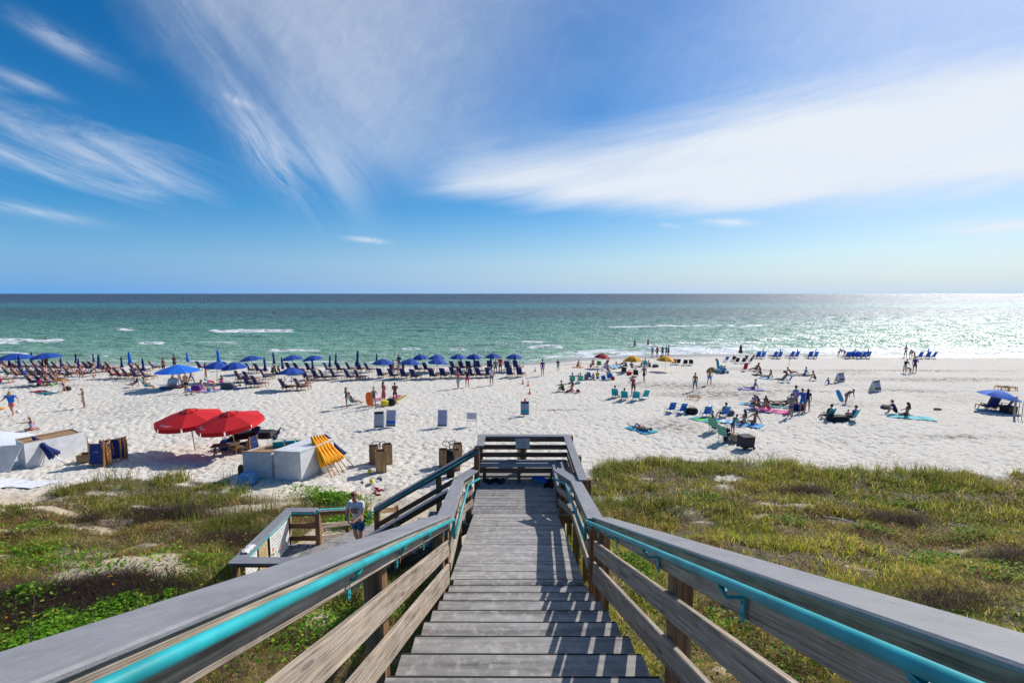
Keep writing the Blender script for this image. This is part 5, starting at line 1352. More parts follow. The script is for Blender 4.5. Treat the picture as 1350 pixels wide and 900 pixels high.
# folded umbrellas standing
CU = make_closed(2.0, 'navy'); CB = make_closed(2.35, 'royal', .2); CS = make_closed(2.0, 'royal', .17)
GC = 'folded navy umbrellas standing in the lounger rows'
for i, (px, py, s, txt) in enumerate([(0.5, 484, .8, 'folded navy umbrella cut by the left edge of the view'), (13.5, 489, 1.0, 'slim folded navy umbrella below the left wide open umbrella'), (27, 493, 1.3, 'bulky folded navy umbrella in front of the left wide open umbrella'),
    (42.5, 483, 1.15, 'folded navy umbrella between the two wide open ones'), (56, 488, .85, 'short folded navy umbrella under the left rim of the second wide umbrella'), (82, 489, .95, 'folded navy umbrella just right of the second wide open umbrella'),
    (100.5, 484.5, 1.1, 'tall folded navy umbrella rising over the sea right of the wide umbrellas'), (104, 489.5, .9, 'folded navy umbrella beside the sunbather in white'), (125, 482.5, 1.0, 'folded navy umbrella silhouetted on the surf left of the light blue folded ones'),
    (130.5, 495, 1.35, 'folded navy umbrella standing closest to the wide gap of sand in the left crowd'), (161.5, 491.5, 1.1, 'folded navy umbrella left of the tall light blue folded one'), (190.5, 497, 1.2, 'folded navy umbrella over the last loungers of the left crowd'),
    (351, 498, 1.25, 'folded navy umbrella beside the lone lounger right of the overlapping umbrellas'), (362.5, 487, 1.25, 'folded navy umbrella behind people in pink and black'), (373.8, 494, 1.15, 'slim folded navy umbrella at the rim of the nearest open umbrella'),
    (413, 494, 1.1, 'folded navy umbrella below the right end of the navy trio'), (434.5, 491.5, 1.2, 'left of the two slim folded navy umbrellas right of the trio'), (442.5, 488, 1.2, 'right of the two slim folded navy umbrellas right of the trio'),
    (470.5, 493, 1.55, 'tall folded navy umbrella between two pairs of loungers'), (497, 488, 1.15, 'folded dark umbrella rising behind the open one near the rose dress'), (607.3, 488, 1.0, 'folded navy umbrella under the first of the four even umbrellas'),
    (626.5, 492, 1.25, 'folded navy umbrella in front of the second even umbrella'), (646.5, 492, 1.25, 'folded navy umbrella behind the man in the white shirt'), (678.8, 489.5, 1.1, 'folded navy umbrella below the rightmost navy umbrella')]):
    use('cu', CU, G(px, py), i*17, txt, GC, (s, s, s*.92), (random.uniform(-4, 4), random.uniform(-4, 4)))
for px, py, s, txt in [(173.5, 488, 1.05, 'tall folded light blue umbrella leftmost of three along the surf'), (248.8, 483, .9, 'folded light blue umbrella behind the large bright blue umbrella'), (290, 487, 1.15, 'biggest folded light blue umbrella rising above the mid blue pair')]:
    use('cb', CB, G(px, py), 20, txt, 'folded light blue umbrellas by the surf', (s, s, s), (2, -3))
use('cg', make_closed(2.1, 'brown', .3), G(976, 471), 0, 'folded brown grey conical umbrella above the dark low chairs on the right')
for px, py, txt in [(1004.5, 471.5, 'slim folded blue umbrella at the first lounger pair right of the brown cone'), (1027.5, 471.5, 'slim folded blue umbrella at the second lounger pair by the surf'), (1049.8, 471.5, 'slim folded blue umbrella at the third lounger pair by the surf'), (1074, 471.5, 'slim folded blue umbrella at the fourth lounger pair by the surf'),
                    (1125.5, 471.5, 'slim folded blue umbrella in the middle of the row of six loungers'), (1143, 471.5, 'slim folded blue umbrella at the right end of the row of six loungers'), (1222, 471.5, 'slim folded blue umbrella at the far right surf loungers')]:
    use('cs', CS, G(px, py), 0, txt, 'slim folded blue umbrellas on the right', (.62, .62, .78), (0, 6))

# loungers ------------------------------------------------------------
LN = make_lounger('navy'); LBL = make_lounger('royal', M_LWOOD)
SUITS = ['red', 'royal', 'hot', 'black', 'teal', 'white', 'lav', 'orange', 'navy', 'rose', 'green', 'dark']
random.seed(5)
def row(pts, rz, name, group, occ, kind='ln', mk=LN, sc=1.0):
    for i, p in enumerate(pts):
        P = G(p[0]+random.uniform(-1, 1), p[1]+random.uniform(-.3, .3)); r = rz+random.uniform(-15, 15)
        use(kind, mk, P, r, '%s lounger, %s from left in the %s' % ('blue' if kind == 'lb' else 'navy', ORD[i], name), group, (sc, sc, sc))
        if i in occ:
            c1 = random.choice(SUITS); man = random.random() < .4; sk_ = random.choice('aabcd'); hr = random.choice(['brown', 'dark', 'blond', 'brown', 'grey'])
            a = math.radians(r); loc = P+Vector((math.sin(a)*.10, -math.cos(a)*.10, 0))
            wear = [('shorts', c1)] if man else ([('top', c1), ('brief', c1)] if random.random() < .6 else [('suit', c1)])
            nm = {'hot': 'hot pink', 'lav': 'lavender', 'dark': 'black', 'royal': 'blue'}.get(c1, c1)
            person(loc, r, random.choice(['lounge', 'lounge2']), sk_, (hr, 'short' if man else 'long'), wear, 'sunbather in %s %s, %s lounger of the %s' % (nm, 'swim shorts' if man else 'swimwear', ORD[i], name), h=random.uniform(1.6, 1.78), group='sunbathers on loungers', seat=.36*sc)
row([(12, 487), (22, 487.5), (31, 487), (39, 487), (50, 487.5), (60, 486.5), (69, 487.5), (78, 488), (88, 487), (97, 487.5), (108, 487.5), (117, 488), (126, 488), (137, 489), (148, 488.5)], -40, 'seaward row, left crowd', 'loungers in the left crowd', {0, 1, 2, 4, 5, 6, 7, 8, 10, 11, 12, 13, 14})
row([(14, 496.5), (24, 497), (36, 497), (46, 497.5), (57, 497), (66, 497), (76, 498), (94, 496.5), (113, 496)], -42, 'second row, left crowd', 'loungers in the left crowd', {0, 1, 2, 3, 4, 5, 6, 7, 8})
row([(46, 507.5), (56, 507.5), (67, 507), (77, 505.5)], -44, 'front row, left crowd', 'loungers in the left crowd', {0, 1, 2, 3})
row([(150, 498), (160, 498.5), (170, 498.5), (182, 499), (194, 500)], -40, 'row by the light blue folded umbrella', 'loungers in the left crowd', {0, 1, 2, 3})
row([(178, 490.5), (187, 491), (204, 488), (266, 487.5), (302, 488)], -35, 'sparse surf row left of centre', 'loungers in the left crowd', {0, 1, 2})
use('ln', LN, G(2, 504), -40, 'navy canvas lounger cut off by the left edge of the view', None)
row([(331.5, 491), (342, 491.5), (384, 490), (394, 490.5), (410, 490), (433, 490), (449, 490.5)], -32, 'surf row around the navy trio', 'loungers left of centre', {2})
row([(330, 503), (351, 500), (406.5, 500.5), (420, 500.5), (430, 500.5), (444, 499.5)], -34, 'second row around the navy trio', 'loungers left of centre', {0})
row([(318, 503), (330.5, 510), (342, 509.5), (378.5, 514.5), (397, 514)], -34, 'front row at the nearest umbrella', 'loungers left of centre', {0, 3, 4})
row([(463, 489.5), (476, 490), (487.5, 490), (519, 490), (552, 490), (563, 490)], -30, 'surf row of the centre block', 'loungers at centre', {3})
row([(462.5, 500.5), (475.5, 500.5), (502.5, 498), (518.5, 498.5), (533.5, 499), (547.5, 499.5), (571.5, 498.5), (585, 498)], -32, 'second row of the centre block', 'loungers at centre', {5, 6})
row([(599.5, 487.5), (610, 487.5), (619, 487), (631, 486.5), (645.5, 486), (669, 487), (682, 486.5)], -22, 'surf row before the orange cones', 'loungers right of centre', {5})
row([(600, 497), (610, 497.5), (621, 497.5), (632.5, 497.5), (645.5, 497), (673, 496.5), (685.5, 496.5)], -24, 'second row before the orange cones', 'loungers right of centre', {0})
row([(997.5, 472), (1003.8, 472), (1019.3, 472), (1025.5, 472), (1042.2, 472), (1048.5, 472), (1066, 472), (1072.2, 472)], 14, 'four surf pairs on the right', 'blue loungers on the right', {2}, 'lb', LBL, .95)
row([(1116, 472), (1121, 472), (1126, 472), (1131.2, 472), (1136.4, 472), (1141.8, 472)], 14, 'row of six by the surf', 'blue loungers on the right', set(), 'lb', LBL, .95)
row([(1211, 472.5), (1220.5, 472.5), (1228, 472.5)], 14, 'trio at the far right surf', 'blue loungers on the right', set(), 'lb', LBL, .95)
use('ln', LN, G(1322, 541.5), 28, 'navy canvas lounger under the tilted blue umbrella on the right')
use('ln', LN, G(1303, 541), -12, 'wood framed lounger left under the tilted blue umbrella')

# low chairs ------------------------------------------------------------
def chair(kind, mk, px, py, rz, label, who=None, group=None, scale=None):
    P = G(px, py); o = use(kind, mk, P, rz, label, group, scale)
    if who:
        a = math.radians(rz); loc = P+Vector((math.sin(a)*.06, -math.cos(a)*.06, 0)); person(loc, rz, who[0], who[1], who[2], who[3], who[4], seat=.20, **(who[5] if len(who) > 5 else {}))
    return o
TQ = make_lowchair('teal', 'aqua'); BL = make_lowchair('blue', 'sky'); GR = make_lowchair('dark'); ST = make_lowchair('lime', None, 'blue'); SG = make_lowchair('mint', None, 'green')
GT = 'teal low beach chairs'
chair('tq', TQ, 811.5, 523.5, -25, 'teal low chair leftmost of the four around the standing man in red brown', ('chair', 'b', ('dark', 'short'), [('shirt', 'slate'), ('shorts', 'dark')], 'person in a dark shirt raising an arm in the leftmost teal chair'), GT)
chair('tq', TQ, 823.5, 526.5, -20, 'teal green low chair second of the four around the standing man', ('chair2', 'a', ('brown', 'short'), [('shirt', 'green'), ('shorts', 'navy')], 'person in green sitting in the second of four teal chairs'), GT)
chair('tq', TQ, 838, 527, -10, 'empty teal low chair in front of the standing man in red brown', None, GT)
chair('tq', TQ, 849, 525, 18, 'empty teal low chair tilted right at the end of the four', None, GT)
chair('tq', TQ, 1090, 551.5, 15, 'teal low chair holding a man in black near the right towels', ('chair', 'b', ('dark', 'short'), [('shirt', 'black'), ('shorts', 'navy')], 'man in black shirt seated in a teal chair seen from behind'), GT)
chair('tq', TQ, 1121, 553.5, 30, 'teal low chair right of the black bag with two heads above', ('chair', 'a', ('brown', 'short'), [('shirt', 'blue'), ('shorts', 'black')], 'person in blue seated right of the black bag'), GT)
chair('tq', TQ, 851, 482.5, -25, 'teal low chair right of the left yellow umbrella', ('chair', 'a', ('brown', 'short'), [('shirt', 'sky'), ('shorts', 'dark')], 'person in a sky blue shirt sitting right of the left yellow umbrella'), GT)
chair('tq', TQ, 466.5, 533, -50, 'blue teal low chair in the group of five women', ('chair2', 'b', ('dark', 'cap'), [('shirt', 'slate'), ('shorts', 'grey')], 'man in a grey shirt seated in the teal chair among the women'), GT)
chair('tq', TQ, 237, 511, 150, 'teal low chair facing the camera under the large bright blue umbrella', None, GT)
chair('tq', TQ, 195, 511.5, -60, 'teal low chair left of the large bright blue umbrella', ('chair', 'b', ('dark', 'short'), [('shorts', 'teal')], 'shirtless sunbather in teal shorts in the chair left of the large blue umbrella'), GT)
GB = 'blue low beach chairs'
chair('bl', BL, 883, 542.5, 15, 'empty blue low chair leftmost on the open sand', None, GB); chair('bl', BL, 897, 544, 20, 'empty blue low chair second from left next to the black bag', None, GB)
chair('bl', BL, 929.5, 548, 8, 'empty blue low chair just right of the black and yellow bag', None, GB)
chair('bl', BL, 953, 548.5, 14, 'blue low chair with a person in purple holding a child', ('chair', 'b', ('dark', 'short'), [('shirt', 'purple'), ('shorts', 'navy')], 'person in purple seated in the rightmost blue chair'), GB)
chair('bl', BL, 803.5, 500, -12, 'blue low chair right of the person in the yellow shirt', ('chair', 'b', ('dark', 'short'), [('tank', 'blue'), ('shorts', 'black')], 'person in blue seated right of the yellow shirt'), GB)
chair('bl', BL, 779, 499.5, -50, 'white and blue low chair left of the person in yellow', None, GB)
chair('bl', BL, 956.5, 476, 15, 'lone blue low chair left of the dark chairs by the surf', None, GB)
chair('bl', BL, 1038, 503.5, 40, 'navy low chair right of the green one near the towels', None, GB)
GD = 'dark grey low beach chairs'
for i, (px, py, rz) in enumerate([(893.5, 480, 0), (903, 481, -10), (911, 481, -25)]):
    chair('gr', GR, px, py, rz, 'dark grey low chair, %s of three right of the right yellow umbrella' % ORD[i], None, GD)
for i, (px, py, rz) in enumerate([(966, 475.5, -15), (970.5, 478.5, -15), (979, 478.5, -15), (982, 475, -15), (987.5, 478, 10), (990, 474.5, 10)]):
    chair('gr', GR, px, py, rz+20, 'dark grey low chair, %s of six around the brown folded umbrella' % ORD[i], None, GD)
chair('gr', GR, 822, 492, -5, 'dark low chair with a person in black beside the striped cloth', ('chair', 'c', ('dark', 'short'), [('shirt', 'black'), ('shorts', 'dark')], 'person in black sitting beside the blue and white striped cloth'), GD)
chair('gr', GR, 838, 496, -15, 'dark low chair with a person in pale lavender, right of the red bag', ('chair2', 'a', ('dark', 'short'), [('shirt', 'lav'), ('shorts', 'white')], 'person in a pale lavender shirt seated right of the red bag'), GD)
GS = 'blue and green striped low chairs'
chair('st', ST, 754.5, 504, -5, 'blue and green striped low chair on the left of a pair', ('chair', 'b', ('dark', 'short'), [('tank', 'dark'), ('shorts', 'dark')], 'person in the left striped chair of the pair, head above the back'), GS)
chair('st', ST, 764.5, 504, 5, 'blue and green striped low chair on the right of a pair', ('chair', 'd', ('grey', 'cap'), [('shirt', 'white'), ('shorts', 'blue')], 'person with a grey cap in the right striped chair of the pair'), GS)
chair('sg', make_lowchair('mint', None, 'green', seat_h=.36), 941.5, 568, -45, 'mint and green webbed chair nearer the yellow green towel', ('chair', 'b', ('red', 'short'), [('shirt', 'lav'), ('shorts', 'denim')], 'man with reddish hair in the webbed mint chair', {'dz': 0}), 'mint webbed chairs')
chair('sg', None, 955, 581, -55, 'mint and green webbed chair behind the black wagon', None, 'mint webbed chairs')
chair('gg', make_lowchair('green', None), 789.5, 483, -10, 'bright green low chair under the faded red umbrella', None)
chair('gg', None, 1030, 503.5, 50, 'bright green low chair beside the navy one near the towels', ('lounge', 'b', ('dark', 'long'), [('suit', 'teal')], 'woman in teal swimsuit lying back in the bright green chair'))
chair('gr', GR, 887.5, 480, 10, 'dark grey low chair at the edge of the right yellow umbrella', None, GD)
chair('lv', make_lowchair('lav', None), 797, 488, 12, 'lavender low chair below the right rim of the faded red umbrella', None)
chair('rd', make_lowchair('crimson', 'red', high=.85), 980.5, 488.5, 10, 'tall backed red chair below the dark chairs on the right', None, 'red beach chairs'); chair('rd', None, 995.5, 488.5, 40, 'short red chair with a person in it right of the tall red one', ('chair2', 'c', ('dark', 'short'), [('shirt', 'olive'), ('shorts', 'black')], 'person in olive seated in the right red chair'), 'red beach chairs')

# people ------------------------------------------------------------------
# hero boy coming up the exit ramp
bp_ = atY(471, 690, 12.95)
boy = person((bp_.x, 12.95, CZ-7.15), 176, 'phone', 'd', ('red', 'short'), [('shirt', 'white'), ('shorts', 'ocean')], 'boy with reddish hair in a white printed tee and blue shorts on the lower platform', h=1.52)
POSES['boywalk'] = dict(torso=8, head=30, arms=((24, 72, 9), (20, 62, 9)), inw=(24, 38), legs=((16, 2), (-10, -30)), feet=(92, 62))
for ch in list(boy.children): bpy.data.objects.remove(ch)
bpy.data.objects.remove(boy)
bp_ = atY(472, 690, 11.6)
boy = person((bp_.x, 11.6, CZ-6.93), 172, 'boywalk', 'd', ('red', 'short'), [('shirt', 'white'), ('shorts', 'ocean')], 'boy with reddish hair in a white printed tee and blue shorts on the lower platform', h=1.74)
m_ = MB(); J = build_body('boywalk')[1]; fwd = (J['neck']-J['pelvis']).normalized(); nrm = Vector((0, fwd.z, -fwd.y)); o_ = J['chest']-fwd*.10+nrm*.1455; r_ = random.Random(2)
for k in range(3):
    for q in range(2):
        a = o_+Vector((-.085+.058*k, 0, 0))+fwd*(-.04+.075*q)*1.0; w, h_ = .05, .066
        m_.add([a, a+Vector((w, 0, 0)), a+Vector((w, 0, 0))+fwd*h_, a+fwd*h_], [(0, 1, 2, 3)], None, (k+q) % 3)
pr_ = m_.build('shirt_print', [cloth('brown'), cloth('slate'), cloth('rose')], boy)

P_(17, 548, 195, 'run', 'd', ('bald', 'short'), [('shirt', 'royal'), ('shorts', 'rose')], 'big man in a blue tee and coral shorts running at the left edge', h=1.82, fat=1.3)
P_(111.5, 537.5, 150, 'phone', 'a', ('blond', 'short'), [('dress', 'cream')], 'woman in a pale grey dress with hands at her face on open sand', h=1.55)
P_(85, 518, 130, 'walk2', 'a', ('yellow', 'sunhat'), [('suit', 'purple')], 'child in a purple swimsuit and yellow hat by the dark bags', h=1.25)
P_(42.5, 567, 70, 'reach', 'a', ('blond', 'tail'), [('tank', 'lav'), ('shorts', 'rose')], 'girl in a white vest sitting on the sand with one arm stretched out', h=1.5)
P_(62, 487.5, 180, 'stand', 'b', ('white', 'cap'), [('shirt', 'red'), ('shorts', 'red')], 'lifeguard in red standing behind the second wide navy umbrella', h=2.0)
P_(246, 517, 10, 'stand', 'd', ('bald', 'short'), [('shorts', 'dark')], 'heavy shirtless man in dark trunks under the large blue umbrella', h=1.8, fat=1.2)
P_(252.5, 506, -20, 'walk', 'd', ('blond', 'long'), [('top', 'lav'), ('brief', 'lav')], 'woman in a lavender bikini behind the heavy man', h=1.7)
P_(272, 499.5, -60, 'carry', 'b', ('dark', 'long'), [('top', 'black'), ('brief', 'black')], 'woman in a black bikini walking behind the family group', h=1.72)
P_(216, 491, 0, 'stand', 'c', ('dark', 'short'), [('shorts', 'navy')], 'shirtless man standing by the surf left of the large blue umbrella', h=1.75)
P_(230.5, 487, 0, 'stand', 'c', ('dark', 'short'), [('tank', 'slate'), ('shorts', 'navy')], 'person whose head shows above the large blue umbrella', h=1.95)
P_(252, 519.5, -95, 'prop', 'a', ('brown', 'long'), [('suit', 'royal')], 'girl in a blue swimsuit propped on her elbows nearest the camera', h=1.5)
P_(268, 513, -60, 'sitg', 'a', ('blond', 'long'), [('top', 'blue'), ('brief', 'blue')], 'woman in a blue bikini sitting on the sand left of the pink bag')
P_(283, 515, 120, 'bend', 'a', ('aqua', 'cap'), [('shirt', 'hot'), ('shorts', 'yellow')], 'woman bending in a hot pink top and mustard shorts', h=1.6)
P_(226, 506, -20, 'knees', 'd', ('blond', 'long'), [('top', 'purple'), ('brief', 'purple')], 'person sitting in purple in the shade of the large blue umbrella')
P_(239, 503, -40, 'sitg', 'b', ('dark', 'short'), [('shorts', 'navy')], 'shirtless person sitting behind the heavy man')
P_(231, 511.5, 100, 'lie', 'a', ('brown', 'long'), [('suit', 'hot')], 'woman in hot pink lying beneath the large blue umbrella')
P_(306, 511, 95, 'lie', 'a', ('brown', 'short'), [('shorts', 'tan')], 'person lying on the lilac towel right of the family group')
P_(176, 510, 75, 'prop', 'b', ('dark', 'long'), [('suit', 'lav')], 'woman in lavender reclining on the sand left of the teal chair')
P_(413, 504, 75, 'prop', 'b', ('dark', 'long'), [('suit', 'sky')], 'woman in pale blue leaning back on the sand right of the nearest umbrella')
P_(404, 507, 75, 'sitg', 'a', ('brown', 'long'), [('suit', 'red')], 'woman in red stretched out beside the nearest navy umbrella')
P_(358.5, 492, -20, 'knees', 'a', ('brown', 'short'), [('shirt', 'rose'), ('shorts', 'dark')], 'person in a rose shirt seated left of the green topped one')
P_(364, 492.5, -60, 'sitg', 'b', ('dark', 'short'), [('shirt', 'green'), ('shorts', 'black')], 'person in green and black seated below the folded umbrella')
P_(369, 492, -70, 'sitg', 'a', ('brown', 'long'), [('suit', 'orange')], 'person in orange seated right of the green topped one')
P_(457.3, 537.5, -50, 'stand2', 'a', ('blond', 'long'), [('suit', 'navy')], 'blond woman in a dark patterned swimsuit at the left of the women', h=1.62)
P_(493.3, 537.3, -150, 'stand2', 'a', ('teal', 'cap'), [('suit', 'slate')], 'woman in a teal cap and grey swimsuit beside the red board', h=1.62)
P_(506.2, 531, -40, 'cross', 'a', ('red', 'long'), [('dress', 'rose')], 'tall red haired woman in a long rose dress', h=1.75)
P_(521, 530, 15, 'cross', 'b', ('dark', 'short'), [('shirt', 'brown'), ('shorts', 'black')], 'person in a maroon tee and dark shorts beside the pink float', h=1.62, fat=1.15)
P_(604, 511.5, 25, 'walk', 'a', ('brown', 'short'), [('shirt', 'rose'), ('shorts', 'aqua')], 'person in aqua shorts with a dark backpack walking left of the man in black', h=1.7)
P_(616, 510.2, 0, 'stand', 'a', ('grey', 'short'), [('shirt', 'black'), ('shorts', 'hot')], 'man in a black tee and pink shorts', h=1.78)
P_(648, 507.8, 20, 'stand', 'b', ('dark', 'short'), [('shirt', 'white'), ('shorts', 'denim')], 'man in a white tee and denim shorts seen from behind', h=1.85)
P_(653.3, 492.5, 0, 'walk', 'b', ('grey', 'cap'), [('shirt', 'grey'), ('shorts', 'denim')], 'man in a grey tee left of the man in red', h=1.75)
P_(659.5, 491.5, 170, 'stand', 'b', ('dark', 'cap'), [('shirt', 'red'), ('shorts', 'dark')], 'lifeguard in a red shirt near the orange cones', h=1.95)
P_(526.3, 486.5, 180, 'stand2', 'c', ('dark', 'cap'), [('long', 'navy'), ('trousers', 'navy')], 'attendant dressed all in navy standing by the surf', h=1.9)
P_(531, 487, 0, 'knees', 'c', ('dark', 'short'), [('shirt', 'dark'), ('shorts', 'dark')], 'dark clothed person crouching right of the navy attendant')
P_(518.5, 491, 150, 'stand', 'a', ('dark', 'short'), [('shirt', 'pink'), ('shorts', 'rose')], 'person in pink standing at the right rim of the umbrella behind the women', h=1.55)
P_(525, 490, 0, 'knees', 'd', ('blond', 'short'), [('shirt', 'white'), ('shorts', 'cream')], 'person in white sitting below the navy attendant')
P_(715.2, 495, 10, 'stand', 'b', ('navy', 'cap'), [('shirt', 'purple'), ('shorts', 'lav')], 'man in a purple tee and lilac shorts right of the cones', h=1.85)
P_(735.5, 489, 10, 'stand2', 'b', ('dark', 'short'), [('shirt', 'black'), ('shorts', 'teal')], 'child in a black top and teal shorts at the wet sand', h=1.45)
P_(761, 484, -60, 'knees', 'b', ('dark', 'short'), [('shorts', 'grey')], 'shirtless man sitting alone near the swash')
P_(781.5, 482, -20, 'knees', 'b', ('dark', 'short'), [('shorts', 'navy')], 'shirtless man sitting under the left of the red umbrella')
P_(778.5, 485, -30, 'knees', 'a', ('brown', 'short'), [('shirt', 'red'), ('shorts', 'red')], 'child in red sitting left of the green chair', h=1.2)
P_(800, 482.5, 20, 'chair2', 'b', ('red', 'cap'), [('shirt', 'slate'), ('shorts', 'dark')], 'person in a red cap sitting right of the green chair')
P_(758, 496, 90, 'prone', 'c', ('brown', 'short'), [('shorts', 'brown')], 'child lying on the sand behind the striped chairs', h=1.2)
P_(742.5, 516, 40, 'knees', 'b', ('dark', 'short'), [('shirt', 'olive'), ('trousers', 'olive')], 'person wrapped in olive green sitting below the striped chairs', fat=1.3)
P_(753.5, 516, 60, 'side', 'a', ('dark', 'long'), [('suit', 'rose')], 'woman in rose sitting right of the olive figure')
P_(788, 500.5, -5, 'knees', 'b', ('dark', 'short'), [('shirt', 'lemon'), ('shorts', 'blue')], 'person in a bright yellow shirt seated with back to camera')
P_(801, 494, 0, 'stand', 'b', ('brown', 'short'), [('shorts', 'navy')], 'shirtless man behind the blue chair right of the yellow shirt', h=1.35)
P_(817, 483.5, 70, 'prop', 'b', ('dark', 'short'), [('shirt', 'rose'), ('shorts', 'dark')], 'person in a pinkish shirt reclining left of the yellow umbrella')
P_(826, 484.5, 40, 'knees', 'b', ('dark', 'short'), [('shirt', 'navy'), ('shorts', 'navy')], 'person in navy under the left yellow umbrella')
P_(845, 483.5, 60, 'sitg', 'b', ('dark', 'short'), [('shirt', 'teal'), ('shorts', 'teal')], 'person in dark teal right under the left yellow umbrella')
P_(848.8, 503, 20, 'walk', 'b', ('grey', 'short'), [('shirt', 'grey'), ('shorts', 'black')], 'person in a grey tee and black shorts walking away from the yellow umbrella', h=1.78, fat=1.1)
P_(834.8, 521, 0, 'lean', 'b', ('red', 'short'), [('shirt', 'rose'), ('shorts', 'brown')], 'man in a red brown shirt standing over the four teal chairs', h=1.8, fat=1.15)
for px, py, sk_, fc, c1, l in [(836.8, 456.5, 'c', 0, 'dark', 'left wader standing in the shallow surf'), (854.2, 455.5, 'c', 20, 'navy', 'right wader standing in the shallow surf')]:
    d = ray(px, py); t = (CZ-.0)/-d.z; person((d.x*t, d.y*t, -.45), fc, 'stand2', sk_, ('dark', 'short'), [('shorts', c1)], l, h=1.85)
for px, py, c1, c2, hr, l, fc in [(860, 470.5, 'lav', 'tan', 'grey', 'person in a pale lilac shirt leftmost of five at the water edge', 20), (866.2, 470.5, 'red', 'navy', 'brown', 'person in a red shirt second of five at the water edge', 10), (873.2, 470.5, 'brown', 'black', 'dark', 'person in maroon in the middle of five at the water edge', 0),
                                (878.4, 470, 'teal', 'dark', 'dark', 'person in dark teal fourth of five at the water edge', -40), (881.3, 470, 'slate', 'dark', 'brown', 'tall person in slate green rightmost of five at the water edge', 60)]:
    P_(px, py, fc, 'stand', 'b', (hr, 'short'), [('shirt', c1), ('shorts', c2)], l, h=1.75 if c1 != 'slate' else 1.9)
P_(916, 515, 150, 'walk', 'c', ('dark', 'short'), [('shorts', 'teal')], 'shirtless man in teal shorts walking left of the man in blue shorts', h=1.75)
P_(935, 507.5, 165, 'walk2', 'b', ('dark', 'short'), [('shorts', 'royal')], 'shirtless man in blue shorts walking across the sand', h=1.75)
P_(845, 566.5, 40, 'lie', 'b', ('brown', 'short'), [('shirt', 'grey'), ('shorts', 'rose')], 'person lying on the small teal blanket above the stairway landing', h=1.65)
P_(954, 492, 100, 'sitg', 'b', ('dark', 'short'), [('shirt', 'royal'), ('shorts', 'dark')], 'person in blue sitting beside the teal and white sun shelter')
P_(1003, 494, 20, 'knees', 'b', ('brown', 'long'), [('top', 'brown'), ('brief', 'brown')], 'woman with long brown hair sitting right of the red chairs')
P_(1014, 498, 50, 'sitg', 'a', ('brown', 'long'), [('top', 'hot'), ('brief', 'purple')], 'woman in a pink and purple bikini on the pale towel')
P_(994, 512, 60, 'sitg', 'b', ('dark', 'short'), [('shirt', 'lav'), ('shorts', 'brown')], 'man in a lavender shirt sitting on the violet towel')
P_(1043, 493.5, -80, 'prop', 'c', ('dark', 'short'), [('shorts', 'crimson')], 'person in dark red lying back on the grey blanket')
P_(1061, 494, 80, 'sitg', 'b', ('dark', 'short'), [('shirt', 'sky'), ('shorts', 'navy')], 'person in a pale blue shirt sitting on the grey blanket')
P_(1075, 501, 60, 'knees', 'c', ('dark', 'short'), [('shorts', 'brown')], 'brown skinned shirtless person crouching alone on the sand')
P_(1092.5, 506, -90, 'sitg', 'b', ('dark', 'short'), [('shirt', 'royal'), ('shorts', 'royal')], 'child in blue sitting by the left striped sign', h=1.25)
P_(1105, 469, -80, 'bend', 'b', ('dark', 'short'), [('shirt', 'red'), ('shorts', 'rose')], 'child in red bending left of the six loungers', h=1.4)
P_(1113.2, 470, 80, 'bend', 'b', ('dark', 'short'), [('shirt', 'lav'), ('shorts', 'brown')], 'adult in lilac bending over the six loungers', h=1.8)
P_(1042, 549, 10, 'hips', 'b', ('dark', 'short'), [('shirt', 'grey'), ('shorts', 'denim')], 'woman in a grey tee and denim shorts nearest of the standing group', h=1.65)
P_(1047.5, 541, 15, 'hips', 'b', ('dark', 'short'), [('shirt', 'lav'), ('shorts', 'grey')], 'tall man in a lavender grey tee in the standing group', h=1.9, fat=1.15)
P_(1057.5, 543.5, -25, 'lean', 'b', ('dark', 'short'), [('shirt', 'royal'), ('shorts', 'blue')], 'man in a blue tee and bright blue shorts in the standing group', h=1.85)
P_(1064, 541.5, -40, 'stand', 'b', ('dark', 'long'), [('shirt', 'navy'), ('shorts', 'tan')], 'person in navy rightmost of the standing group', h=1.65)
P_(1115.5, 532, -80, 'bend2', 'b', ('hot', 'cap'), [('shirt', 'slate'), ('shorts', 'grey')], 'child with a pink cap bending down beside a teal bodyboard', h=1.55)
P_(994.5, 532, 150, 'reach', 'b', ('brown', 'short'), [('shirt', 'lav'), ('shorts', 'navy')], 'child in a pale tee reaching out on the dark towel', h=1.4)
P_(1001.5, 539, 40, 'knees', 'b', ('dark', 'long'), [('top', 'rose'), ('brief', 'rose')], 'woman in a rose bikini sitting left on the pink towels')
P_(1013.5, 541, 30, 'knees', 'a', ('brown', 'long'), [('top', 'hot'), ('brief', 'hot')], 'woman in a pink bikini sitting right on the pink towels')
P_(1024, 534, 70, 'lie', 'b', ('dark', 'long'), [('top', 'aqua'), ('brief', 'aqua')], 'sunbather with raised knees behind the pink towels')
P_(980.5, 558.5, 20, 'side', 'a', ('brown', 'long'), [('top', 'white'), ('brief', 'blue')], 'long haired woman in a white bikini top on the blue towel')
P_(994.5, 558, 90, 'side', 'b', ('dark', 'long'), [('top', 'tan'), ('brief', 'tan')], 'woman in a tan bikini sitting sideways facing left')
P_(965.5, 573, -65, 'lean', 'b', ('brown', 'short'), [('shirt', 'teal'), ('shorts', 'denim')], 'man in a teal tee leaning over the webbed chairs', h=1.35)
P_(962, 582.5, 160, 'sitg', 'a', ('brown', 'short'), [('shirt', 'white'), ('shorts', 'lav')], 'small child in white beside the black wagon', h=1.0)
P_(939.5, 549, 0, 'knees', 'b', ('lav', 'cap'), [('shirt', 'sky'), ('shorts', 'sky')], 'small child in pale blue between the two right blue chairs', h=1.0)
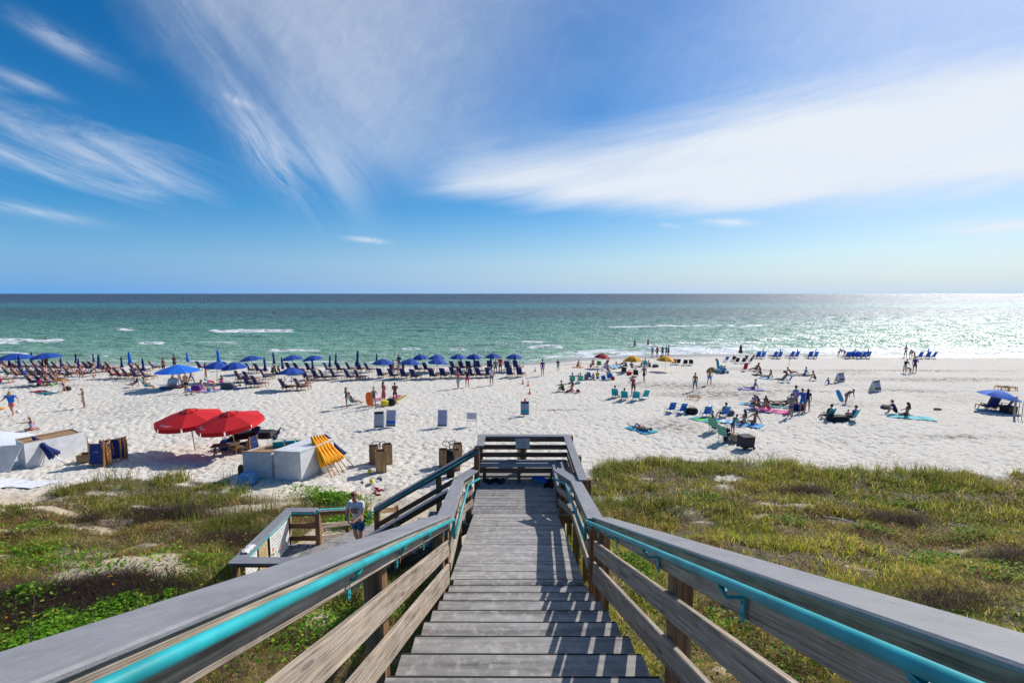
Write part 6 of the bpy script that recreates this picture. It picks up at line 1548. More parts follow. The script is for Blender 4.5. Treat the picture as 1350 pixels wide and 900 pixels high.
P_(1117.5, 552, 140, 'sitg', 'a', ('brown', 'short'), [('shirt', 'cream'), ('shorts', 'tan')], 'child facing the camera left of the right teal chair', h=1.2)
P_(1181, 545.5, 60, 'knees', 'b', ('brown', 'short'), [('shirt', 'navy'), ('shorts', 'black')], 'person in a navy tee on the aqua towel at right', fat=1.1)
P_(1195, 548, 20, 'side', 'b', ('brown', 'long'), [('top', 'brown'), ('brief', 'brown')], 'woman in a brown bikini on the aqua towel at right')
P_(1193.5, 471, -20, 'stand2', 'c', ('dark', 'short'), [('shorts', 'sky')], 'man in sky blue shorts at the far right surf', h=1.95)
P_(1200.5, 472, -40, 'bend', 'c', ('dark', 'short'), [('shorts', 'brown')], 'left of two tanned people bending at the far right loungers', h=1.75)
P_(1205, 472.5, 70, 'lean', 'c', ('dark', 'short'), [('shorts', 'rose')], 'right of two tanned people bending at the far right loungers', h=1.6)
P_(1192.5, 491.5, -60, 'lean', 'b', ('dark', 'short'), [('shirt', 'black'), ('shorts', 'white')], 'person in a black tee and white shorts leaning over a child', h=1.75)
P_(1205.5, 490.5, 150, 'hips', 'b', ('dark', 'short'), [('shirt', 'navy'), ('shorts', 'navy')], 'man in dark navy leaning over a child', h=1.85, fat=1.1)
P_(1199.5, 493, 80, 'bend', 'b', ('dark', 'short'), [('shirt', 'green'), ('shorts', 'tan')], 'child in green bending between two dark clad adults', h=1.3)
P_(2, 505.5, -40, 'sitg', 'b', ('brown', 'short'), [('shirt', 'crimson'), ('shorts', 'sky')], 'person in dark red and pale blue at the left frame edge')
P_(50, 510, -30, 'knees', 'c', ('dark', 'short'), [('shirt', 'hot'), ('shorts', 'black')], 'person in hot pink at the front of the left crowd')
P_(107, 499, -140, 'bend', 'b', ('dark', 'short'), [('shirt', 'lav'), ('shorts', 'navy')], 'person in a pale lilac tee bending beside the white towel', h=1.6)
P_(100, 493, -30, 'knees', 'a', ('brown', 'short'), [('shirt', 'orange'), ('shorts', 'orange')], 'child in bright orange left of the person in pale lilac', h=1.3)
P_(87, 497, -30, 'knees', 'b', ('brown', 'long'), [('shirt', 'aqua'), ('shorts', 'teal')], 'person in aqua left of the white towel')
P_(77, 496, -20, 'knees', 'b', ('dark', 'short'), [('shirt', 'royal'), ('shorts', 'navy')], 'person in royal blue left of the person in aqua')
P_(4, 483, -60, 'sitg', 'b', ('brown', 'short'), [('shorts', 'lemon')], 'sunbather with lemon shorts near the left edge by the surf')
P_(124, 500.5, 30, 'bend', 'a', ('grey', 'short'), [('tank', 'cream'), ('brief', 'tan')], 'small child bending on the sand below the left crowd', h=.95)
d = ray(60.5, 447.5); t = CZ/-d.z; person((d.x*t, d.y*t, -1.25), 60, 'stand2', 'b', ('dark', 'short'), [('suit', 'dark')], 'swimmer shoulder deep beside the left breaking wave', h=1.9)
# kayaker
kd_ = ray(361.5, 412.5); t = CZ/-kd_.z; kp = Vector((kd_.x*t, kd_.y*t, .0))
root = empty('kayak', kp, 0, 'small orange kayak far out on the sea at left', 'kayak'); root.scale = (.62, .62, .62)
m_ = MB(); n = 12; Pk = []
for i in range(9):
    s = i/8; x = (s-.5)*4.2; w = .38*math.sin(PI*min(max(s, .02), .98))**.7
    for k in range(n): a = 2*PI*k/n; Pk.append((x, math.cos(a)*w, .12+math.sin(a)*.2*(w/.38)+.25*(abs(s-.5)*2)**3))
m_.add(Pk, [(i*n+j, i*n+(j+1) % n, (i+1)*n+(j+1) % n, (i+1)*n+j) for i in range(8) for j in range(n)]+[tuple(range(n)), tuple(8*n+j for j in range(n))]); m_.build('hull', cloth('orange'), root, True)
m_ = MB(); m_.tube([(-.2, -1.1, .7), (.1, 1.1, 1.1)], .02, 6); m_.build('paddle', M_BLACK, root)
person(kp+Vector((0, 0, .12)), -90, 'sitg', 'b', ('dark', 'short'), [('shirt', 'orange'), ('shorts', 'navy')], 'kayaker in orange sitting far out on the water', h=1.8)

P_(1009, 534.5, -30, 'knees', 'b', ('dark', 'short'), [('shirt', 'dark'), ('shorts', 'dark')], 'child in dark clothes sitting just behind the pair on the pink towels', h=1.35)
P_(857, 485, 30, 'knees', 'b', ('dark', 'short'), [('shirt', 'slate'), ('shorts', 'navy')], 'person in slate grey sitting right of the left yellow umbrella')
P_(811, 486, 60, 'sitg', 'b', ('dark', 'short'), [('shirt', 'dark'), ('shorts', 'dark')], 'person in black sitting left of the pinkish shirted person')
P_(833, 487.5, -30, 'chair2', 'b', ('brown', 'short'), [('shirt', 'purple'), ('shorts', 'dark')], 'person in purple in the shade of the left yellow umbrella')
P_(294, 508, 60, 'knees', 'a', ('brown', 'long'), [('shirt', 'pink'), ('shorts', 'lav')], 'person in pale pink sitting behind the bending woman')
P_(1032, 530.5, 90, 'prone', 'b', ('dark', 'long'), [('suit', 'dark')], 'sunbather lying face down behind the teal grey towel')
P_(120, 491, -40, 'knees', 'b', ('brown', 'short'), [('shirt', 'white'), ('shorts', 'royal')], 'person in white sitting up in the left crowd near two folded umbrellas')
P_(140, 490.5, -40, 'sitg', 'b', ('dark', 'long'), [('suit', 'hot')], 'woman in hot pink at the right part of the left crowd')
P_(70, 501, -40, 'knees', 'b', ('dark', 'short'), [('shorts', 'navy')], 'shirtless man sitting between second and front rows, left crowd')
# ------------------------------------------------------------------ towels, bags, toys
def TW(px, py, w, l, rz, cols, label, **k): return towel(G(px, py), w, l, rz, cols, label, **k)
TW(94, 499.5, 1.7, 1.9, 30, ['white'], 'white towel spread at the edge of the left crowd')
TW(39, 506, .8, 1.2, 40, ['white'], 'small white towel left of the front loungers')
TW(990, 513, 1.1, 2.2, 70, ['lav', 'lav', 'purple'], 'violet towel under the man in the lavender shirt')
TW(1012, 498.5, 1.5, 1.8, 30, ['sky', 'white'], 'pale blue and white towel under the woman in the pink bikini')
TW(1003, 494.5, .9, 1.9, 60, ['dark'], 'dark towel under the long haired woman')
TW(1052, 494.5, 1.3, 2.3, 80, ['slate', 'grey'], 'grey blanket shared by two people near the bamboo pole')
TW(1003, 540.5, 1.2, 2.0, 35, ['navy', 'lav'], 'navy and lilac towel left of the pink one')
TW(1018, 541.5, 1.4, 2.2, 50, ['hot', 'pink'], 'bright pink towel in front of the bikini pair')
TW(993, 533, 1.1, 1.9, 60, ['slate', 'sky'], 'dark slate towel under the reaching child')
TW(1029, 536, 1.0, 1.8, 60, ['teal', 'grey'], 'teal grey towel behind the pink towel')
TW(982, 559, 1.3, 2.1, 45, ['sky', 'blue'], 'blue towel under the woman in the white bikini top')
TW(956, 555.5, 1.0, 1.9, 60, ['sky', 'white'], 'pale blue towel behind the man in the teal tee')
TW(929, 554, 1.2, 1.9, 35, ['lime', 'green', 'teal'], 'lime green patterned towel below the blue chairs')
TW(845, 566.5, 1.1, 1.9, 30, ['teal', 'sky'], 'small teal blanket above the stairway landing')
TW(1200, 550, 1.3, 2.6, 65, ['aqua', 'teal', 'aqua'], 'aqua towel under the two people at right')
TW(306, 511.5, .9, 2.0, 70, ['lav'], 'lilac towel right of the family group')
TW(1307, 541.5, 1.0, 1.6, 60, ['sky'], 'pale towel in the shadow of the tilted blue umbrella')
TW(275, 515, 1.4, 2.0, 60, ['sky', 'pink', 'white'], 'patterned blue and pink blanket under the family toys')
TW(228, 510, 2.0, 2.4, 40, ['navy'], 'navy blanket under the large bright blue umbrella')
TW(753.5, 516.5, .8, 1.6, 60, ['rose', 'white'], 'rose and white towel right of the olive figure')
TW(762, 484, .9, 1.5, 70, ['yellow', 'orange'], 'yellow towel beside the man sitting near the swash')
TW(817, 485, .9, 1.6, 80, ['crimson'], 'dark red towel left of the left yellow umbrella')
B_ = lambda px, py, size, c, rz, label, **k: soft_bag(G(px, py), size, c, rz, label, **k)
B_(912, 545, (.85, .42, .42), 'black', 10, 'black bag with yellow handles between the blue chairs', accent='yellow')
B_(1051.5, 540, (1.0, .6, .5), 'navy', 20, 'big navy bag at the feet of the standing group')
B_(1104, 554, (1.4, .7, .34), 'black', 10, 'long black bag between the two right teal chairs')
B_(300, 512, (1.1, .6, .55), 'slate', 10, 'large dark grey bag right of the family group')
B_(259, 515, (.8, .5, .5), 'purple', 10, 'purple bag behind the girl in the blue swimsuit')
B_(89, 514.5, (.5, .4, .35), 'dark', 10, 'dark bag beside the child in the yellow hat')
B_(829.5, 494, (.5, .4, .34), 'red', 10, 'bright red bag left of the person in pale lavender')
B_(808, 500.5, (.35, .3, .35), 'crimson', 10, 'small dark red bag right of the blue chair')
B_(795.5, 500, (.45, .35, .42), 'blue', 10, 'small blue cool bag right of the yellow shirt')
B_(905, 544, (.4, .3, .3), 'sky', 10, 'pale blue small bag by the second blue chair')
B_(963, 547, (.5, .35, .34), 'slate', 10, 'slate bag right of the rightmost blue chair')
B_(969.5, 582, (.55, .4, .42), 'tan', 10, 'tan and brown tote left of the black wagon')
B_(958, 581, (.3, .3, .75), 'black', 10, 'narrow upright black bag behind the small child in white')
B_(1167, 538, (.6, .4, .22), 'slate', 10, 'slate bag left of the aqua towel')
B_(1035, 491, (.35, .3, .2), 'dark', 10, 'tiny dark bag left of the grey blanket'); B_(959.5, 491.5, (.2, .2, .2), 'dark', 10, 'tiny black bag right of the sun shelter')
B_(515.5, 533.5, (.7, .45, .5), 'dark', 10, 'dark carrier bag between the yellow cushion and the yellow board')
B_(782, 499, (.3, .3, .5), 'slate', 0, 'slim grey backpack left of the white and blue chair'); B_(773, 500, (.45, .4, .55), 'grey', 0, 'grey backpack leftmost in the yellow shirt group')
B_(1236, 540, (.45, .3, .12), 'brown', 0, 'small brown clutch on the open sand at right', handles=False)
B_(872.5, 471.5, (.5, .4, .35), 'dark', 0, 'dark bag at the feet of the five people by the water')
B_(864, 484, (.8, .4, .35), 'slate', 10, 'dark grey bag right of the teal chair at the yellow umbrella')
B_(228.5, 510, (.85, .5, .85), 'white', 20, 'white towel draped over a seat under the large bright blue umbrella', name='draped_towel', cat='towel', handles=False)
B_(762, 516.5, (.3, .25, .2), 'dark', 10, 'tiny dark bag right of the woman in rose')
# dark items of clothes on the sand by the child
TW(52, 516, .9, 1.4, 70, ['crimson', 'dark'], 'heap of dark red and black clothes on the sand', name='clothes_heap', cat='clothes')
TW(62, 518, .9, 1.6, 80, ['dark', 'teal'], 'dark teal cloth beside the heap of clothes', name='clothes_heap', cat='clothes')
# foam boards, floats and toys
def board(px, py, L_, W_, c, rz, tilt, label, name='bodyboard', lift=.0):
    m_ = MB(); n = 20; P = []
    for k in range(n):
        a = 2*PI*k/n; P.append((math.copysign(abs(math.cos(a))**.6, math.cos(a))*W_/2, math.copysign(abs(math.sin(a))**.8, math.sin(a))*L_/2))
    vs = [(x, y, .03) for x, y in P]+[(x*.97, y*.97, -.03) for x, y in P]; m_.add(vs, [tuple(range(n)), tuple(range(2*n-1, n-1, -1))]+[(i, (i+1) % n, n+(i+1) % n, n+i) for i in range(n)])
    o = m_.build(name, cloth(c)); g = G(px, py); o.location = g+Vector((0, 0, .06+lift+abs(math.sin(math.radians(tilt)))*L_/2)); o.rotation_euler = (math.radians(tilt), 0, math.radians(rz)); tagp(o, label, 'float' if name != 'bodyboard' else 'board'); return o
board(487.5, 535, 1.15, .6, 'orange', 30, 62, 'red orange bodyboard standing beside the woman in the teal cap')
board(527, 530, 1.3, .4, 'lemon', -60, 22, 'yellow board lying right of the maroon tee', 'foam_float'); board(517, 530, 1.6, .6, 'pink', -55, 16, 'pink float behind the person in the maroon tee', 'foam_float'); board(501, 527, 1.0, .4, 'pink', -60, 10, 'pale pink float left of the rose dress', 'foam_float')
board(1106.5, 530, 1.05, .5, 'sky', 20, 62, 'teal bodyboard behind the bending child with the pink cap'); board(946, 486, 1.2, .35, 'teal', 10, 76, 'upright teal board left of the teal and white shelter')
def lathe(prof, n=14):
    m_ = MB(); P = [(math.cos(2*PI*k/n)*r, math.sin(2*PI*k/n)*r, z) for r, z in prof for k in range(n)]; q = len(prof)
    m_.add(P, [(i*n+j, i*n+(j+1) % n, (i+1)*n+(j+1) % n, (i+1)*n+j) for i in range(q-1) for j in range(n)]+[tuple(range(n-1, -1, -1)), tuple((q-1)*n+j for j in range(n))]); return m_
def small(px, py, prof, c, label, name, cat, dz=0, sm=True):
    o = lathe(prof).build(name, cloth(c), None, sm); o.location = G(px, py)+Vector((0, 0, dz)); tagp(o, label, cat); return o
small(507.5, 534.5, [(.25, 0), (.30, .06), (.31, .35), (.28, .42), (.2, .42)], 'lemon', 'round yellow cushion at the feet of the rose dress', 'round_cushion', 'cushion')
small(944.5, 475.5, [(.02, 0), (.13, .05), (.18, .18), (.13, .31), (.02, .36)], 'red', 'red beach ball near the surf right of the dark chairs', 'beach_ball', 'ball')
small(12, 521, [(.1, 0), (.16, .2), (.15, .2)], 'green', 'small green sand bucket at far left', 'sand_bucket', 'bucket'); small(69, 508.5, [(.1, 0), (.16, .22), (.15, .22)], 'lime', 'lime green sand bucket in front of the left crowd', 'sand_bucket', 'bucket')
small(275.5, 516, [(.12, 0), (.2, .28), (.18, .28)], 'teal', 'teal sand bucket on the family blanket', 'sand_bucket', 'bucket')
small(1, 539, [(.02, 0), (.3, .03), (.34, .07), (.30, .08)], 'yellow', 'yellow frisbee on the sand at the left edge', 'frisbee', 'frisbee')
small(24, 545, [(.02, 0), (.11, .05), (.14, .14), (.1, .24), (.02, .28)], 'white', 'white ball at the feet of the running man', 'beach_ball', 'ball')
for px, py, l in [(490, 637, 'yellow green ball in front of the left wooden bins'), (487.5, 623.5, 'yellow green ball in the shadow of the left wooden bins')]:
    small(px, py, [(.02, 0), (.07, .03), (.10, .10), (.07, .17), (.02, .2)], 'lemon', l, 'toy_ball', 'ball')
# teal and white pop up shelter, orange one
def shelter(px, py, c1, c2, w, h, rz, label):
    root = empty('sun_shelter', G(px, py), math.radians(rz), label, 'shelter'); m_ = MB(); n = 10; P = []; rows = 6
    for j in range(rows+1):
        t = j/rows; y = -.45+.95*t
        for i in range(n+1):
            a = PI*i/n; k = math.sin(PI*(.25+.72*t)); P.append((math.cos(a)*w/2*(.8+.2*k), y+.1*math.sin(a), math.sin(a)*h*k))
    Q = [(x*.98, y, z*.98-.005) for x, y, z in P]; kk = len(P)
    for j in range(rows):
        for i in range(n):
            a = j*(n+1)+i; m_.add([P[a], P[a+1], P[a+n+2], P[a+n+1], Q[a], Q[a+1], Q[a+n+2], Q[a+n+1]], [(0, 1, 2, 3), (7, 6, 5, 4)], None, i % 2)
    m_.build('shell', [cloth(c1), cloth(c2)], root)
    m_ = MB(); m_.tube([(math.cos(PI*i/n)*w/2*.98, .5, math.sin(PI*i/n)*h*.35) for i in range(n+1)], .015, 5); m_.tube([(math.cos(PI*i/n)*w/2*.97, -.45+.1*math.sin(PI*i/n), math.sin(PI*i/n)*h*.72) for i in range(n+1)], .015, 5); m_.build('hoops', M_STEEL, root)
shelter(951, 491, 'teal', 'white', 1.05, .95, -160, 'teal and white pop up sun shelter right of the man in blue shorts')
shelter(939, 490, 'orange', 'green', 1.1, .6, -150, 'low orange and green shelter behind the man in blue shorts')
# striped cloth on a line of poles
m_ = MB(); g = G(812, 489); 
for k in range(8):
    x0 = -.85+k*.21; m_.box((x0+.1, 0, .62+.02*(k % 2)), (.21, .9, .015), None, k % 2)
o = m_.build('striped_cloth', [cloth('sky'), M_WHITE]); o.location = g; o.rotation_euler = (math.radians(18), 0, .1); tagp(o, 'blue and white striped cloth propped beside the person in black', 'cloth')
# volleyball style yellow net games
def netgame(px, py, label, rz=0):
    root = empty('roundnet_game', G(px, py), math.radians(rz), label, 'game'); m_ = MB(); R = .45
    for k in range(5):
        a = 2*PI*k/5; m_.tube([(math.cos(a)*R*1.05, math.sin(a)*R*1.05, 0), (math.cos(a)*R, math.sin(a)*R, .22)], .03, 6)
        for q in (-1, 1): m_.tube([(math.cos(a)*R, math.sin(a)*R, .22), (math.cos(a+q*.35)*R*1.0, math.sin(a+q*.35)*R*1.0, .22)], .03, 6)
    m_.build('leg_joints', cloth('yellow'), root)
    m_ = MB(); m_.tube([(math.cos(2*PI*k/20)*R, math.sin(2*PI*k/20)*R, .22) for k in range(21)], .014, 5, caps=False)
    for k in range(-3, 4):
        x = k*.11; l = math.sqrt(max(R*R-x*x, .01)); m_.bar((x, -l, .21), (x, l, .21), .008, .006); m_.bar((-l, x, .214), (l, x, .214), .008, .006)
    m_.build('rim_and_net', M_BLACK, root); root.scale = (1.15, 1.15, 1.15)
netgame(914.5, 526, 'yellow legged round net game above the blue chairs'); netgame(1321, 513, 'left yellow legged net game above the tilted blue umbrella'); netgame(1331, 513.5, 'right yellow legged net game above the tilted blue umbrella')
# thin bamboo pole
m_ = MB(); m_.tube([(0, 0, -.1), (.15, 0, 2.1)], .02, 6); o = m_.build('bamboo_pole', M_LWOOD); o.location = G(1039, 488.5); tagp(o, 'thin leaning bamboo pole above the grey blanket', 'pole')
# traffic cones
def mkcone():
    root = empty('traffic_cone', cat='cone'); m_ = lathe([(.13, .03), (.04, .68), (.025, .70)], 14); m_.build('cone_body', cloth('orange'), root, True)
    m_ = MB(); m_.box((0, 0, .016), (.38, .38, .032)); m_.build('cone_base', cloth('orange'), root); m_ = lathe([(.100, .32), (.078, .46)], 14); m_.build('white_band', M_WHITE, root, True); return root
for px, py, l in [(689.5, 484, 'orange cone closest to the surf, next to the rightmost navy umbrella'), (705.5, 489.5, 'orange cone just left of the man in the purple tee'), (689.3, 506, 'left of two orange cones standing side by side'), (696.2, 508.8, 'right of two orange cones standing side by side'), (698.3, 519, 'orange cone nearest the camera of the line')]:
    use('cone', mkcone, G(px, py), 10, l, 'orange cones by the loungers', (.75, .75, .75))
small(692, 547, [(.09, 1.05), (.03, 1.28), (.02, 1.3)], 'orange', 'orange cone top showing behind the sign nearest the landing', 'cone_marker', 'cone')
# A-frame sign boards
def aframe(px, py, w, h, rz, label, top='dark', bg='aframe_blue', low=None, foot='dark', side=False, seed=1, tilt=0., legs=True):
    root = empty('a_frame_sign', G(px, py), math.radians(rz), label, 'sign'); bgm = mat(bg, {'aframe_blue': (.30, .38, .50), 'aframe_grey': (.40, .43, .47), 'aframe_lav': (.36, .38, .55), 'aframe_cream': (.6, .56, .42)}[bg], .5, .08)
    ln = .22*h; up = Vector((0, ln, h-.08)).normalized(); nrm = Vector((0, -up.z, up.y))
    m_ = MB()
    for s in (-1, 1): m_.bar((s*w/2, 0, 0), Vector((s*w/2, 0, 0))+up*(h+.05), .035, .035, up=(0, -1, 0)); m_.bar((s*w/2, 2*ln+.1, 0), (s*w/2, ln+.04, h-.05), .035, .035)
    m_.bar((-w/2, .01, .06), (w/2, .01, .06), .03, .03); m_.bar((-w/2, 2*ln+.05, .12), (w/2, 2*ln+.05, .12), .03, .03); m_.build('frame', M_WHITE, root)
    def pan(z0, z1, mt_, nm, off=.012):
        m_ = MB(); a = Vector((-w/2+.02, 0, 0))+up*z0*h+nrm*off; b = Vector((w/2-.02, 0, 0))+up*z0*h+nrm*off
        c = b+up*(z1-z0)*h; d = a+up*(z1-z0)*h; q = [v-nrm*.01 for v in (a, b, c, d)]; m_.add([a, b, c, d]+q, [(0, 1, 2, 3), (7, 6, 5, 4), (0, 4, 5, 1), (1, 5, 6, 2), (2, 6, 7, 3), (3, 7, 4, 0)]); return m_.build(nm, mt_, root)
    p = pan(.06, .98, bgm, 'panel')
    if top: pan(.82, .95, cloth(top), 'header_band', .016)
    if low: pan(.20, .38, cloth(low), 'lower_band', .016)
    if foot: pan(.07, .13, cloth(foot), 'foot_band', .016)
    m_ = MB(); marks(m_, Vector((-w/2+.05, 0, 0))+up*(.42*h)+nrm*.014, (1, 0, 0), up, w-.1, h*.38, 6, .024, seed, nrm); m_.build('lettering', mat('letter_dark', (.06, .05, .05), .6), root)
    if side:
        for s in (-1, 1):
            m_ = MB(); x = s*w/2; m_.add([(x, .02, .03), (x, 2*ln+.05, .03), (x, ln+.03, h-.05), (x-s*.02, .02, .03), (x-s*.02, 2*ln+.05, .03), (x-s*.02, ln+.03, h-.05)], [(0, 1, 2), (5, 4, 3), (0, 3, 4, 1), (1, 4, 5, 2), (2, 5, 3, 0)])
            m_.build('side_panel', mat('aframe_cream', (.6, .56, .42), .5, .08), root)
        m_ = MB(); m_.bar((0, 2*ln+.05, .04), (0, ln+.05, h-.06), w-.04, .02, up=(0, 1, .3)); m_.build('rear_panel', mat('aframe_cream', (.6, .56, .42), .5, .08), root)
    return root
aframe(499.5, 564.5, .60, 1.12, 8, 'leftmost A frame sign with a dark header, slightly tilted', 'dark', 'aframe_grey', None, 'dark', seed=3)
aframe(515, 563, .62, 1.15, -3, 'A frame sign with a bright blue lower band beside the leftmost sign', None, 'aframe_lav', 'blue', 'black', seed=7)
aframe(583, 563, .60, 1.16, 0, 'plain bluish A frame sign standing alone left of the small white sign', None, 'aframe_lav', None, 'black', seed=9)
aframe(692, 547.5, .60, 1.05, 0, 'A frame sign with dark header and teal band nearest the landing', 'dark', 'aframe_blue', 'teal', 'dark', seed=4)
aframe(1110.5, 503.5, .95, 1.0, 24, 'left cream sided A frame sign with brown and lilac stripes', 'brown', 'aframe_lav', 'brown', None, True, 11)
aframe(1158, 516.5, 1.05, 1.1, 26, 'right cream sided A frame sign with brown and lilac stripes', 'brown', 'aframe_lav', 'brown', None, True, 12)
root = empty('small_sign', G(622, 561), 0, 'small white sign board on thin legs with a blue dot', 'sign')
m_ = MB()
for s in (-1, 1): m_.bar((s*.32, 0, -.1), (s*.32, .05, .92), .03, .03)
m_.bar((-.32, 0, .34), (.32, 0, .34), .03, .05); m_.build('frame', M_WHITE, root); m_ = MB(); m_.box((0, -.015, .68), (.64, .02, .44)); m_.build('panel', mat('panel_pale', (.55, .57, .62), .5), root)
m_ = MB(); marks(m_, (-.2, -.028, .5), (1, 0, 0), (0, 0, 1), .5, .32, 4, .03, 6); m_.build('lettering', mat('letter_dark', (.06, .05, .05), .6), root)
m_ = MB(); m_.add([(-.24+.035*math.cos(k*PI/4), -.029, .82+.035*math.sin(k*PI/4)) for k in range(8)], [tuple(range(8))]); m_.build('blue_dot', cloth('royal'), root)

# storage cabinets ----------------------------------------------------------
def cab(name, A_, ux, uy, L_, W_, H_, label, lid=True, open_top=False):
    """cabinet from corner A_, unit vectors ux (length) uy (width)"""
    root = empty(name, A_, 0, label, 'storage box'); ux = Vector(ux).normalized(); uy = Vector(uy).normalized(); M = Matrix((ux, uy, Vector((0, 0, 1)))).transposed(); th = .03
    def pn(c, s, nm, mt_=M_WPLY): m_ = MB(); m_.box(ux*c[0]+uy*c[1]+Vector((0, 0, c[2])), s, M); return m_.build(nm, mt_, root)
    pn((L_/2, th/2, H_/2-.1), (L_, th, H_+.2), 'side_panel'); pn((L_/2, W_-th/2, H_/2-.1), (L_, th, H_+.2), 'side_panel')
    pn((th/2, W_/2, H_/2-.1), (th, W_-2*th-.004, H_+.2), 'end_panel'); pn((L_-th/2, W_/2, H_/2-.1), (th, W_-2*th-.004, H_+.2), 'end_panel')
    for i in range(int(L_/.9)+1):
        x = .06+i*(L_-.12)/max(1, int(L_/.9)); pn((x, th+.03, H_/2), (.05, .05, H_-.02), 'stud', M_CRATE)
    if lid: pn((L_/2, W_/2, H_+.022), (L_+.06, W_+.06, .035), 'lid')
    if open_top:
        pn((L_/2, W_/2, H_-.06), (L_-.08, W_-.08, .03), 'inner_shelf', M_CRATE); pn((L_/2, .05, H_+.02), (L_+.02, .09, .035), 'top_edge', M_CRATE); pn((L_/2, W_-.05, H_+.02), (L_+.02, .09, .035), 'top_edge', M_CRATE)
    return root, M, ux, uy
fl_, fr_ = G(362.5, 631), G(397.5, 633); bk_ = G(421.5, 622)
cab('storage_cabinet', fr_, (fl_-fr_), (bk_-fr_), (fl_-fr_).length, 2.25, 1.28, 'white closed storage cabinet beside the yellow umbrella bundle')
f2, r2 = G(323, 630), G(361, 631); d_ = (bk_-fr_)
cab('storage_cabinet', r2+Vector((-.12, .12, 0)), (f2-r2), d_, (f2-r2).length, 2.2, 1.16, 'white storage cabinet with an open wooden top, left of the closed one', False, True)
for dx, dy_, c, l in ((.55, 1.2, 'teal', 'left teal crate on the open topped cabinet'), (.25, 1.45, 'teal', 'right teal crate on the open topped cabinet')):
    q = r2+(f2-r2).normalized()*dx*1.3+d_.normalized()*dy_+Vector((0, .1, 1.17)); root = empty('plastic_crate', q, .3, l, 'crate')
    m_ = MB()
    for a in range(4): an = a*PI/2; m_.box((math.cos(an)*.2, math.sin(an)*.2, .12), (.02 if a % 2 == 0 else .42, .42 if a % 2 == 0 else .02, .24))
    m_.box((0, 0, .01), (.4, .4, .02)); m_.build('body', cloth('teal'), root); m_ = MB(); m_.box((0, 0, .19), (.34, .34, .1)); m_.build('contents', cloth('cream'), root)
A_, Bq = G(35, 617.5), G(110.5, 599.5); ux = (Bq-A_)
lc = cab('storage_cabinet', A_, ux, (-ux.y*1.0-0, ux.x*1.0, 0) if False else (-.86, .5, 0), ux.length, 1.25, 1.22, 'long white storage cabinet with an open brown top at far left', False, True)
root, M, uX, uY = lc
m_ = MB(); m_.bar((uX*.9+Vector((0, 0, .0)))+Vector((0, -.35, 0)), uX*.9+Vector((0, -.02, .95)), .02, .04); m_.build('prop_bar', M_STEEL, root)
m_ = MB(); m_.tube([uX*2.95+Vector((0, -.45, 0)), uX*2.6+Vector((0, -.03, .95)), uX*2.55+Vector((0, -.03, 0))], .018, 6); m_.build('prop_bar', M_STEEL, root)
m_ = MB(); n_ = Vector((.2, -1, 0)).normalized(); a = G(12, 621.5); b_ = G(-18, 624); up_ = (A_+Vector((-.02, -.02, 1.2)))-a
m_.add([a, b_, b_+up_, a+up_], [(0, 1, 2, 3)]); th_ = Vector((-.02, .04, -.01)); m_.v += [tuple(Vector(p)+th_) for p in m_.v[:4]]; m_.bc += m_.bc[:4]; m_.f += [(7, 6, 5, 4), (0, 4, 5, 1), (1, 5, 6, 2), (2, 6, 7, 3), (3, 7, 4, 0)]; m_.mi += [0]*5
o = m_.build('leaning_lid', M_WPLY); tagp(o, 'grey white lid panel leaning on the far left cabinet', 'panel')
# white tarpaulin and a board at the left edge
m_ = MB(); g0 = G(2, 596); n = 10; P = [(-2.4+i*.42, -1.2+j*.5, .95*math.exp(-((i-4)/5)**2-((j-3)/4)**2)+.05*math.sin(i*1.3+j)) for j in range(6) for i in range(n)]
m_.add(P, [(j*n+i, j*n+i+1, (j+1)*n+i+1, (j+1)*n+i) for j in range(5) for i in range(n-1)]); k = len(P); m_.add([(x, y, z-.02) for x, y, z in P], [(j*n+i, (j+1)*n+i, (j+1)*n+i+1, j*n+i+1) for j in range(5) for i in range(n-1)])
o = m_.build('tarpaulin', mat('tarp_white', (.70, .72, .75), .45, .05), None, True); o.location = g0; tagp(o, 'white tarpaulin heaped behind the far left cabinet', 'tarpaulin')
TW(14, 638, 1.3, 3.0, 92, ['white'], 'flat white sheet lying on the sand at the left edge', name='white_sheet', cat='sheet')
# folded navy loungers, stacked upright
def mkfold():
    root = empty('folded_lounger', cat='lounger'); m_ = MB()
    for s in (-1, 1):
        m_.bar((s*.30, 0, 0), (s*.30, .10, 1.12), .05, .04); m_.bar((s*.27, .12, 0), (s*.27, .06, 1.05), .05, .04); m_.bar((s*.33, .22, .0), (s*.33, .16, .9), .05, .04)
    for z in (.15, .55, 1.05): m_.bar((-.3, .06+z*.05, z), (.3, .06+z*.05, z), .04, .04)
    m_.build('frame', M_LWOOD, root); m_ = MB(); m_.box((0, .03, .6), (.52, .02, .95), Matrix.Rotation(-.09, 3, 'X')); m_.build('canvas', cloth('navy'), root); m_ = MB(); marks(m_, (-.14, .018, .62), (1, 0, 0), (0, 0, 1), .3, .1, 1, .05, 3); m_.build('printed_mark', M_WHITE, root)
    return root
M_LWOOD2 = M_LWOOD
GF = 'folded loungers stood together on the sand at left'
for px, py, rz, l in [(127.5, 615, 6, 'folded navy lounger facing the camera with a small white print'), (134, 611.5, -32, 'folded lounger leaning behind the printed one'), (141.5, 611.5, -60, 'folded lounger lying open between the others'), (149, 608.5, 30, 'folded navy lounger fourth from left in the stack'), (154.5, 607.5, 42, 'folded lounger of bare orange wood at the right of the stack'), (157.5, 606, 48, 'rearmost folded lounger at the right end of the stack')]:
    use('fold', mkfold, G(px, py), rz, l, GF, (1.08, 1.08, 1.05))
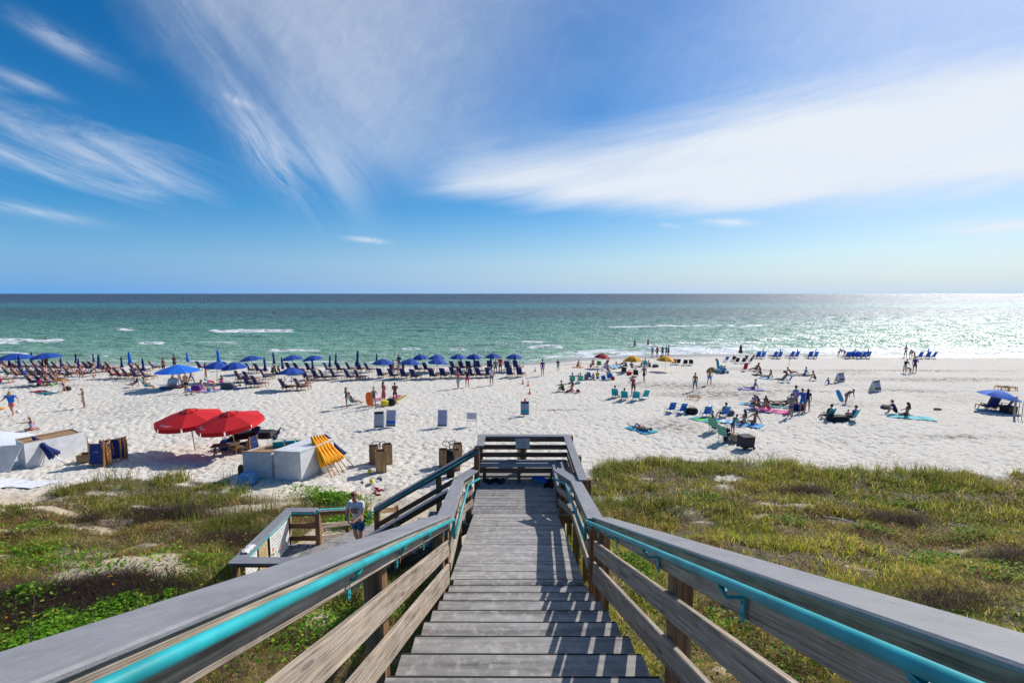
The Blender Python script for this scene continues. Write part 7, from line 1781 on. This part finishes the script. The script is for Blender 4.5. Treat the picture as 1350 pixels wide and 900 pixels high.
def crate(px, py, w, h, rz, label, base=None):
    root = empty('wooden_bin', base or G(px, py), math.radians(rz), label, 'bin'); th = .02
    for s in (-1, 1):
        m_ = MB(); m_.box((0, s*(w/2-th/2), h/2), (w, th, h)); m_.build('side_board', M_CRATE, root); m_ = MB(); m_.box((s*(w/2-th/2), 0, h/2-.0015), (th, w-2*th-.004, h-.003)); m_.build('side_board', M_CRATE, root)
    m_ = MB(); m_.box((0, 0, h*.62), (w-2*th-.01, w-2*th-.01, .02)); m_.build('inner_shelf', M_BLACK, root)
    m_ = MB()
    for z in (.3, .55, .8): m_.box((w/2+.003, 0, h*z), (.008, w*.55, .03))
    m_.build('slots', M_BLACK, root)
    return root
crate(114, 608, .55, .42, 20, 'small low wooden crate left of the folded loungers')
crate(493, 609.5, .44, .88, 18, 'tall wooden bin at the left of the left trio'); crate(502.5, 620.5, .46, 1.0, 22, 'tall wooden bin in front of the left trio'); crate(511, 610.5, .42, 1.0, 26, 'tall wooden bin at the right of the left trio')
crate(584.5, 614, .42, .85, 8, 'tall wooden bin at the left of the right trio'); crate(600.5, 619, .42, 1.0, 12, 'tall wooden bin in front of the right trio'); crate(603.5, 609, .42, .98, 14, 'tall wooden bin at the back of the right trio')
crate(688, 610, .42, .95, 8, 'wooden bin glimpsed through the landing rail under the plaque')
def hoop(px, py, label, dz=.95, rz=0, n=1):
    root = empty('loop_handled_pole', G(px, py), math.radians(rz), label, 'pole'); m_ = MB()
    m_.tube([(.0, 0, 0), (.05, 0, dz)], .022, 6); m_.build('pole', M_STEEL, root)
    m_ = MB(); m_.tube([(.05, 0, dz), (-.10, 0, dz+.03), (-.30, 0, dz+.10), (-.32, 0, dz+.20), (-.22, 0, dz+.27), (.0, 0, dz+.26), (.08, 0, dz+.16), (.05, 0, dz)], .022, 6); m_.build('loop', mat('loop_grey', (.14, .13, .12), .5, .1), root, True)
    return root
hoop(500, 610, 'grey looped pole on the left among the left wooden bins', .85, 10); hoop(507, 611, 'grey looped pole on the right among the left wooden bins', .9, 60)
hoop(592, 615, 'grey looped pole with a wide loop at the right wooden bins', 1.0, 0); hoop(600, 613, 'second grey looped pole behind the right wooden bins', 1.0, 30); hoop(597, 616, 'third grey looped pole between the right wooden bins', .95, 70)
B_(594, 628, (.38, .38, 1.25), 'black', 10, 'tall black cloth bundle between the right wooden bins', name='cloth_bundle', cat='bundle', handles=False)
# leaning folded umbrellas
def lean(kind, mk, base, top, label, group=None, s=1.0):
    o = use(kind, mk, base, 0, label, group, (s, s, s)); d = (top-base).normalized(); o.rotation_mode = 'QUATERNION'; o.rotation_quaternion = Vector((0, 0, 1)).rotation_difference(d); o.location = base; return o
YU = make_closed(2.15, 'yellow', .17, low=.30)
for i, (bx, by, tx, ty) in enumerate([(437, 628.5, 415, 585), (442, 626, 418, 582), (447.5, 624, 421, 579.5), (453, 621.5, 424, 577.5), (458.5, 619, 427, 575.5)]):
    b_ = G(bx, by); lean('yl', YU, b_, atY(tx, ty, b_.y+.55), 'folded yellow umbrella, %s from the left in the leaning bundle' % ORD[i], 'yellow umbrellas leaning by the cabinet')
b_ = G(466, 614); lean('cu', CU, b_, atY(429, 573.5, b_.y+.5), 'folded navy umbrella laid over the leaning yellow bundle', None, 1.1)
b_ = G(88, 613); lean('cb2', make_closed(2.2, 'navy', .2, M_STEEL), b_, atY(38, 572, b_.y+.1), 'folded navy umbrella leaning on the far left cabinet', None, 1.0)
b_ = G(357, 589); lean('cu', CU, b_, atY(366, 571, b_.y+.3), 'short folded navy umbrella behind the open topped cabinet', None, .6)
# things under the front red umbrella
root = empty('covered_table', G(336, 588), .15, 'table under a black cover behind the front red umbrella', 'table')
m_ = MB(); P = []; nx, ny = 8, 5
for j in range(ny+1):
    for i in range(nx+1):
        e = 1 if (i in (0, nx) or j in (0, ny)) else 0; P.append(((i/nx-.5)*2.5, (j/ny-.5)*1.1, .88-.28*e-.03*math.sin(i*1.2)))
m_.add(P, [(j*(nx+1)+i, j*(nx+1)+i+1, (j+1)*(nx+1)+i+1, (j+1)*(nx+1)+i) for j in range(ny) for i in range(nx)]); m_.add([(x, y, z-.02) for x, y, z in P], [(j*(nx+1)+i, (j+1)*(nx+1)+i, (j+1)*(nx+1)+i+1, j*(nx+1)+i+1) for j in range(ny) for i in range(nx)]); m_.build('black_cover', M_BLACK, root)
for sx3 in (-1, 1):
    for sy3 in (-1, 1): m_ = MB(); m_.tube([(sx3*1.1, sy3*.45, 0), (sx3*1.1, sy3*.45, .85)], .02, 6); m_.build('leg', M_STEEL, root)
use('ln', LN, G(326, 592.5), 150, 'navy canvas lounger in the shade of the front red umbrella'); use('fold', mkfold, G(336, 594), 70, 'folded lounger with orange wood under the front red umbrella', None, (.8, .8, .75))
use('gg', None, G(306.5, 590), 170, 'bright green low chair in the shade of the front red umbrella'); B_(300, 591, (.7, .5, .5), 'midblue', 10, 'blue bag left of the green chair under the red umbrella')
root = empty('picnic_table', G(298, 598), .3, 'low brown picnic table under the front red umbrella', 'table'); m_ = MB(); 
for k in range(4): m_.box((0, -.24+k*.16, .5), (1.3, .14, .04))
m_.build('table_top', M_RAILB, root)
for s in (-1, 1): m_ = MB(); m_.bar((s*.5, -.3, 0), (s*.5, .05, .48), .06, .05); m_.bar((s*.5, .3, 0), (s*.5, -.05, .48), .06, .05); m_.build('leg', M_RAILB, root)
# blue bin and a short brown post by the cabinet
root = empty('blue_bin', G(326.5, 635), .1, 'upturned light blue plastic bin in front of the open topped cabinet', 'bin'); root.scale = (.82, .82, .9); m_ = MB()
P = [(x*w_, y*w_*.8, z) for z, w_ in ((0, .46), (.06, .46), (.07, .42), (.40, .36), (.44, .30)) for x, y in ((-1, -.8), (-.8, -1), (.8, -1), (1, -.8), (1, .8), (.8, 1), (-.8, 1), (-1, .8))]
m_.add(P, [(i*8+j, i*8+(j+1) % 8, (i+1)*8+(j+1) % 8, (i+1)*8+j) for i in range(4) for j in range(8)]+[tuple(32+j for j in range(8))]); m_.build('body', mat('bin_blue', (.16, .38, .66), .45, .08), root)
m_ = MB(); m_.tube([(-.2, -.37, .2), (-.15, -.42, .24), (.15, -.42, .24), (.2, -.37, .2)], .02, 6); m_.build('handle', mat('bin_blue', (.16, .38, .66)), root)
small(318, 625, [(.12, 0), (.13, .3), (.10, .42), (.05, .46)], 'brown', 'short brown stump beside the light blue bin', 'stump', 'post')
# white bucket at the yellow bundle
small(428, 622, [(.16, 0), (.2, .5), (.21, .52), (.18, .52)], 'white', 'white bucket tucked behind the yellow umbrellas', 'white_bucket', 'bucket')
# black wagon
root = empty('beach_wagon', G(983, 590.5), .2, 'black fabric beach wagon nearest the right dune grass', 'wagon')
m_ = MB(); m_.add([(-.33, -.26, .09), (.33, -.26, .09), (.33, .26, .09), (-.33, .26, .09), (-.37, -.29, .72), (.36, -.29, .70), (.36, .29, .74), (-.37, .29, .75)], [(3, 2, 1, 0), (4, 5, 6, 7), (0, 1, 5, 4), (1, 2, 6, 5), (2, 3, 7, 6), (3, 0, 4, 7)]); m_.build('body', cloth('slate') if False else mat('wagon_black', (.035, .03, .04), .8, .2), root)
for a in (-.28, .28):
    for b2 in (-.31, .31):
        m_ = MB(); m_.tube([(a, b2-.02, .08), (a, b2+.02, .08)], .08, 12); m_.build('wheel', M_BLACK, root)
m_ = MB(); m_.tube([(.36, 0, .3), (.50, 0, .5), (.58, .0, .72)], .016, 6); m_.build('handle', M_STEEL, root)
# sand fence at right edge
root = empty('slatted_sand_fence', G(1337, 551), 0, 'weathered slatted sand fence at the right edge of the beach', 'fence')
fA, fB = Vector((0, 0, 0)), G(1420, 560)-G(1337, 551); L_ = fB.length; n = int(L_/.16)
for i in range(n):
    p = fA.lerp(fB, i/(n-1)); h_ = (1.15 if i % 9 else 1.35)+random.uniform(-.08, .05); w_ = .035 if i % 9 else .09
    m_ = MB(); t_ = random.uniform(-.04, .04); m_.bar((p.x, p.y, p.z-.2), (p.x+t_, p.y, p.z+h_), w_, .02 if i % 9 else .09, up=(0, 1, 0)); m_.build('slat' if i % 9 else 'post', M_RAIL, root)
m_ = MB()
for z in (.35, .85): m_.tube([fA+Vector((0, 0, z)), fB+Vector((0, 0, z))], .008, 4)
m_.build('wire', M_STEEL, root)
root = empty('wooden_box', G(1329, 544), .25, 'dark open wooden box beside the slatted fence', 'box'); m_ = MB(); m_.box((0, 0, .24), (.95, .55, .48)); m_.build('body', mat('dark_box', (.04, .022, .018), .8, .2), root); m_ = MB(); m_.box((0, 0, .495), (1.0, .6, .03)); m_.build('lid', mat('dark_box2', (.09, .05, .04), .8, .2), root)
# shoes --------------------------------------------------------------------
def shoe_mesh(c1, c2, nm='shoe', lab=None):
    def mk():
        root = empty(nm, cat='shoe')
        m_ = MB(); n = 14; P = []
        for z, s in ((0, 1.0), (.022, 1.02)):
            for k in range(n): a = 2*PI*k/n; y = math.sin(a)*.14; x = math.cos(a)*(.045+.012*(y > 0)); P.append((x*s, y*s, z))
        m_.add(P, [(i, (i+1) % n, n+(i+1) % n, n+i) for i in range(n)]+[tuple(range(n-1, -1, -1)), tuple(range(n, 2*n))]); m_.build('sole', cloth(c2), root)
        m_ = MB(); rows = ((-.125, .032, .075), (-.08, .038, .08), (-.03, .04, .075), (.03, .045, .06), (.085, .046, .045), (.125, .03, .03)); P = []
        for y, w, h in rows:
            for k in range(7): a = PI*k/6; P.append((math.cos(a)*w, y, .022+math.sin(a)*h))
        m_.add(P, [(i*7+j, i*7+j+1, (i+1)*7+j+1, (i+1)*7+j) for i in range(5) for j in range(6)]+[tuple(range(7)), tuple(35+j for j in range(7))]); m_.build('upper', cloth(c1), root, True); return root
    return mk
DK, BS = shoe_mesh('black', 'dark'), shoe_mesh('blue', 'sky')
def onland(px, py): p = atZ(px, py, CZ+ZL+.002); return p
for i, (px, py, rz, l) in enumerate([(644, 635.5, 20, 'black shoe furthest left on the landing'), (649.5, 635, -25, 'second black shoe from the left on the landing'), (656, 634, 15, 'third black shoe from the left on the landing'), (661.5, 635.5, -20, 'fourth black shoe from the left on the landing'),
                                    (724, 636, 40, 'black shoe at the right side of the landing under the handrail'), (721, 640, -30, 'black shoe nearest the handrail end on the landing'), (726, 641, 20, 'black shoe tucked against the right landing rail')]):
    use('shoe_dk', DK, onland(px, py), rz, l, 'black shoes on the landing', (1.15, 1.15, 1.25))
for px, py, rz, l in [(709, 632, 60, 'left blue trainer with pale sole on the landing'), (714.5, 634.5, 50, 'right blue trainer with pale sole on the landing')]:
    use('shoe_bs', BS, onland(px, py), rz, l, 'blue trainers on the landing', (1.35, 1.35, 1.3))
RS = shoe_mesh('crimson', 'dark', 'sandal'); GRS = shoe_mesh('grey', 'dark', 'sandal')
for px, py, rz, l in [(496, 644, 60, 'pink red sandal furthest back of the scattered sandals'), (499.5, 647, 100, 'dark red sandal in the middle of the scattered sandals'), (504, 646.5, 40, 'dark red sandal at the right of the scattered sandals'), (498, 652.5, 75, 'dark red sandal nearest the boy'), (495, 649, 20, 'dark red sandal at the left of the scattered sandals')]:
    use('sandal', RS, G(px, py)+Vector((0, 0, .02)), rz, l, 'sandals scattered on the sand behind the boy', (1.0, 1.1, .5))
for px, py, rz, l in [(500, 630.5, 60, 'grey sandal behind the red sandals'), (503, 632, 20, 'second grey sandal behind the red sandals'), (478, 636, 30, 'grey sandal left of the yellow green ball')]:
    use('sandg', GRS, G(px, py)+Vector((0, 0, .02)), rz, l, 'grey sandals on the sand', (1.0, 1.1, .5))
# white cloth left on the cap rail of the lower platform
m_ = MB(); n = 9; P = []
for j in range(n):
    for i in range(n): P.append(((i/8-.5)*.30+.03*math.sin(j*1.7), (j/8-.5)*.55+.03*math.sin(i*1.3), .035+.05*abs(math.sin(i*1.1+j*.8))*math.sin(PI*i/8+.2)))
m_.add(P, [(j*n+i, j*n+i+1, (j+1)*n+i+1, (j+1)*n+i) for j in range(n-1) for i in range(n-1)]); q = [(x*.9, y*.9, .004) for x, y, z in P]; m_.add(q, [(j*n+i, (j+1)*n+i, (j+1)*n+i+1, j*n+i+1) for j in range(n-1) for i in range(n-1)])
o = m_.build('crumpled_cloth', M_WHITE, None, True); o.scale = (.6, .6, .6); o.location = V(-6.2, 10.05, ZR+.002); tagp(o, 'crumpled white cloth lying on the lower platform rail', 'cloth')
COL.children.unlink(_tmpc); bpy.data.collections.remove(_tmpc)
